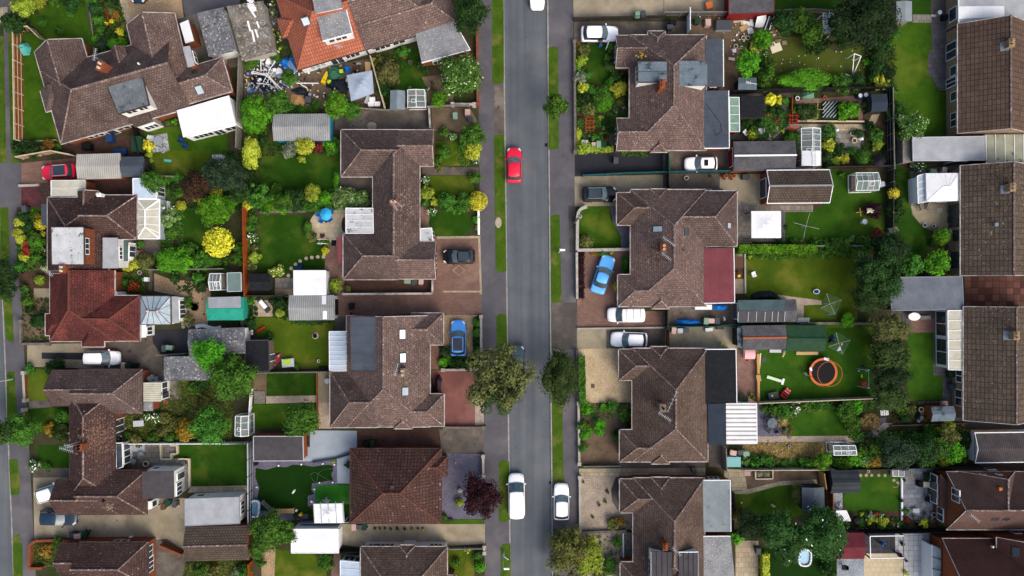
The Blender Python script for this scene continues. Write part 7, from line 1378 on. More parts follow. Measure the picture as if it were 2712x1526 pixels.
for k,s in dict(b3='65,332,20,cream 416,316,17,terra,rflower 447,311,15,terra 431,338,13,terra 490,318,14,terra 522,312,16,terra 497,340,14,terra 300,316,12,terra,mid',b4='1222,786,20,lgrey 1310,795,17,cream 1368,818,15,cream 1460,650,22,green',c4='1185,1176,24,cream 1200,1212,15,tan 1245,290,12,terra 1165,290,12,terra',a1='1672,525,20,terra 1705,545,18,terra 1762,600,22,dgrey 1758,845,20,dgrey,mid 1975,800,16,black,mid 1975,850,16,black',a3='612,365,20,cream 655,365,20,cream 552,400,16,dgrey 538,445,20,cream 1655,1285,16,cream 1675,1350,24,cream 1130,945,20,white 1395,935,16,terra',c3='990,1385,17,terra 1002,1410,15,terra 612,1065,40,green 690,1060,26,tan,olive',d3='1055,207,15,lgrey 1812,448,14,cream 1060,900,12,white',d4='1048,1305,13,black 1006,1140,15,black 1020,525,18,terra,mid 1255,480,16,dgrey,mid 1305,860,24,lgrey',d1='1425,995,12,black,mid 1470,995,11,black,mid 1520,993,12,black 1637,995,14,black,mid 1710,1000,13,black,mid 1835,995,10,black 1575,1000,13,dgrey,bright 1780,1000,14,dgrey,lime 1890,1000,14,dgrey,yel',c1='1195,255,20,terra 280,210,20,black,dark 285,262,17,black,dark 420,140,17,black,dark 883,712,14,white',b1='955,745,15,black,dark 1093,467,15,white',d0='1402,370,26,cream 1525,765,14,cream',b0='1360,1040,16,terra 1160,1310,16,terra 1340,1240,20,lgrey',c0='1590,1105,18,terra 1755,385,11,white 1810,370,17,lgrey').items():
 T(k)
 for it in s.split():a=it.split(',');pot(float(a[0]),float(a[1]),float(a[2]),a[3],a[4]if len(a)>4 else None)
def chair(x,y,a,m,label=None,what="garden chair",arms=False):
 p=P(x,y,.4);e=thing("garden_chair",label or auto(what,p),"chair",(p.x,p.y,.02),R(a),"garden chairs")
 part(e,"seat",MB().box(0,0,.38,.5,.5,.06 if not arms else .16),m,world=False);part(e,"backrest",MB().hexa([(-.26,-.25,.42),(-.2,-.25,.42),(-.2,.25,.42),(-.26,.25,.42)],[(-.38,-.24,.9),(-.33,-.24,.9),(-.33,.24,.9),(-.38,.24,.9)]),m,world=False)
 for i in(-1,1):
  for j in(-1,1):part(e,"leg",MB().tube((i*.22,j*.22,0),(i*.21,j*.21,.38),.02,5),m,world=False)
  part(e,"armrest",MB().box(0,i*.28,.6,.5,.07,.05),m,world=False)
 return e
def table(x,y,r,m,label,ry=None,h=.72,a=0,square=False):
 p=P(x,y,h);rm,rym=r/M1,(ry or r)/M1;e=thing("garden_table",label,"table",(p.x,p.y,.02),R(a))
 part(e,"tabletop",MB().box(0,0,h-.04,rm*2,rym*2,.04)if square else MB().lathe([(1,h-.04),(1,h)],0,0,24,rm,rym),m,world=False)
 for i in(-1,1):
  for j in(-1,1):part(e,"leg",MB().tube((i*rm*.6,j*rym*.6,0),(i*rm*.55,j*rym*.55,h-.04),.025,5),m,world=False)
 return e
def boxy(name,label,cat,x,y,sx,sy,h,m,a=0,lid=None,z=.02,taper=.97):
 """a cabinet, crate or carton: body and a lid of its own"""
 p=P(x,y,h);sx,sy=sx/M1,sy/M1;e=thing(name,label,cat,(p.x,p.y,z),R(a));part(e,"body",MB().box(0,0,0,sx,sy,h*.85,0,taper),m,world=False);part(e,"lid",MB().box(0,0,h*.85+.002,sx*1.03,sy*1.03,h*.13,0,.96),lid or m,world=False);return e
def board(name,label,cat,x,y,sx,sy,m,a=0,z=.05,t=.05,group=None,tilt=0):
 p=P(x,y,z+t);o=solo(name,MB().box(0,0,0,sx/M1,sy/M1,t),m,label,cat,group,(p.x,p.y,z),R(a));o.rotation_euler[1]=R(tilt);return o
def ladder(x0,y0,x1,y1,z0,z1,w,label,m=UPVC):
 a,b=P(x0,y0,z0),P(x1,y1,z1);d=(b-a).normalized();o=Vector((-d.y,d.x,0)).normalized()*w/2;e=thing("ladder",label,"ladder",((a.x+b.x)/2,(a.y+b.y)/2,0),0,"ladders in the scrap yard")
 for s in(-1,1):part(e,"rail",MB().tube(a+o*s,b+o*s,.035,5),m)
 n=max(3,int((b-a).length/.3));r=MB()
 for i in range(n):k=a.lerp(b,(i+.5)/n);r.tube(k+o,k-o,.022,4)
 part(e,"rungs",r,m);return e
T('a0');heap("covered_table","turquoise covered table on the lawn beside the panelled fence","table",[(200,420),(215,410),(265,412),(300,460),(285,530),(225,535),(205,500)],.9,PAL['teal'],seed=3)
board("outdoor_rug","grey patterned rug under a round table on the back lawn","rug",1535,1372,160,165,mat("patterned_rug",c('c3c6c8'),c('6b7076'),4,spk=c('3e4247'),ss=3),8,.012,.012);table(1518,1352,46,PAL['grey'],"round grey metal table on the patterned rug")
for x,y,a in((1460,1330,-20),(1500,1425,80),(1575,1440,120)):chair(x,y,a,PAL['lgrey'],what="pale grey garden chair")
for x,y in((1742,1345),(1782,1398)):chair(x,y,60,PAL['dblue'],what="navy shell chair",arms=True)
boxy("storage_cabinet","dark green storage cabinet beside the black fence","cabinet",1302,1380,85,150,1.4,PAL['dkgreen']);boxy("barbecue","black covered barbecue on the dark block patio","barbecue",820,1405,80,60,.9,PAL['black']);boxy("water_butt","dark blue water tank against the white-windowed wall","tank",1040,1325,60,70,1.0,PAL['dblue']);boxy("storage_chest","low dark blue chest beside the ribbed garage","chest",1145,1455,120,60,.6,PAL['dblue'])
board("bat","small mint green toy lying on the yellowing lawn","toy",1608,1542,70,22,PAL['teal'],-6)
T('a1')
heap("black_sheet","large slate grey sheet spread in the rubbish heap","sheet",[(225,745),(330,720),(440,770),(470,850),(380,880),(240,850)],.5,TARPK,seed=2);heap("tarpaulin","bright blue tarpaulin bundled under the orange roof","tarpaulin",[(505,600),(560,545),(620,570),(630,640),(590,670),(515,650)],.7,TARPB,seed=5);heap("tarpaulin","blue tarpaulin tail hanging below the leaning ladder","tarpaulin",[(600,540),(630,520),(680,730),(620,690)],.5,TARPB,seed=6)
heap("rubbish_bags","heap of white bags and sheets near the grey fence","rubbish",[(385,545),(430,535),(450,610),(420,650),(370,640)],.8,UPVC,seed=7);heap("rubbish_bags","heap of black bags beside the grey canopy","rubbish",[(940,800),(1010,750),(1140,760),(1170,840),(1150,940),(1060,860),(960,840)],.6,TARPK,seed=8);heap("tarpaulin","dark green tarpaulin heap under the orange eaves","tarpaulin",[(965,660),(1060,615),(1110,660),(1120,740),(1010,790),(960,740)],.8,TARPG,seed=9);heap("tarpaulin","small blue tarpaulin beside the dark green heap","tarpaulin",[(1115,640),(1180,625),(1195,690),(1150,710)],.6,TARPB,seed=11);heap("black_sheet","crumpled black sheet above the timber pallet","sheet",[(610,870),(700,830),(780,860),(800,940),(700,920)],.4,TARPK,seed=12);heap("rubble","heap of mixed light scrap against the grey fence","rubbish",[(185,800),(230,830),(290,880),(200,890)],.5,mat("mixed_scrap",c('9aa6b0'),c('2f78b0'),5,spk=[(c('f0f0ee'),4,.52),(c('1c1d1f'),3,.6)]),seed=13)
heap("rubbish_bags","heap of mixed scrap between garage and orange roof","rubbish",[(395,60),(450,20),(520,160),(500,330),(440,330),(410,180)],.7,mat("dark_scrap",c('3d3c3a'),c('6a6c66'),4,spk=[(c('d8d8d2'),3.4,.58),(c('8aa03a'),2,.66)]),seed=14)
ladder(320,690,520,690,.7,.7,.4,"horizontal white ladder lying on the rubbish heap");ladder(365,800,440,660,.8,.9,.42,"short ladder crossing the white poles");ladder(590,590,665,700,.3,2.2,.45,"white ladder leaning against the orange-tiled house")
pl=MB();rg=random.Random(5)
for i,(x0,y0,x1,y1)in enumerate(((270,700,420,740),(390,735,560,890),(400,720,540,870),(420,760,560,880),(310,815,440,830),(440,840,480,865),(350,560,352,690),(690,818,900,818),(430,690,490,610),(730,830,790,862),(260,720,410,745),(415,735,520,880))):
 solo("white_pole",MB().bar(P(x0,y0),P(x1,y1),.09,.62+.02*i,.72+.02*i),UPVC,auto("white plastic pole",P((x0+x1)/2,(y0+y1)/2,.7)),"pole","white poles in the scrap yard")
for x,y,r,m,l in((500,685,34,UPVC,"large white round tub lid on the rubbish heap"),(452,705,30,PAL['grey'],"slate grey tub beside the white tub lid"),(505,725,26,PAL['grey'],"smaller grey tub below the white tub lid")):p=P(x,y,.8);solo("tub",MB().lathe([(r/M1*.8,.1),(r/M1,.75),(r/M1*.96,.8),(r/M1*.5,.82)],p.x,p.y,16),m,l,"tub")
p=P(572,790,.5);mb=MB()
for r in(.42,.38,.34):mb.path([(p.x+r*math.cos(a/3),p.y+r*math.sin(a/3),.5+.05*(r>.36))for a in range(20)],.03,5)
solo("hose_coil",mb,PAL['lgrey'],"coil of pale hose in the weedy scrap yard","hose")
e=thing("pallet","timber pallet beside the crumpled black sheet","pallet",P(680,965),R(-6));mb=MB()
for i in range(9):mb.box(-.7+i*.17,0,.1,.1,1.3,.03)
part(e,"slats",mb,PINE,world=False)
for y in(-.55,0,.55):part(e,"bearer",MB().box(0,y,0,1.5,.1,.1),WOOD,world=False)
board("plywood_sheet","plain plywood sheet lying across the pallet","board",705,975,90,80,PINE,-25,.18,.02);boxy("dustbin","grey lidded box beside the pallet","bin",780,955,55,60,.8,PAL['dgrey'],-5)
p=P(935,745,.6);e=thing("toy_slide","yellow plastic toy slide lying in the rubbish","slide",(p.x,p.y,0),R(70));part(e,"chute",MB().hexa([(-.2,-.25,.3),(.9,-.15,.1),(.9,.15,.1),(-.2,.25,.3)],[(-.2,-.25,.42),(.9,-.15,.16),(.9,.15,.16),(-.2,.25,.42)]),PAL['yellow'],world=False);part(e,"steps",MB().box(-.45,0,0,.5,.6,.55,0,.7),PAL['yellow'],world=False)
for x,y in((1100,683),(985,785)):board("tray","lime yellow plastic tray "+("on top of the dark green heap" if x>1000 else "below the yellow toy slide"),"tray",x,y,36,34,PAL['hiviz'],8,.85 if x>1000 else .4,.05)
b=gazebo("crumpled grey gazebo canopy in the rubbish yard",[(1152,722),(1196,970),(1412,892),(1394,676)],2.3,GAZ,.5)
for x,y in((1397,955),(1385,1000),(1446,997)):boxy("crate",auto("pale pink stacked crate",P(x,y,.5)),"crate",x,y,55,44,.5,PAL['pink'],4,UPVC)
for x,w in((1342,24),(1368,26)):board("plank",auto("long pale timber plank",P(x,650,.5)),"plank",x,648,w,110,PAL['tan'],4,.5,.06)
board("door_panel","grey door panel propped below the grey canopy","door",1350,955,36,80,PAL['lgrey'],-22,.3,.05);board("trampoline_mat","brown board under the white lean-to posts","board",1245,665,80,70,PAL['brown'],0,.1,.05)
for i,(x,y)in enumerate(((480,690),(1100,860),(1008,925),(1090,920),(250,700))):boxy("carton",auto("small white scrap carton",P(x,y,.3)),"carton",x+0,y,30,26,.35,UPVC if i!=3 else PAL['yellow'],20*i,z=.02 if i else .9)
def debris(pts,n,cols,z=.1,seed=1,size=(.08,.4)):
 q=[P(x,y)for x,y in pts];xs=[v.x for v in q];ys=[v.y for v in q];pp=[(v.x,v.y)for v in q];g=random.Random(seed);k=0;B_=[MB()for _ in cols]
 while k<n:
  x,y=g.uniform(min(xs),max(xs)),g.uniform(min(ys),max(ys))
  if not inpoly(x,y,pp):continue
  k+=1;j=g.randrange(len(cols));a,b2=g.uniform(*size),g.uniform(*size)*.7;B_[j].box(x,y,z*g.uniform(.2,1.2),a,b2,g.uniform(.03,.2),g.random()*3.1,g.uniform(.6,1))
 for m,mb in zip(cols,B_):
  if mb.v:struct("debris",mb,m,'stuff')
debris([(180,640),(400,520),(640,700),(680,830),(580,900),(200,920)],260,[UPVC,PAL['lgrey'],PAL['dgrey'],PAL['blue'],PAL['black'],PAL['tan'],UPVC],.5,3)
debris([(680,700),(1160,590),(1300,620),(1200,980),(820,960),(700,840)],120,[UPVC,PAL['dgrey'],PAL['black'],PAL['tan'],PAL['brown'],PAL['lgrey']],.2,4)
debris([(395,20),(470,10),(560,470),(480,560),(430,330)],110,[UPVC,PAL['dgrey'],PAL['black'],PAL['dkgreen'],PAL['lime'],PAL['brown']],.5,5)
T('a3');debris([(80,150),(880,170),(960,380),(700,540),(470,540),(420,300)],90,[UPVC,PAL['tan'],PAL['dgrey'],PAL['cream']],.08,8,(.06,.3));debris([(880,560),(1850,420),(1800,800),(900,700)],40,[UPVC,PAL['cream']],.05,9,(.05,.16));T('a1')
for x,y,L2,a in((240,110,130,-55),(215,250,100,-75),(255,345,110,-78),(300,235,60,-70),(288,320,80,-70)):board("gutter_length",auto("white gutter length lying on the scrap-covered roof",P(x,y,2.4)),"gutter",x,y,L2,16,UPVC,a,2.32,.06,"white gutters on the scrap roof")
for i,(x,y)in enumerate(((305,75),(312,130),(330,160))):chair(x,y,15,UPVC,auto("stacked white metal chair",P(x,y,2.4))).location.z=2.32
for x,y,r in((342,215,22),(370,275,17),(338,320,18),(172,45,17),(238,40,17),(365,345,15)):p=P(x,y,2.5);mb=MB();mb.path([(p.x+r/M1*math.cos(i*.524),p.y+r/M1*math.sin(i*.524),2.36)for i in range(13)],.025,4);mb.tube((p.x-r/M1,p.y,2.36),(p.x+r/M1,p.y,2.36),.02,4);solo("wire_hoop",mb,PAL['lgrey'],auto("round wire hoop on the scrap roof",p),"hoop","wire hoops on the scrap roof")
e=plant(335,420,52,'bright')
T('b0');p=P(245,1010,1.0);e=thing("bench_shelter","folded red awning among yellow shrubs by the pavement","awning",(p.x,p.y,0));z=[P(*t,hh)for t,hh in(((205,1005),1.0),((235,945),1.3),((288,940),1.0),((270,1005),1.4),((290,1082),1.0),((228,1070),1.3))]
part(e,"canopy",MB().poly([z[0],z[3],z[2],z[1]]).poly([z[0],z[5],z[4],z[3]]),mat("faded_red_canvas",c('8e2f28'),c('742620'),3));part(e,"post",MB().tube((z[3].x,z[3].y,0),z[3],.04,6),PAL['dred'])
def bench(x,y,L,a,m,label):
 p=P(x,y,.45);L/=M1;e=thing("garden_bench",label,"bench",(p.x,p.y,.02),R(a),"garden benches");s=MB();bk=MB()
 for i in range(4):s.box(0,-.2+i*.13,.42,L,.09,.03)
 for i in range(3):bk.box(0,.3+.02*i,.52+i*.13,L,.03,.09)
 part(e,"seat",s,m,world=False);part(e,"backrest",bk,m,world=False)
 for i in(-1,1):
  for j in(-.2,.26):part(e,"leg",MB().box(i*(L/2-.05),j,0,.06,.06,.42 if j<0 else .85),m,world=False)
  part(e,"armrest",MB().box(i*(L/2-.05),.03,.62,.06,.5,.04),m,world=False)
 return e
bench(1285,1040,105,-18,GRW,"grey slatted garden bench on the dark patio");bench(1540,500,70,88,UPVC,"white slatted bench end beside the white conservatory");board("stone_slab","white statue plinth in the small potted garden","plinth",1398,1305,36,40,UPVC,0,.1,.5)
T('b1');p=P(950,678,2.2);e=thing("parasol","turquoise parasol over a table on the cream patio","parasol",(p.x,p.y,0));part(e,"canopy",MB().lathe([(.72,2.05),(.68,2.08),(.36,2.28),(.02,2.42)],0,0,8,1,1.1),PAL['cyan'],world=False);part(e,"pole",MB().tube((0,0,0),(0,0,2.5),.025,6),PAL['grey'],world=False);ri=MB()
for i in range(8):a=i*.785;ri.tube((.72*math.cos(a),.79*math.sin(a),2.06),(0,0,2.43),.015,4)
part(e,"ribs",ri,PAL['turq'],world=False);table(948,690,52,PAL['dgrey'],"dark table under the turquoise parasol")
for x,y,a in((890,680,0),(1005,660,190),(990,730,130),(915,735,60)):chair(x,y,a,PAL['blue'],what="blue chair at the parasol table")
p=P(905,940,1.8);e=thing("garden_arch","pale metal arch beside the cream patio","arch",(p.x,p.y,0));mb=MB()
for y in(-.25,.25):mb.path([(-.5,y,0),(-.5,y,1.6),(-.3,y,2.0),(0,y,2.15),(.3,y,2.0),(.5,y,1.6),(.5,y,0)],.03,5)
part(e,"hoop",mb,UPVC,world=False);board("doormat","dark doormat with a pale frame at the brick path","mat",1028,955,44,52,PAL['black'],0,.03,.03);boxy("storage_box","low blue-black storage box beside the white garage","box",695,1190,60,40,.5,PAL['dblue'],10)
def lounger(x,y,a,m,cm,label):
 p=P(x,y,.35);e=thing("sun_lounger",label,"sun lounger",(p.x,p.y,.02),R(a),"sun loungers");part(e,"frame",MB().box(0,0,.25,1.9,.62,.06),m,world=False);part(e,"backrest",MB().hexa([(.35,-.3,.31),(.95,-.3,.31),(.95,.3,.31),(.35,.3,.31)],[(.35,-.3,.36),(.95,-.3,.6),(.95,.3,.6),(.35,.3,.36)]),m,world=False);part(e,"cushion",MB().box(-.15,0,.312,1.1,.5,.08),cm,world=False)
 for i in(-.8,.8):
  for j in(-.25,.25):part(e,"leg",MB().tube((i,j,0),(i,j,.25),.025,5),m,world=False)
 return e
T('c1');lounger(358,178,-50,PAL['dgrey'],UPVC,"dark sun lounger with a white cushion on the slab corner");p=P(300,430,.2);solo("windsock_pole",MB().bar(P(220,485),P(300,425),.05,.1,.15).bar(P(300,425),P(370,382),.2,.1,.25),PAL['red'],"red and white stick lying on the lawn edge","stick")
for y in(424,451):p=P(240,y,.4);solo("garden_lantern",MB().lathe([(.05,0),(.16,.2),(.16,.36),(.04,.46)],p.x,p.y,12),UPVC,auto("round white garden lantern",p),"lantern","white garden lanterns")
p=P(845,470,.4);e=thing("fire_pit","small dark fire pit with pale ring on the lawn","fire pit",(p.x,p.y,0));part(e,"bowl",MB().lathe([(.1,.1),(.28,.3),(.26,.3),(.08,.14)],0,0,12),PAL['black'],world=False);part(e,"ring",MB().lathe([(.36,.02),(.42,.05),(.4,.1),(.3,.06)],0,0,12),CONC,world=False)
table(590,730,58,PAL['lgrey'],"small white play table with a lime tray",40,.5,5,True);board("tray","lime green tray on the white play table","tray",580,722,66,48,PAL['lime'],5,.54,.04);heap("black_cover","black sheet over something beside the white lean-to","cover",[(885,760),(970,755),(975,800),(890,805)],.5,TARPK,seed=21);heap("toys","jumble of red and navy toys beside the black shed","toys",[(430,650),(520,620),(530,680),(450,790),(415,740)],.35,mat("jumbled_toys",c('2c3550'),c('8a2a2a'),4,spk=[(c('b8a080'),3,.56)]),seed=22)
table(968,905,26,PAL['lgrey'],"round pale table against the dark-tiled house");e=thing("pallet","grey slatted deck pallet at the lawn edge","pallet",P(318,1060));mb=MB()
for i in range(9):mb.box(-.58+i*.145,0,.06,.11,1.5,.03)
part(e,"slats",mb,GRW,world=False);part(e,"bearer",MB().box(0,0,0,1.3,.1,.06),GRW,world=False)
T('c1');glasshouse("narrow glass greenhouse between the hedge and the flat garage",[(85,1240),(80,1430),(212,1430),(210,1238)],1.9,'y',24,3)
T('c0');p=P(2000,380,.3);mb=MB();N=10
for i in range(N):x0,x1=1880+245*i/N,1880+245*(i+1)/N;f=lambda x:385-14*math.sin((x-1880)/39);mb.bar(P(x0,f(x0)),P(x1,f(x1)),.42,.05,.12+.001*i)
solo("plastic_sheet",mb,UPVC,"curved white corrugated strip beside the upper slate garage","sheet")
for x,y,r in((1790,150,52),(1862,195,36)):p=P(x,y,.3);e=thing("pond_tub",auto("dark round pond tub",p),"tub",(p.x,p.y,0));part(e,"rim",MB().lathe([(r/M1,0),(r/M1,.3),(r/M1*.9,.3),(r/M1*.88,.2)],0,0,18),PAL['black'],world=False);part(e,"water",MB().lathe([(r/M1*.88,.1),(r/M1*.88,.2)],0,0,18),PAL['dblue'],world=False)
for x,y,a in((1462,870,30),(1500,888,200)):chair(x,y,a,PAL['lgrey'],what="white metal chair")
table(1328,1312,50,PAL['lgrey'],"weathered grey table in the wildflower garden",28,.6,4,True)
T('d0')
for x,y,a in((1285,345,-20),(1357,275,100)):chair(x,y,a,PAL['grey'],what="grey rattan armchair",arms=True)
boxy("storage_box","dark box on the patio beside the white wall","box",1757,360,40,38,.5,PAL['dgrey']);board("paving_slab","pale grey slab bench on the slabbed patio","slab",1320,215,130,80,PAL['lgrey'],0,.05,.15);boxy("barrel","grey dustbin beside the tan bin at the brick wall","bin",686,1062,50,50,.9,PAL['dgrey'])
p=P(1260,1075,.3);heap("bag","white bag beside the red brick side wall","bag",[(1238,1070),(1262,1058),(1288,1072),(1262,1090)],.4,UPVC,seed=31)
def pool(x,y,rx,ry,a,label,oval=False,seed=0):
 p=P(x,y,.4);e=thing("paddling_pool",label,"paddling pool",(p.x,p.y,.02),R(a),"paddling pools");rx,ry=rx/M1,ry/M1
 def ringp(k,dz,r,n=28):return[(math.copysign(abs(math.cos(t))**k,math.cos(t))*(rx-r),math.copysign(abs(math.sin(t))**k,math.sin(t))*(ry-r),dz)for t in[i*6.2832/n for i in range(n+1)]]
 for z,m in((.1,PAL['blue']),(.46,UPVC),(.3,PAL['cyan'])):mb=MB();mb.smooth=True;mb.path(ringp(.5 if not oval else .7,z,.12),.12,8);part(e,"ring",mb,m,world=False)
 part(e,"water",MB().poly(ringp(.5 if not oval else .7,.3,.14)[:-1]),WATER,world=False);return e
T('d1');pool(270,802,50,86,-6,"small blue and white rectangular paddling pool by the navy fence");bench(395,785,150,-42,GRW,"swing bench with a dark frame standing askew on the dark turf");bench(570,825,155,2,PAL['tan'],"pale slatted bench at the foot of the dark turf")
e=thing("lawn_mower","green lawn mower with a yellow box at the turf edge","mower",P(678,870),R(20));part(e,"body",MB().box(0,0,.15,.7,.5,.25,0,.8),PAL['dkgreen'],world=False);part(e,"grass_box",MB().box(.55,.05,.15,.4,.42,.3,0,.8),PAL['yellow'],world=False)
for i in(-.25,.25):
 for j in(-.26,.26):part(e,"wheel",MB().tube((i,j-.03,.13),(i,j+.03,.13),.13,12),RUB,world=False)
part(e,"handle",MB().path([(.3,-.22,.3),(.95,-.22,.95),(.95,.22,.95),(.3,.22,.3)],.02,5),PAL['black'],world=False)
heap("garden_ornament","small white ornament lying on the dark turf","ornament",[(625,655),(640,620),(662,612),(658,640),(635,660)],.3,UPVC,seed=41)
p=P(958,732,0);st_=[((.62 if i%2==0 else .28)*math.cos(i*.628+1.57),(.62 if i%2==0 else .28)*math.sin(i*.628+1.57))for i in range(10)];solo("star_mat",MB().prism(st_,0,.03),PAL['grey'],"grey star-shaped mat beside the white ribbed gazebo","mat",None,(p.x,p.y,.03))
mb=MB();mb.path([P(x,y,.05)for x,y in((800,490),(815,465),(850,452),(880,470),(930,500),(985,530))],.03,5);mb.path([P(x,y,.05)for x,y in((810,500),(840,545),(865,540),(880,460),(930,425),(1020,415))],.03,5);solo("garden_hose",mb,PAL['green'],"bright green garden hose looped on the dark turf","hose")
for x,y in((498,390),(716,378),(922,372),(1033,380),(890,555),(1017,552),(842,617),(287,598)):p=P(x,y,.2);solo("solar_light",MB().lathe([(.02,0),(.03,.12),(.11,.16),(.1,.22),(.02,.26)],p.x,p.y,10),UPVC,auto("small round white garden light",p),"garden light","round white garden lights")
for x,y,l in((668,820,"white ball at the end of the pale slatted bench"),(815,735,"grey cube with a white mark near the bright turf")):p=P(x,y,.2);solo("ball",MB().lathe([(.02,.02),(.13,.08),(.16,.16),(.13,.25),(.02,.3)],p.x,p.y,12),UPVC,l,"ball")
T('d2');p=P(65,628,.3);solo("stone_ball",MB().lathe([(.05,0),(.26,.12),(.3,.28),(.22,.46),(.03,.52)],p.x,p.y,14),CONC,"pale stone ball on the purple slate beside the purple tree","ornament");p=P(20,360,.2);heap("garden_ornament","tiny pale ornament at the top of the slate garden","ornament",[(10,350),(30,352),(28,372),(12,370)],.25,CONC,seed=43);p=P(1400,765,.3);pot(1400,765,15,'dgrey')
def lamp(x,y,h,a,arm,label,m=PAL['lgrey']):
 p=P(x,y,0);e=thing("street_lamp",label,"street lamp",(p.x,p.y,0),R(a),"street lamps and poles");part(e,"post",MB().tube((0,0,0),(0,0,1.2),.09,8).tube((0,0,1.2),(0,0,h),.06,8,.04),m,world=False);part(e,"arm",MB().tube((0,0,h),(arm,0,h+.1),.035,6),m,world=False);part(e,"lamp_head",MB().hexa([(arm-.05,-.14,h+.04),(arm+.6,-.12,h+.06),(arm+.6,.12,h+.06),(arm-.05,.14,h+.04)],[(arm,-.1,h+.17),(arm+.55,-.08,h+.16),(arm+.55,.08,h+.16),(arm,.1,h+.17)]),UPVC,world=False)
T('d2');lamp(484,1212,5.4,0,.1,"grey street lamp with a white head on the lower left verge");T('b2');lamp(1012,1045,5.4,0,-.2,"street lamp with a white head on the right-hand verge near the blue saloon");T('c0');lamp(120,885,5.4,184,.5,"street lamp arm reaching over the road at the left edge")
T('b2');p=P(1160,762,0);e=thing("telegraph_pole","brown telegraph pole beside the curved stone wall","telegraph pole",(p.x,p.y,0),0,"street lamps and poles");part(e,"pole",MB().tube((0,0,0),(0,0,8.2),.14,8,.1),WOOD,world=False);part(e,"ring",MB().lathe([(.2,7.9),(.24,7.95),(.2,8.0)],0,0,12),PAL['grey'],world=False)
T('d2');e=thing("name_board","low white road name board on the lower left verge","sign",P(505,1262),R(-35));part(e,"board",MB().box(0,0,.25,.9,.04,.2),UPVC,world=False)
for i in(-.35,.35):part(e,"leg",MB().box(i,.03,0,.06,.03,.4),PAL['grey'],world=False)
T('a2');p=P(1312,1190,1.0);e=thing("trellis","red painted garden trellis frame in the front garden","trellis",(p.x,p.y,0));mb=MB()
for i in range(3):x=-.48+i*.48;mb.tube((x,-.85,1.0),(x,.85,1.0),.035,4)
for i in range(5):y=-.8+i*.4;mb.tube((-.55,y,1.02),(.55,y,1.02),.035,4)
part(e,"frame",mb,PAL['red'],world=False)
for i in(-.48,.48):
 for j in(-.82,.82):part(e,"post",MB().box(i,j,0,.06,.06,1.0),PAL['dred'],world=False)
boxy("brick_pier","pale pinkish box on the corner wall","box",138,1078,48,58,.9,PAL['rose']);boxy("storage_box","tan box in a row of bins by the lime hedge","box",1350,1385,40,40,.9,PAL['rose'])
T('a3');boxy("crate","pinkish-tan box with an orange lid at the top of the yard","box",285,48,62,62,.7,PAL['rose'],15,PAL['orange']);boxy("crate","pale tan box beside the green bin in the yard","box",275,212,52,60,.9,PAL['rose'],3);boxy("skip_box","big grey open crate with odds and ends","crate",430,238,150,90,.8,PAL['grey'],0,PAL['dgrey'])
for i,(x,y,sx,sy,m,a)in enumerate(((650,225,120,40,UPVC,-10),(680,295,55,60,UPVC,15),(620,265,80,50,PAL['tan'],30),(570,205,110,16,CRW,8),(690,200,30,60,UPVC,0),(925,460,105,80,PAL['cream'],20),(895,425,50,30,PAL['cream'],40),(1005,410,40,40,G['slabs'],10),(880,320,30,36,PAL['rose'],0),(525,485,36,34,UPVC,0),(500,565,60,26,PAL['cream'],-10),(945,390,60,20,G['slabs'],5))):board("board",auto(f"{'white' if m is UPVC else 'pale'} loose board",P(x,y,.1)),"board",x,y,sx,sy,m,a,.03+.005*i,.04,"loose boards in the builder's yard")
p=P(780,205,.9);solo("leaning_sheet",MB().hexa([P(720,262,.1),P(800,268,.1),P(830,268,.1),P(735,255,.1)],[P(745,160,1.4),P(830,145,1.4),P(833,145,1.38),P(748,160,1.38)]),UPVC,"curved white door panel leaning against the dark fence","panel")
for x in(845,890):p=P(x,210,.9);e=thing("window_frame",auto("spare window frame leaning on the fence",p),"window",(p.x,p.y,0),R(-6));part(e,"frame",MB().hexa([(-.22,-.75,.1),(.22,-.75,.1),(.22,-.7,.1),(-.22,-.7,.1)],[(-.22,.55,1.3),(.22,.55,1.3),(.22,.6,1.3),(-.22,.6,1.3)]),PAL['black'],world=False);part(e,"pane",MB().hexa([(-.08,-.72,.17),(.08,-.72,.17),(.08,-.7,.17),(-.08,-.7,.17)],[(-.08,.5,1.34),(.08,.5,1.34),(.08,.52,1.34),(-.08,.52,1.34)]),SKYG,world=False)
p=P(1400,245,1.5);e=thing("cold_frame","tall grey see-through frame between dark shrubs","frame",(p.x,p.y,0));part(e,"panel",MB().box(0,0,2.15,1.2,2.35,.05),mat("grey_plastic_glazing",c('a9b2b6'),c('99a2a6'),2,tile=(.42,.6,.04,1.25,0,.05)),world=False)
for i in(-.55,.55):
 for j in(-1.1,1.1):part(e,"post",MB().box(i,j,0,.08,.08,2.15),UPVC,world=False)
fr=MB()
for a,b_ in(((-.6,-1.18),(.6,-1.18)),((.6,-1.18),(.6,1.18)),((.6,1.18),(-.6,1.18)),((-.6,1.18),(-.6,-1.18))):fr.tube((*a,2.2),(*b_,2.2),.05,4)
part(e,"frame",fr,UPVC,world=False)
a,b_,c2,d2=P(1675,515,1.8),P(1742,540,1.8),P(1655,745,.3),P(1690,735,.3);mb=MB().path([a,b_,c2,a],.05,5);mb.tube(a,(a.x,a.y,0),.04,4).tube(b_,(b_.x,b_.y,0),.04,4).tube(c2,(c2 .x,c2 .y,0),.04,4);solo("swing_support",mb,UPVC,"white triangular metal frame on the worn lawn","frame");board("board","tan board at the foot of the white triangular frame","board",1600,738,44,40,PAL['tan'],-25,.15,.04);board("board","white plank at the foot of the white triangular frame","plank",1635,728,90,14,UPVC,-20,.25,.05)
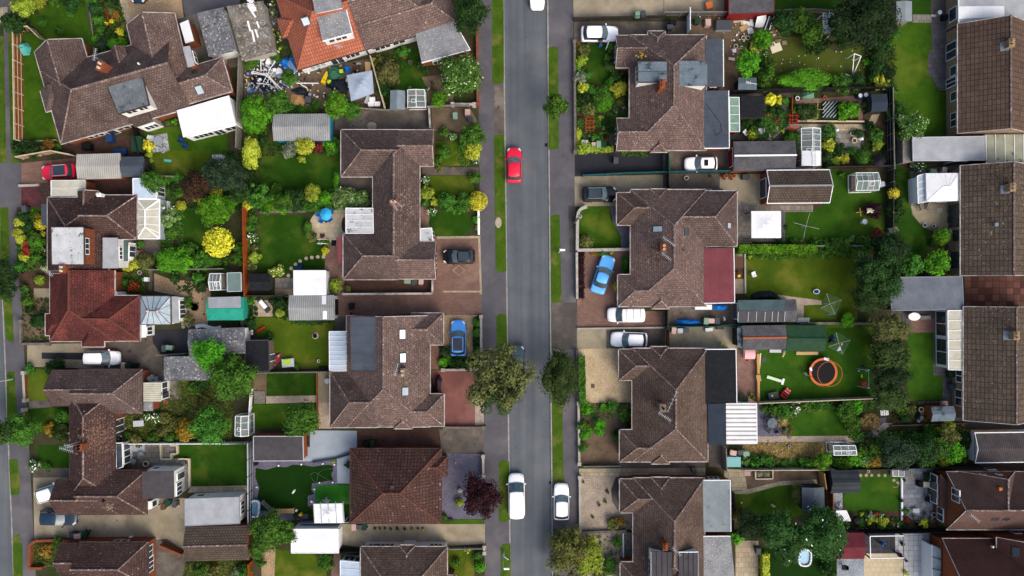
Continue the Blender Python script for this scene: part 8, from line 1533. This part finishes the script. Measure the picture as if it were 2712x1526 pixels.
p=P(650,790,2.2);mb=MB();mb.tube(P(640,790,2.1),P(740,808,2.1),.03,4);[mb.tube(P(640+t,775+.18*t,2.1),P(636+t,805+.18*t,2.1),.02,4)for t in(0,12,24,40)];solo("fallen_aerial",mb,UPVC,"fallen white aerial lying on the grey-teal shed","aerial")
for i,(x,y)in enumerate(((1735,918),(1788,910))):p=P(x,y,.9);e=thing("water_barrel",auto("blue water barrel with a white lid",p),"barrel",(p.x,p.y,.02),0,"water barrels");part(e,"barrel",MB().lathe([(.26,0),(.31,.3),(.31,.6),(.26,.88)],0,0,14),PAL['dblue'],world=False);part(e,"lid",MB().lathe([(.25,.885),(.24,.93)],0,0,14),UPVC,world=False)
heap("compost_cover","pale green covered heap against the long black fence","cover",[(1170,890),(1230,882),(1290,890),(1288,945),(1225,952),(1168,948)],.8,mat("pale_green_cover",c('6f9a86'),c('5d8874'),4),seed=51)
e=thing("crop_tunnel","row cover with white streaked strips in the vegetable plot","row cover",P(1440,1062));mb=MB()
for i in range(16):x,y=P(1375+(i%4)*34,1000+(i//4)*38).xy-Vector(P(1440,1062).xy);mb.tube((x-.2,y-.25,.35+.02*(i%3)),(x+.2,y+.2,.42),.05,4)
part(e,"strips",mb,PAL['lgrey'],world=False);part(e,"net",MB().box(0,0,.05,1.75,2.2,.25,0,.9),PAL['dkgreen'],world=False)
mb=MB()
for x in(1060,1125):mb.tube(P(x,1095,1.5),P(x,1240,1.5),.035,4)
for y in(1110,1150,1180,1215,1240):mb.tube(P(1050,y,1.52),P(1145,y,1.52),.035,4)
for x,y in((1060,1095),(1125,1095),(1060,1240),(1125,1240)):q=P(x,y,1.5);mb.tube((q.x,q.y,0),q,.03,4)
solo("garden_arch",mb,PAL['red'],"red plant support frame above the garden path","trellis")
mb=MB();mb.path([P(1325,965,.5),P(1325,1140,.5),P(1130,1165,.5)],.03,4);mb.tube(P(1300,1052,.6),P(1395,1052,.6),.03,4);solo("cane_frame",mb,PAL['tan'],"thin tan cane frame across the vegetable bed","canes")
chair(630,1275,40,UPVC,"white garden chair beside the small shed path");chair(772,1262,190,PAL['lgrey'],"pale blue-grey garden chair near the greenhouse path",arms=True)
for x,y,l in((1497,1250,"white swan planter at the patio corner"),(1735,1332,"smaller white swan planter among dark shrubs")):heap("swan_planter",l,"planter",[(x-30,y),(x-10,y-20),(x+25,y-15),(x+30,y+15),(x,y+25)],.5,UPVC,seed=int(x),rough_=.4)
T('b3');p=P(1920,165,1.9);e=thing("parasol","black parasol open in the fenced corner","parasol",(p.x,p.y,0));part(e,"canopy",MB().lathe([(.82,1.75),(.8,1.78),(.4,2.0),(.02,2.15)],0,0,8),PAL['black'],world=False);part(e,"pole",MB().tube((0,0,0),(0,0,2.2),.025,6),PAL['dgrey'],world=False)
def dryer(x,y,r,h,a,label,lines=True,clothes=()):
 p=P(x,y,h);e=thing("rotary_dryer",label,"washing line",(p.x,p.y,0),R(a),"rotary washing lines");r/=M1;part(e,"pole",MB().tube((0,0,0),(0,0,h),.035,6),PAL['lgrey'],world=False)
 for i in range(4):t=i*1.5708;part(e,"arm",MB().tube((0,0,h-.1),(r*math.cos(t),r*math.sin(t),h+.12),.018,5),PAL['lgrey'],world=False)
 if lines:
  mb=MB()
  for k in(.3,.45,.6,.75,.9,1):q=[(r*k*math.cos(t),r*k*math.sin(t),h-.1+.22*k)for t in(0,1.5708,3.1416,4.7124,6.2832)];mb.path(q,.008,3)
  part(e,"line",mb,PAL['sage'],world=False)
 for t,k0,k1,w,m in clothes:
  a0,a1=R(t),R(t+30);mb=MB()
  mb.add([(r*k0*math.cos(a0),r*k0*math.sin(a0),h),(r*k0*math.cos(a1),r*k0*math.sin(a1),h),(r*k1*math.cos(a1),r*k1*math.sin(a1),h-w),(r*k1*math.cos(a0),r*k1*math.sin(a0),h-w),(r*k1*math.cos(a0)*1.03,r*k1*math.sin(a0)*1.03,h-w),(r*k0*math.cos(a0)*1.06,r*k0*math.sin(a0)*1.06,h)],[(0,1,2,3),(0,3,4,5)])
  o=part(e,"laundry",mb,m,world=False);o.modifiers.new("thick",'SOLIDIFY').thickness=.03
dryer(1215,792,122,1.6,76,"bare rotary dryer with four thin arms on the lawn",False);
e=thing("ornament_windmill","small wooden windmill ornament on the lawn","ornament",P(1708,665),R(8));mb=MB()
for t in(0,1.57,3.14,4.71):mb.box(.28*math.cos(t),.28*math.sin(t),.7,.5,.1,.03,t)
part(e,"sails",mb,PINE,world=False);part(e,"post",MB().box(0,0,0,.1,.1,.7),PINE,world=False)
e=thing("bird_table","small tan-roofed bird table beside the purple shrub","bird table",P(1772,657));part(e,"roof",MB().hexa([(-.35,-.28,1.3),(.35,-.28,1.3),(.35,.28,1.3),(-.35,.28,1.3)],[(-.33,-.02,1.5),(.45,-.02,1.5),(.45,.02,1.5),(-.33,.02,1.5)]),PAL['cream'],world=False);part(e,"tray",MB().box(0,0,1.0,.6,.5,.05),PINE,world=False);part(e,"post",MB().box(0,0,0,.09,.09,1.3),PINE,world=False)
p=P(1775,752,.8);e=thing("bird_bath","pale glass-like bird bath below the bird table","bird bath",(p.x,p.y,0));part(e,"bowl",MB().lathe([(.06,.7),(.3,.85),(.32,.88),(.2,.82)],0,0,16),PAL['lgrey'],world=False);part(e,"stem",MB().lathe([(.16,0),(.07,.1),(.07,.7)],0,0,10),PAL['lgrey'],world=False)
table(570,1140,42,PAL['brown'],"brown patio table against the red-brown extension",55,.7,0,True);bench(568,1262,62,60,PAL['brown'],"brown bench with a yellow cushion on the narrow patio");board("cushion","yellow cushion on the brown bench","cushion",572,1272,26,22,PAL['yellow'],20,.48,.08);chair(710,1256,20,UPVC,"white metal chair frame on the yellowing lawn");p=P(1315,1422,.3);e=thing("washing_bowl","white-rimmed dark blue bowl on the yellowing lawn","bowl",(p.x,p.y,.02));part(e,"rim",MB().lathe([(.3,0),(.36,.25),(.3,.25),(.26,.1)],0,0,16,1.1,.85),UPVC,world=False);part(e,"water",MB().lathe([(.27,.1),(.27,.2)],0,0,16,1.1,.85),PAL['dblue'],world=False)
for x,w,m in((238,44,PAL['rose']),(290,50,PAL['sage']),(366,96,PAL['dgrey'])):boxy("planter",auto("low planter box against the house wall",P(x,446,.5)),"planter",x,446,w,24,.5,m)
e=None;boxy("barbecue","dark trolley beside the terracotta pots","barbecue",640,318,70,44,.8,PAL['dgrey']);boxy("compost_bin","teal compost bin beside the greenhouse","bin",1945,392,50,48,.8,TEAL,15,PAL['lgrey'])
T('b4')
for x,y,a in((1190,612,100),(1258,608,75)):bench(x,y,60,a,GRW,auto("grey slatted garden seat",P(x,y,.4)))
board("trellis_pole","white pole leaning at the speckled roof eaves","pole",1482,858,8,70,UPVC,25,.6,.04);boxy("storage_chest","dark chest with white label under the grid-tiled eaves","chest",1512,725,70,70,.8,DKW);board("paving_slab","square slab loose on the curved patio","slab",1365,645,50,46,CONC,0,.03,.05)
T('a4');p=P(1368,118,.7);table(1368,118,20,PAL['lgrey'],"round pale table on the dark slab corner");boxy("bin","small black bin against the buff wall","bin",1425,160,40,46,.8,PAL['black']);board("paving_slab","pale step slab beside the small top lawn","slab",1305,150,50,20,CONC,0,.03,.1)
T('c3');boxy("chest_freezer","long white box under the red-brown extension eaves","box",228,195,160,46,.8,UPVC);heap("tarpaulin","blue tarpaulin over a box beside the long white box","tarpaulin",[(315,172),(460,168),(462,205),(430,225),(320,222)],.8,TARPB,seed=61);heap("tarpaulin","long blue tarpaulin heap beside the green fence","tarpaulin",[(-40,310),(60,305),(190,320),(215,350),(150,375),(-30,372)],.8,TARPB,seed=62);heap("bag","white sack beside the grey bin in the narrow yard","bag",[(410,285),(430,282),(438,325),(415,328)],.5,UPVC,seed=63);boxy("crate","white crate in the stained concrete yard","crate",283,410,70,32,.4,UPVC,8);boxy("crate","dark crate beside the green fence","crate",390,392,70,30,.4,PAL['dgrey'])
p=P(402,545,.2);solo("ball",MB().lathe([(.02,.01),(.12,.06),(.16,.16),(.12,.26),(.02,.31)],p.x,p.y,12),PAL['lime'],"lime green ball in the stained concrete yard","ball");bench(1182,325,110,0,UPVC,"white slatted bench end at the garage corner")
dryer(1448,165,108,1.7,22,"square rotary dryer with dark laundry in the gravel-path garden",True,((-60,.5,.8,.6,PAL['black']),(-20,.6,.9,.7,PAL['dkgreen']),(240,.9,1.0,.7,PAL['blue'])));dryer(1530,542,108,1.7,17,"rotary dryer hung with laundry beside the green ribbed shed",True,((100,.5,.85,.7,PAL['dblue']),(130,.4,.8,.6,PAL['black']),(250,.3,.7,.5,PAL['lgrey']),(-50,.2,.4,.3,PAL['pink'])))
p=P(675,648,.8);e=thing("toy_house","pink and white plastic playhouse on the brick patio","toy house",(p.x,p.y,.02));mb=MB();loft(mb,[[Vector((x,.58*math.cos(a),.5+.45*math.sin(a)))for a in[math.pi*i/8 for i in range(9)]]for x in(-.62,0,.62)]);part(e,"roof",mb,PAL['pink'],world=False);part(e,"wall",MB().box(0,0,0,1.1,1.0,.52),UPVC,world=False)
heap("toy","red toy seat beside the pink playhouse","toy",[(630,690),(660,688),(662,712),(640,718)],.3,PAL['red'],seed=65)
for y in(630,645):board("timber_beam",auto("long pale timber beam",P(1225,y,.2)),"beam",1225,y,208,15,PAL['tan'],0,.04,.15)
heap("bag","green bag at the end of the red-ridged garage","bag",[(978,600),(1010,598),(1015,635),(985,638)],.4,PAL['sage'],seed=66);board("radiator","striped grey panel leaning behind the red-ridged garage","panel",920,617,110,28,PAL['lgrey'],0,.3,.08);board("plank","short tan plank on the trampoline lawn","plank",998,655,14,40,PAL['tan'],-25,.04,.04);board("pole","long tan pole beside the orange sleepers","pole",772,712,10,150,PAL['cream'],-4,.04,.05);board("mat","small slate mat on the trampoline lawn","mat",812,697,36,50,PAL['dgrey'],-15,.03,.02)
for i,(x,y,sx,sy)in enumerate(((740,670,24,60),(742,740,26,80),(745,870,40,60))):boxy("timber_offcut",auto("pale timber offcut on the sleepers",P(x,y,.6)),"timber",x,y,sx,sy,.15,PINE,5*i,None,.52)
e=thing("toy_slide","mint green plastic slide lying flat on the lawn","slide",P(920,888,.3),R(-17));e.location.z=.02
part(e,"chute",MB().box(-.1,0,.05,1.9,.36,.14,0,.96),PAL['mint'],world=False);part(e,"foot",MB().box(.98,0,.05,.26,.75,.14),UPVC,world=False)
e=thing("toy_table","navy toy play table with bright stickers","toy",P(903,1042,.4),R(12));e.location.z=.02;part(e,"tabletop",MB().box(0,0,.35,1.15,.8,.06),PAL['dgrey'],world=False);part(e,"end_panel",MB().box(-.6,0,0,.14,.82,.42),PAL['dblue'],world=False);part(e,"sticker",MB().lathe([(.14,.412),(.12,.42)],-.2,0,10),PAL['yellow'],world=False)
for i in(-.5,.5):
 for j in(-.34,.34):part(e,"leg",MB().box(i,j,0,.08,.08,.35),PAL['dblue'],world=False)
p=P(1018,1022,.4);e=thing("toy_car","red ride-on toy car with black seats","toy car",(p.x,p.y,.02),R(52));mb=MB();loft(mb,[[Vector((x,w*s,z))for s,z in((-1,.12),(-1,h_),(-.7,h_+.06),(.7,h_+.06),(1,h_),(1,.12))]for x,w,h_ in((-.62,.3,.35),(-.55,.38,.42),(.3,.38,.4),(.58,.34,.34),(.64,.26,.28))]);part(e,"body",mb,PAL['red'],world=False);part(e,"bonnet",MB().hexa([(.12,-.3,.455),(.5,-.26,.40),(.5,.26,.40),(.12,.3,.455)],[(.12,-.3,.475),(.5,-.26,.42),(.5,.26,.42),(.12,.3,.475)]),PAL['pink'],world=False)
part(e,"windscreen",MB().hexa([(.05,-.3,.46),(.12,-.3,.46),(.12,.3,.46),(.05,.3,.46)],[(-.06,-.26,.68),(-.03,-.26,.68),(-.03,.26,.68),(-.06,.26,.68)]),PAL['black'],world=False)
for s in(-1,1):part(e,"seat",MB().box(-.3,s*.15,.46,.24,.22,.08),PAL['black'],world=False);part(e,"headlight",MB().box(.6,s*.2,.34,.06,.1,.08),UPVC,world=False)
for i in(-.4,.4):
 for j in(-.36,.36):part(e,"wheel",MB().tube((i,j-.05,.13),(i,j+.05,.13),.13,10),RUB,world=False)
p=P(1378,818,.7);e=thing("trampoline","round black trampoline with an orange pad and net hoop","trampoline",(p.x,p.y,.02));r=1.68
part(e,"jump_mat",MB().lathe([(r*.83,.70),(r*.83,.72)],0,0,40),PAL['black'],world=False)
mb=MB();n=48;mb.add([(k*math.cos(i*6.2832/n),k*math.sin(i*6.2832/n),z)for k,z in((r*.84,.74),(r,.75),(r,.69))for i in range(n)],[(a*n+i,a*n+(i+1)%n,(a+1)*n+(i+1)%n,(a+1)*n+i)for a in(0,1)for i in range(n)]);part(e,"safety_pad",mb,PAL['orange'],world=False)
for i in range(6):t=i*1.047+.3;part(e,"leg",MB().tube((r*math.cos(t),r*math.sin(t),0),(r*math.cos(t),r*math.sin(t),.7),.03,6),PAL['lgrey'],world=False);part(e,"net_pole",MB().tube((r*math.cos(t),r*math.sin(t),.7),(r*.86*math.cos(t),r*.86*math.sin(t),2.5),.022,6),PAL['black'],world=False)
mb=MB();mb.path([(r*.86*math.cos(i*.2094),r*.86*math.sin(i*.2094),2.5)for i in range(31)],.025,5);part(e,"net_hoop",mb,PAL['orange'],world=False)
mb=MB()
for i in range(40):t=i*.15708;mb.tube((r*.84*math.cos(t),r*.84*math.sin(t),.76),(r*.86*math.cos(t),r*.86*math.sin(t),2.5),.004,3)
part(e,"net",mb,PAL['dgrey'],world=False);part(e,"pad_patch",MB().box(-r*.9,.35,.752,.28,.42,.012,.35),UPVC,world=False);part(e,"pad_patch",MB().box(.35,r*.93,.753,.6,.3,.012,-.3),UPVC,world=False)
ladder(1195,840,1225,838,.1,.7,.4,"short grey ladder at the side of the trampoline",PAL['lgrey'])
q0,q1=P(1815,800,1.7),P(1815,972,1.7);e=thing("swing_set","garden swing set with a red seat under the dark trees","swing",((q0 .x+q1 .x)/2,(q0 .y+q1 .y)/2,0));part(e,"crossbar",MB().tube(q0,q1,.04,6),PAL['lgrey'])
for q in(q0,q1):
 for s in(-.6,.6):part(e,"leg",MB().tube((q.x+s,q.y,0),q,.035,6),PAL['lgrey'])
 part(e,"joint",MB().box(q.x,q.y,1.64,.14,.14,.14),UPVC)
s_=P(1770,930,.5);part(e,"seat",MB().lathe([(.2,.35),(.3,.45),(.28,.62),(.12,.6)],s_.x,s_.y,10),PAL['red']);part(e,"rope",MB().tube((s_.x,s_.y+.15,.6),q1+Vector((0,.3,0)),.012,4).tube((s_.x,s_.y-.15,.6),q1+Vector((0,.1,0)),.012,4),PAL['lgrey'])
heap("toy","small purple toy beside the swing set","toy",[(1742,762),(1762,752),(1782,768),(1765,782),(1745,778)],.3,PAL['purple'],seed=71);board("toy","lime yellow brick toy near the swing set","toy",1748,856,13,32,PAL['hiviz'],2,.03,.1)
for x,y in((1718,806),(1793,806)):p=P(x,y,.15);solo("ball",MB().lathe([(.02,.01),(.1,.05),(.13,.13),(.1,.21),(.02,.25)],p.x,p.y,10),PAL['aqua'],auto("pale green play ball",p),"ball","play balls")
p=P(890,1308,.72);table(890,1308,48,mat("smoked_glass",c('4e5a60'),c('6b767c'),3,rough=.1),"round smoked-glass table on the slate chips")
for x,y,a in((910,1235,-100),(835,1283,-15),(850,1370,50),(915,1368,110),(975,1345,160)):chair(x,y,a,PAL['dgrey'],what="dark metal chair at the glass table")
p=P(1965,1208,1.0);e=thing("drying_rack","white slatted rack on legs beside the dark tree","rack",(p.x,p.y,0),R(4));mb=MB()
for i in range(5):mb.box(-.4+i*.2,0,1.0,.11,.62,.03)
part(e,"slats",mb,UPVC,world=False)
for i in(-.45,.45):
 for j in(-.28,.28):part(e,"leg",MB().tube((i,j,0),(i,j,1.0),.025,5),PAL['grey'],world=False)
T('c4');table(1122,286,57,UPVC,"white oval plastic table on the brown paving",38);[pot(x,y,11,'black')for x,y in((1125,284),(1158,288))];boxy("trough","grey trough planter beside the white oval table","planter",1230,295,100,36,.4,GRW)
for x,y in((1490,840),(1505,960)):boxy("barbecue",auto("dark covered barbecue on the brown paving",P(x,y,.9)),"barbecue",x,y,62,52,.9,PAL['dgrey']if y>900 else PAL['dkgreen'],8)
for x,w in((1205,66),(1270,28),(1328,66)):boxy("trough",auto("stone trough planter at the lawn end",P(x,1116,.4)),"planter",x,1116,w,24,.35,CONC,0,G['soil'])
boxy("stone_block","pinkish square block beside the trough planters","block",1416,1118,60,40,.5,PAL['rose']);p=P(1190,1255,.8);e=thing("water_barrel","blue-grey water barrel by the porch-ended shed","barrel",(p.x,p.y,.02),0,"water barrels");part(e,"barrel",MB().lathe([(.26,0),(.33,.4),(.26,.85)],0,0,14),PAL['dblue'],world=False);part(e,"lid",MB().lathe([(.26,.855),(.22,.9)],0,0,14),PAL['dgrey'],world=False);pot(1166,1285,13,'white')
T('d3');boxy("storage_chest","large pale teal storage chest behind the white ribbed roof","chest",515,355,145,95,1.1,PAL['aqua'],0,PAL['teal']if 0 else PAL['aqua']);board("paving_slab","pale pinkish slab on the buff patio","slab",650,466,60,44,PAL['rose'],0,.03,.05);e=thing("pallet","grey broken pallet among the weeds","pallet",P(1050,365),R(-8));mb=MB()
for i in range(6):mb.box(0,-.35+i*.14,.08,1.2,.09,.03)
part(e,"slats",mb,GRW,world=False);part(e,"bearer",MB().box(0,0,0,.1,.8,.08),GRW,world=False)
for x in(762,835):heap("netted_crop",auto("netted bundle in the raised bed",P(x,468,.3)),"crop",[(x-35,440),(x+30,440),(x+32,500),(x-34,502)],.3,mat("crop_net",c('a09a84'),c('3f4a2c'),5,spk=c('d8d4c4'),ss=5,st=.58),seed=x)
heap("garden_ornament","curled white cat-like ornament on the fan-shaped lawn","ornament",[(872,760),(890,750),(905,765),(930,782),(905,790),(880,780)],.3,CRW,seed=81);p=P(595,745,.2);solo("ball",MB().lathe([(.02,.01),(.1,.05),(.12,.12),(.1,.2),(.02,.24)],p.x,p.y,10),PAL['cream'],"cream ball on the fan-shaped lawn","ball");p=P(1700,915,.9);e=thing("barbecue","black kettle barbecue beside the white hutch","barbecue",(p.x,p.y,0));part(e,"bowl",MB().lathe([(.05,.45),(.5,.75),(.55,.85),(.4,1.05),(.05,1.15)],0,0,16),PAL['black'],world=False)
for t in(0,2.1,4.2):part(e,"leg",MB().tube((.3*math.cos(t),.3*math.sin(t),0),(.3*math.cos(t),.3*math.sin(t),.7),.025,5),PAL['dgrey'],world=False)
for i,(x,y)in enumerate(((1460,740),(1500,765),(1535,755),(1520,785))):heap("gravel_sack",auto("pale full sack on the gravel",P(x,y,.2)),"sack",[(x-18,y-20),(x+16,y-22),(x+18,y+20),(x-16,y+22)],.25,PAL['lgrey'],seed=90+i,group="sacks by the ribbed shed")
pool(1200,1270,68,88,-4,"oval blue and white paddling pool under the big dark tree",True);p=P(930,1300,1.6);solo("lamp_post",MB().tube((p.x,p.y,0),(p.x,p.y,1.6),.05,6).bar(P(930,1240),P(925,1440),.09,1.0,1.08),PAL['black'],"black post and rail on the lower turf","post");chair(1575,1362,180,PAL['black'],"black armchair on the grey gravel",arms=True)
e=thing("pergola","black and white open pergola frame over the black deck","pergola",P(1985,1130));zp=2.3
cn=[P(x,y,zp)for x,y in((1823,1065),(1828,1275),(2148,1272),(2145,1060))]
for i,v in enumerate(cn):part(e,"post",MB().box(v.x,v.y,0,.13,.13,zp),DKW);part(e,"beam",MB().bar(v,cn[(i+1)%4],.09,zp-.02+.003*i,zp+.12+.003*i),UPVC if i in(0,1,3)else GRW)
pot(2140,1140,18,'black','dark');pot(2110,1245,22,'terra','olvd')
T('d4');p=P(970,452,.6);e=thing("cold_frame","dark panelled cold frame with white edges at the lawn corner","cold frame",(p.x,p.y,0));part(e,"glazing",MB().box(0,0,.5,1.3,.95,.04),PHROOF,world=False);fr=MB()
for y in(-.5,.5):fr.box(0,y,.1,1.4,.07,.5)
for x in(-.68,.0,.68):fr.box(x,0,.1,.07,.95,.5)
part(e,"frame",fr,UPVC,world=False);boxy("outdoor_table","dark barbecue table with a cream shelf on the slate patio","barbecue",1190,570,38,52,.9,PAL['black']);boxy("storage_chest","cream and grey chest beside the white windows","chest",1240,572,62,50,.7,PAL['cream']);chair(1238,706,170,PAL['black'],"black armchair beside the pink flowers",arms=True)
for x,y,a,l in((1135,888,90,"dark wicker armchair on the slate patio"),(1238,872,150,"dark wicker chair turned to the glass table")):chair(x,y,a,PAL['dgrey'],l,arms=True)
table(1140,822,30,PAL['lgrey'],"low glass-topped table on the slate patio",20,.45,0,True);mb=MB();mb.path([P(x,y,.05)for x,y in((1060,480),(1095,470),(1105,510),(1080,525),(1120,500),(1150,480))],.03,5);solo("garden_hose",mb,PAL['yellow'],"yellow hose tangled on the slate patio","hose");mb=MB();mb.path([P(x,y,.05)for x,y in((915,590),(940,600),(965,585),(985,550))],.03,5);solo("garden_hose",mb,PAL['tan'],"tan hose end on the bright lawn","hose")
p=P(988,722,.4);e=thing("garden_tap","dark garden tap post beside the white kerb","tap",(p.x,p.y,0));part(e,"post",MB().box(0,0,0,.1,.1,.8),PAL['black'],world=False);part(e,"reel",MB().tube((.12,-.15,.5),(.12,.15,.5),.2,12),PAL['dgrey'],world=False)
T('c2')
for x,y,m in((1340,950,G['concd']),(1472,945,PAL['rose'])):board("paving_slab",auto("square slab set in the pale gravel",P(x,y)),"slab",x,y,36,40,m,0,.02,.03)
set_plants()
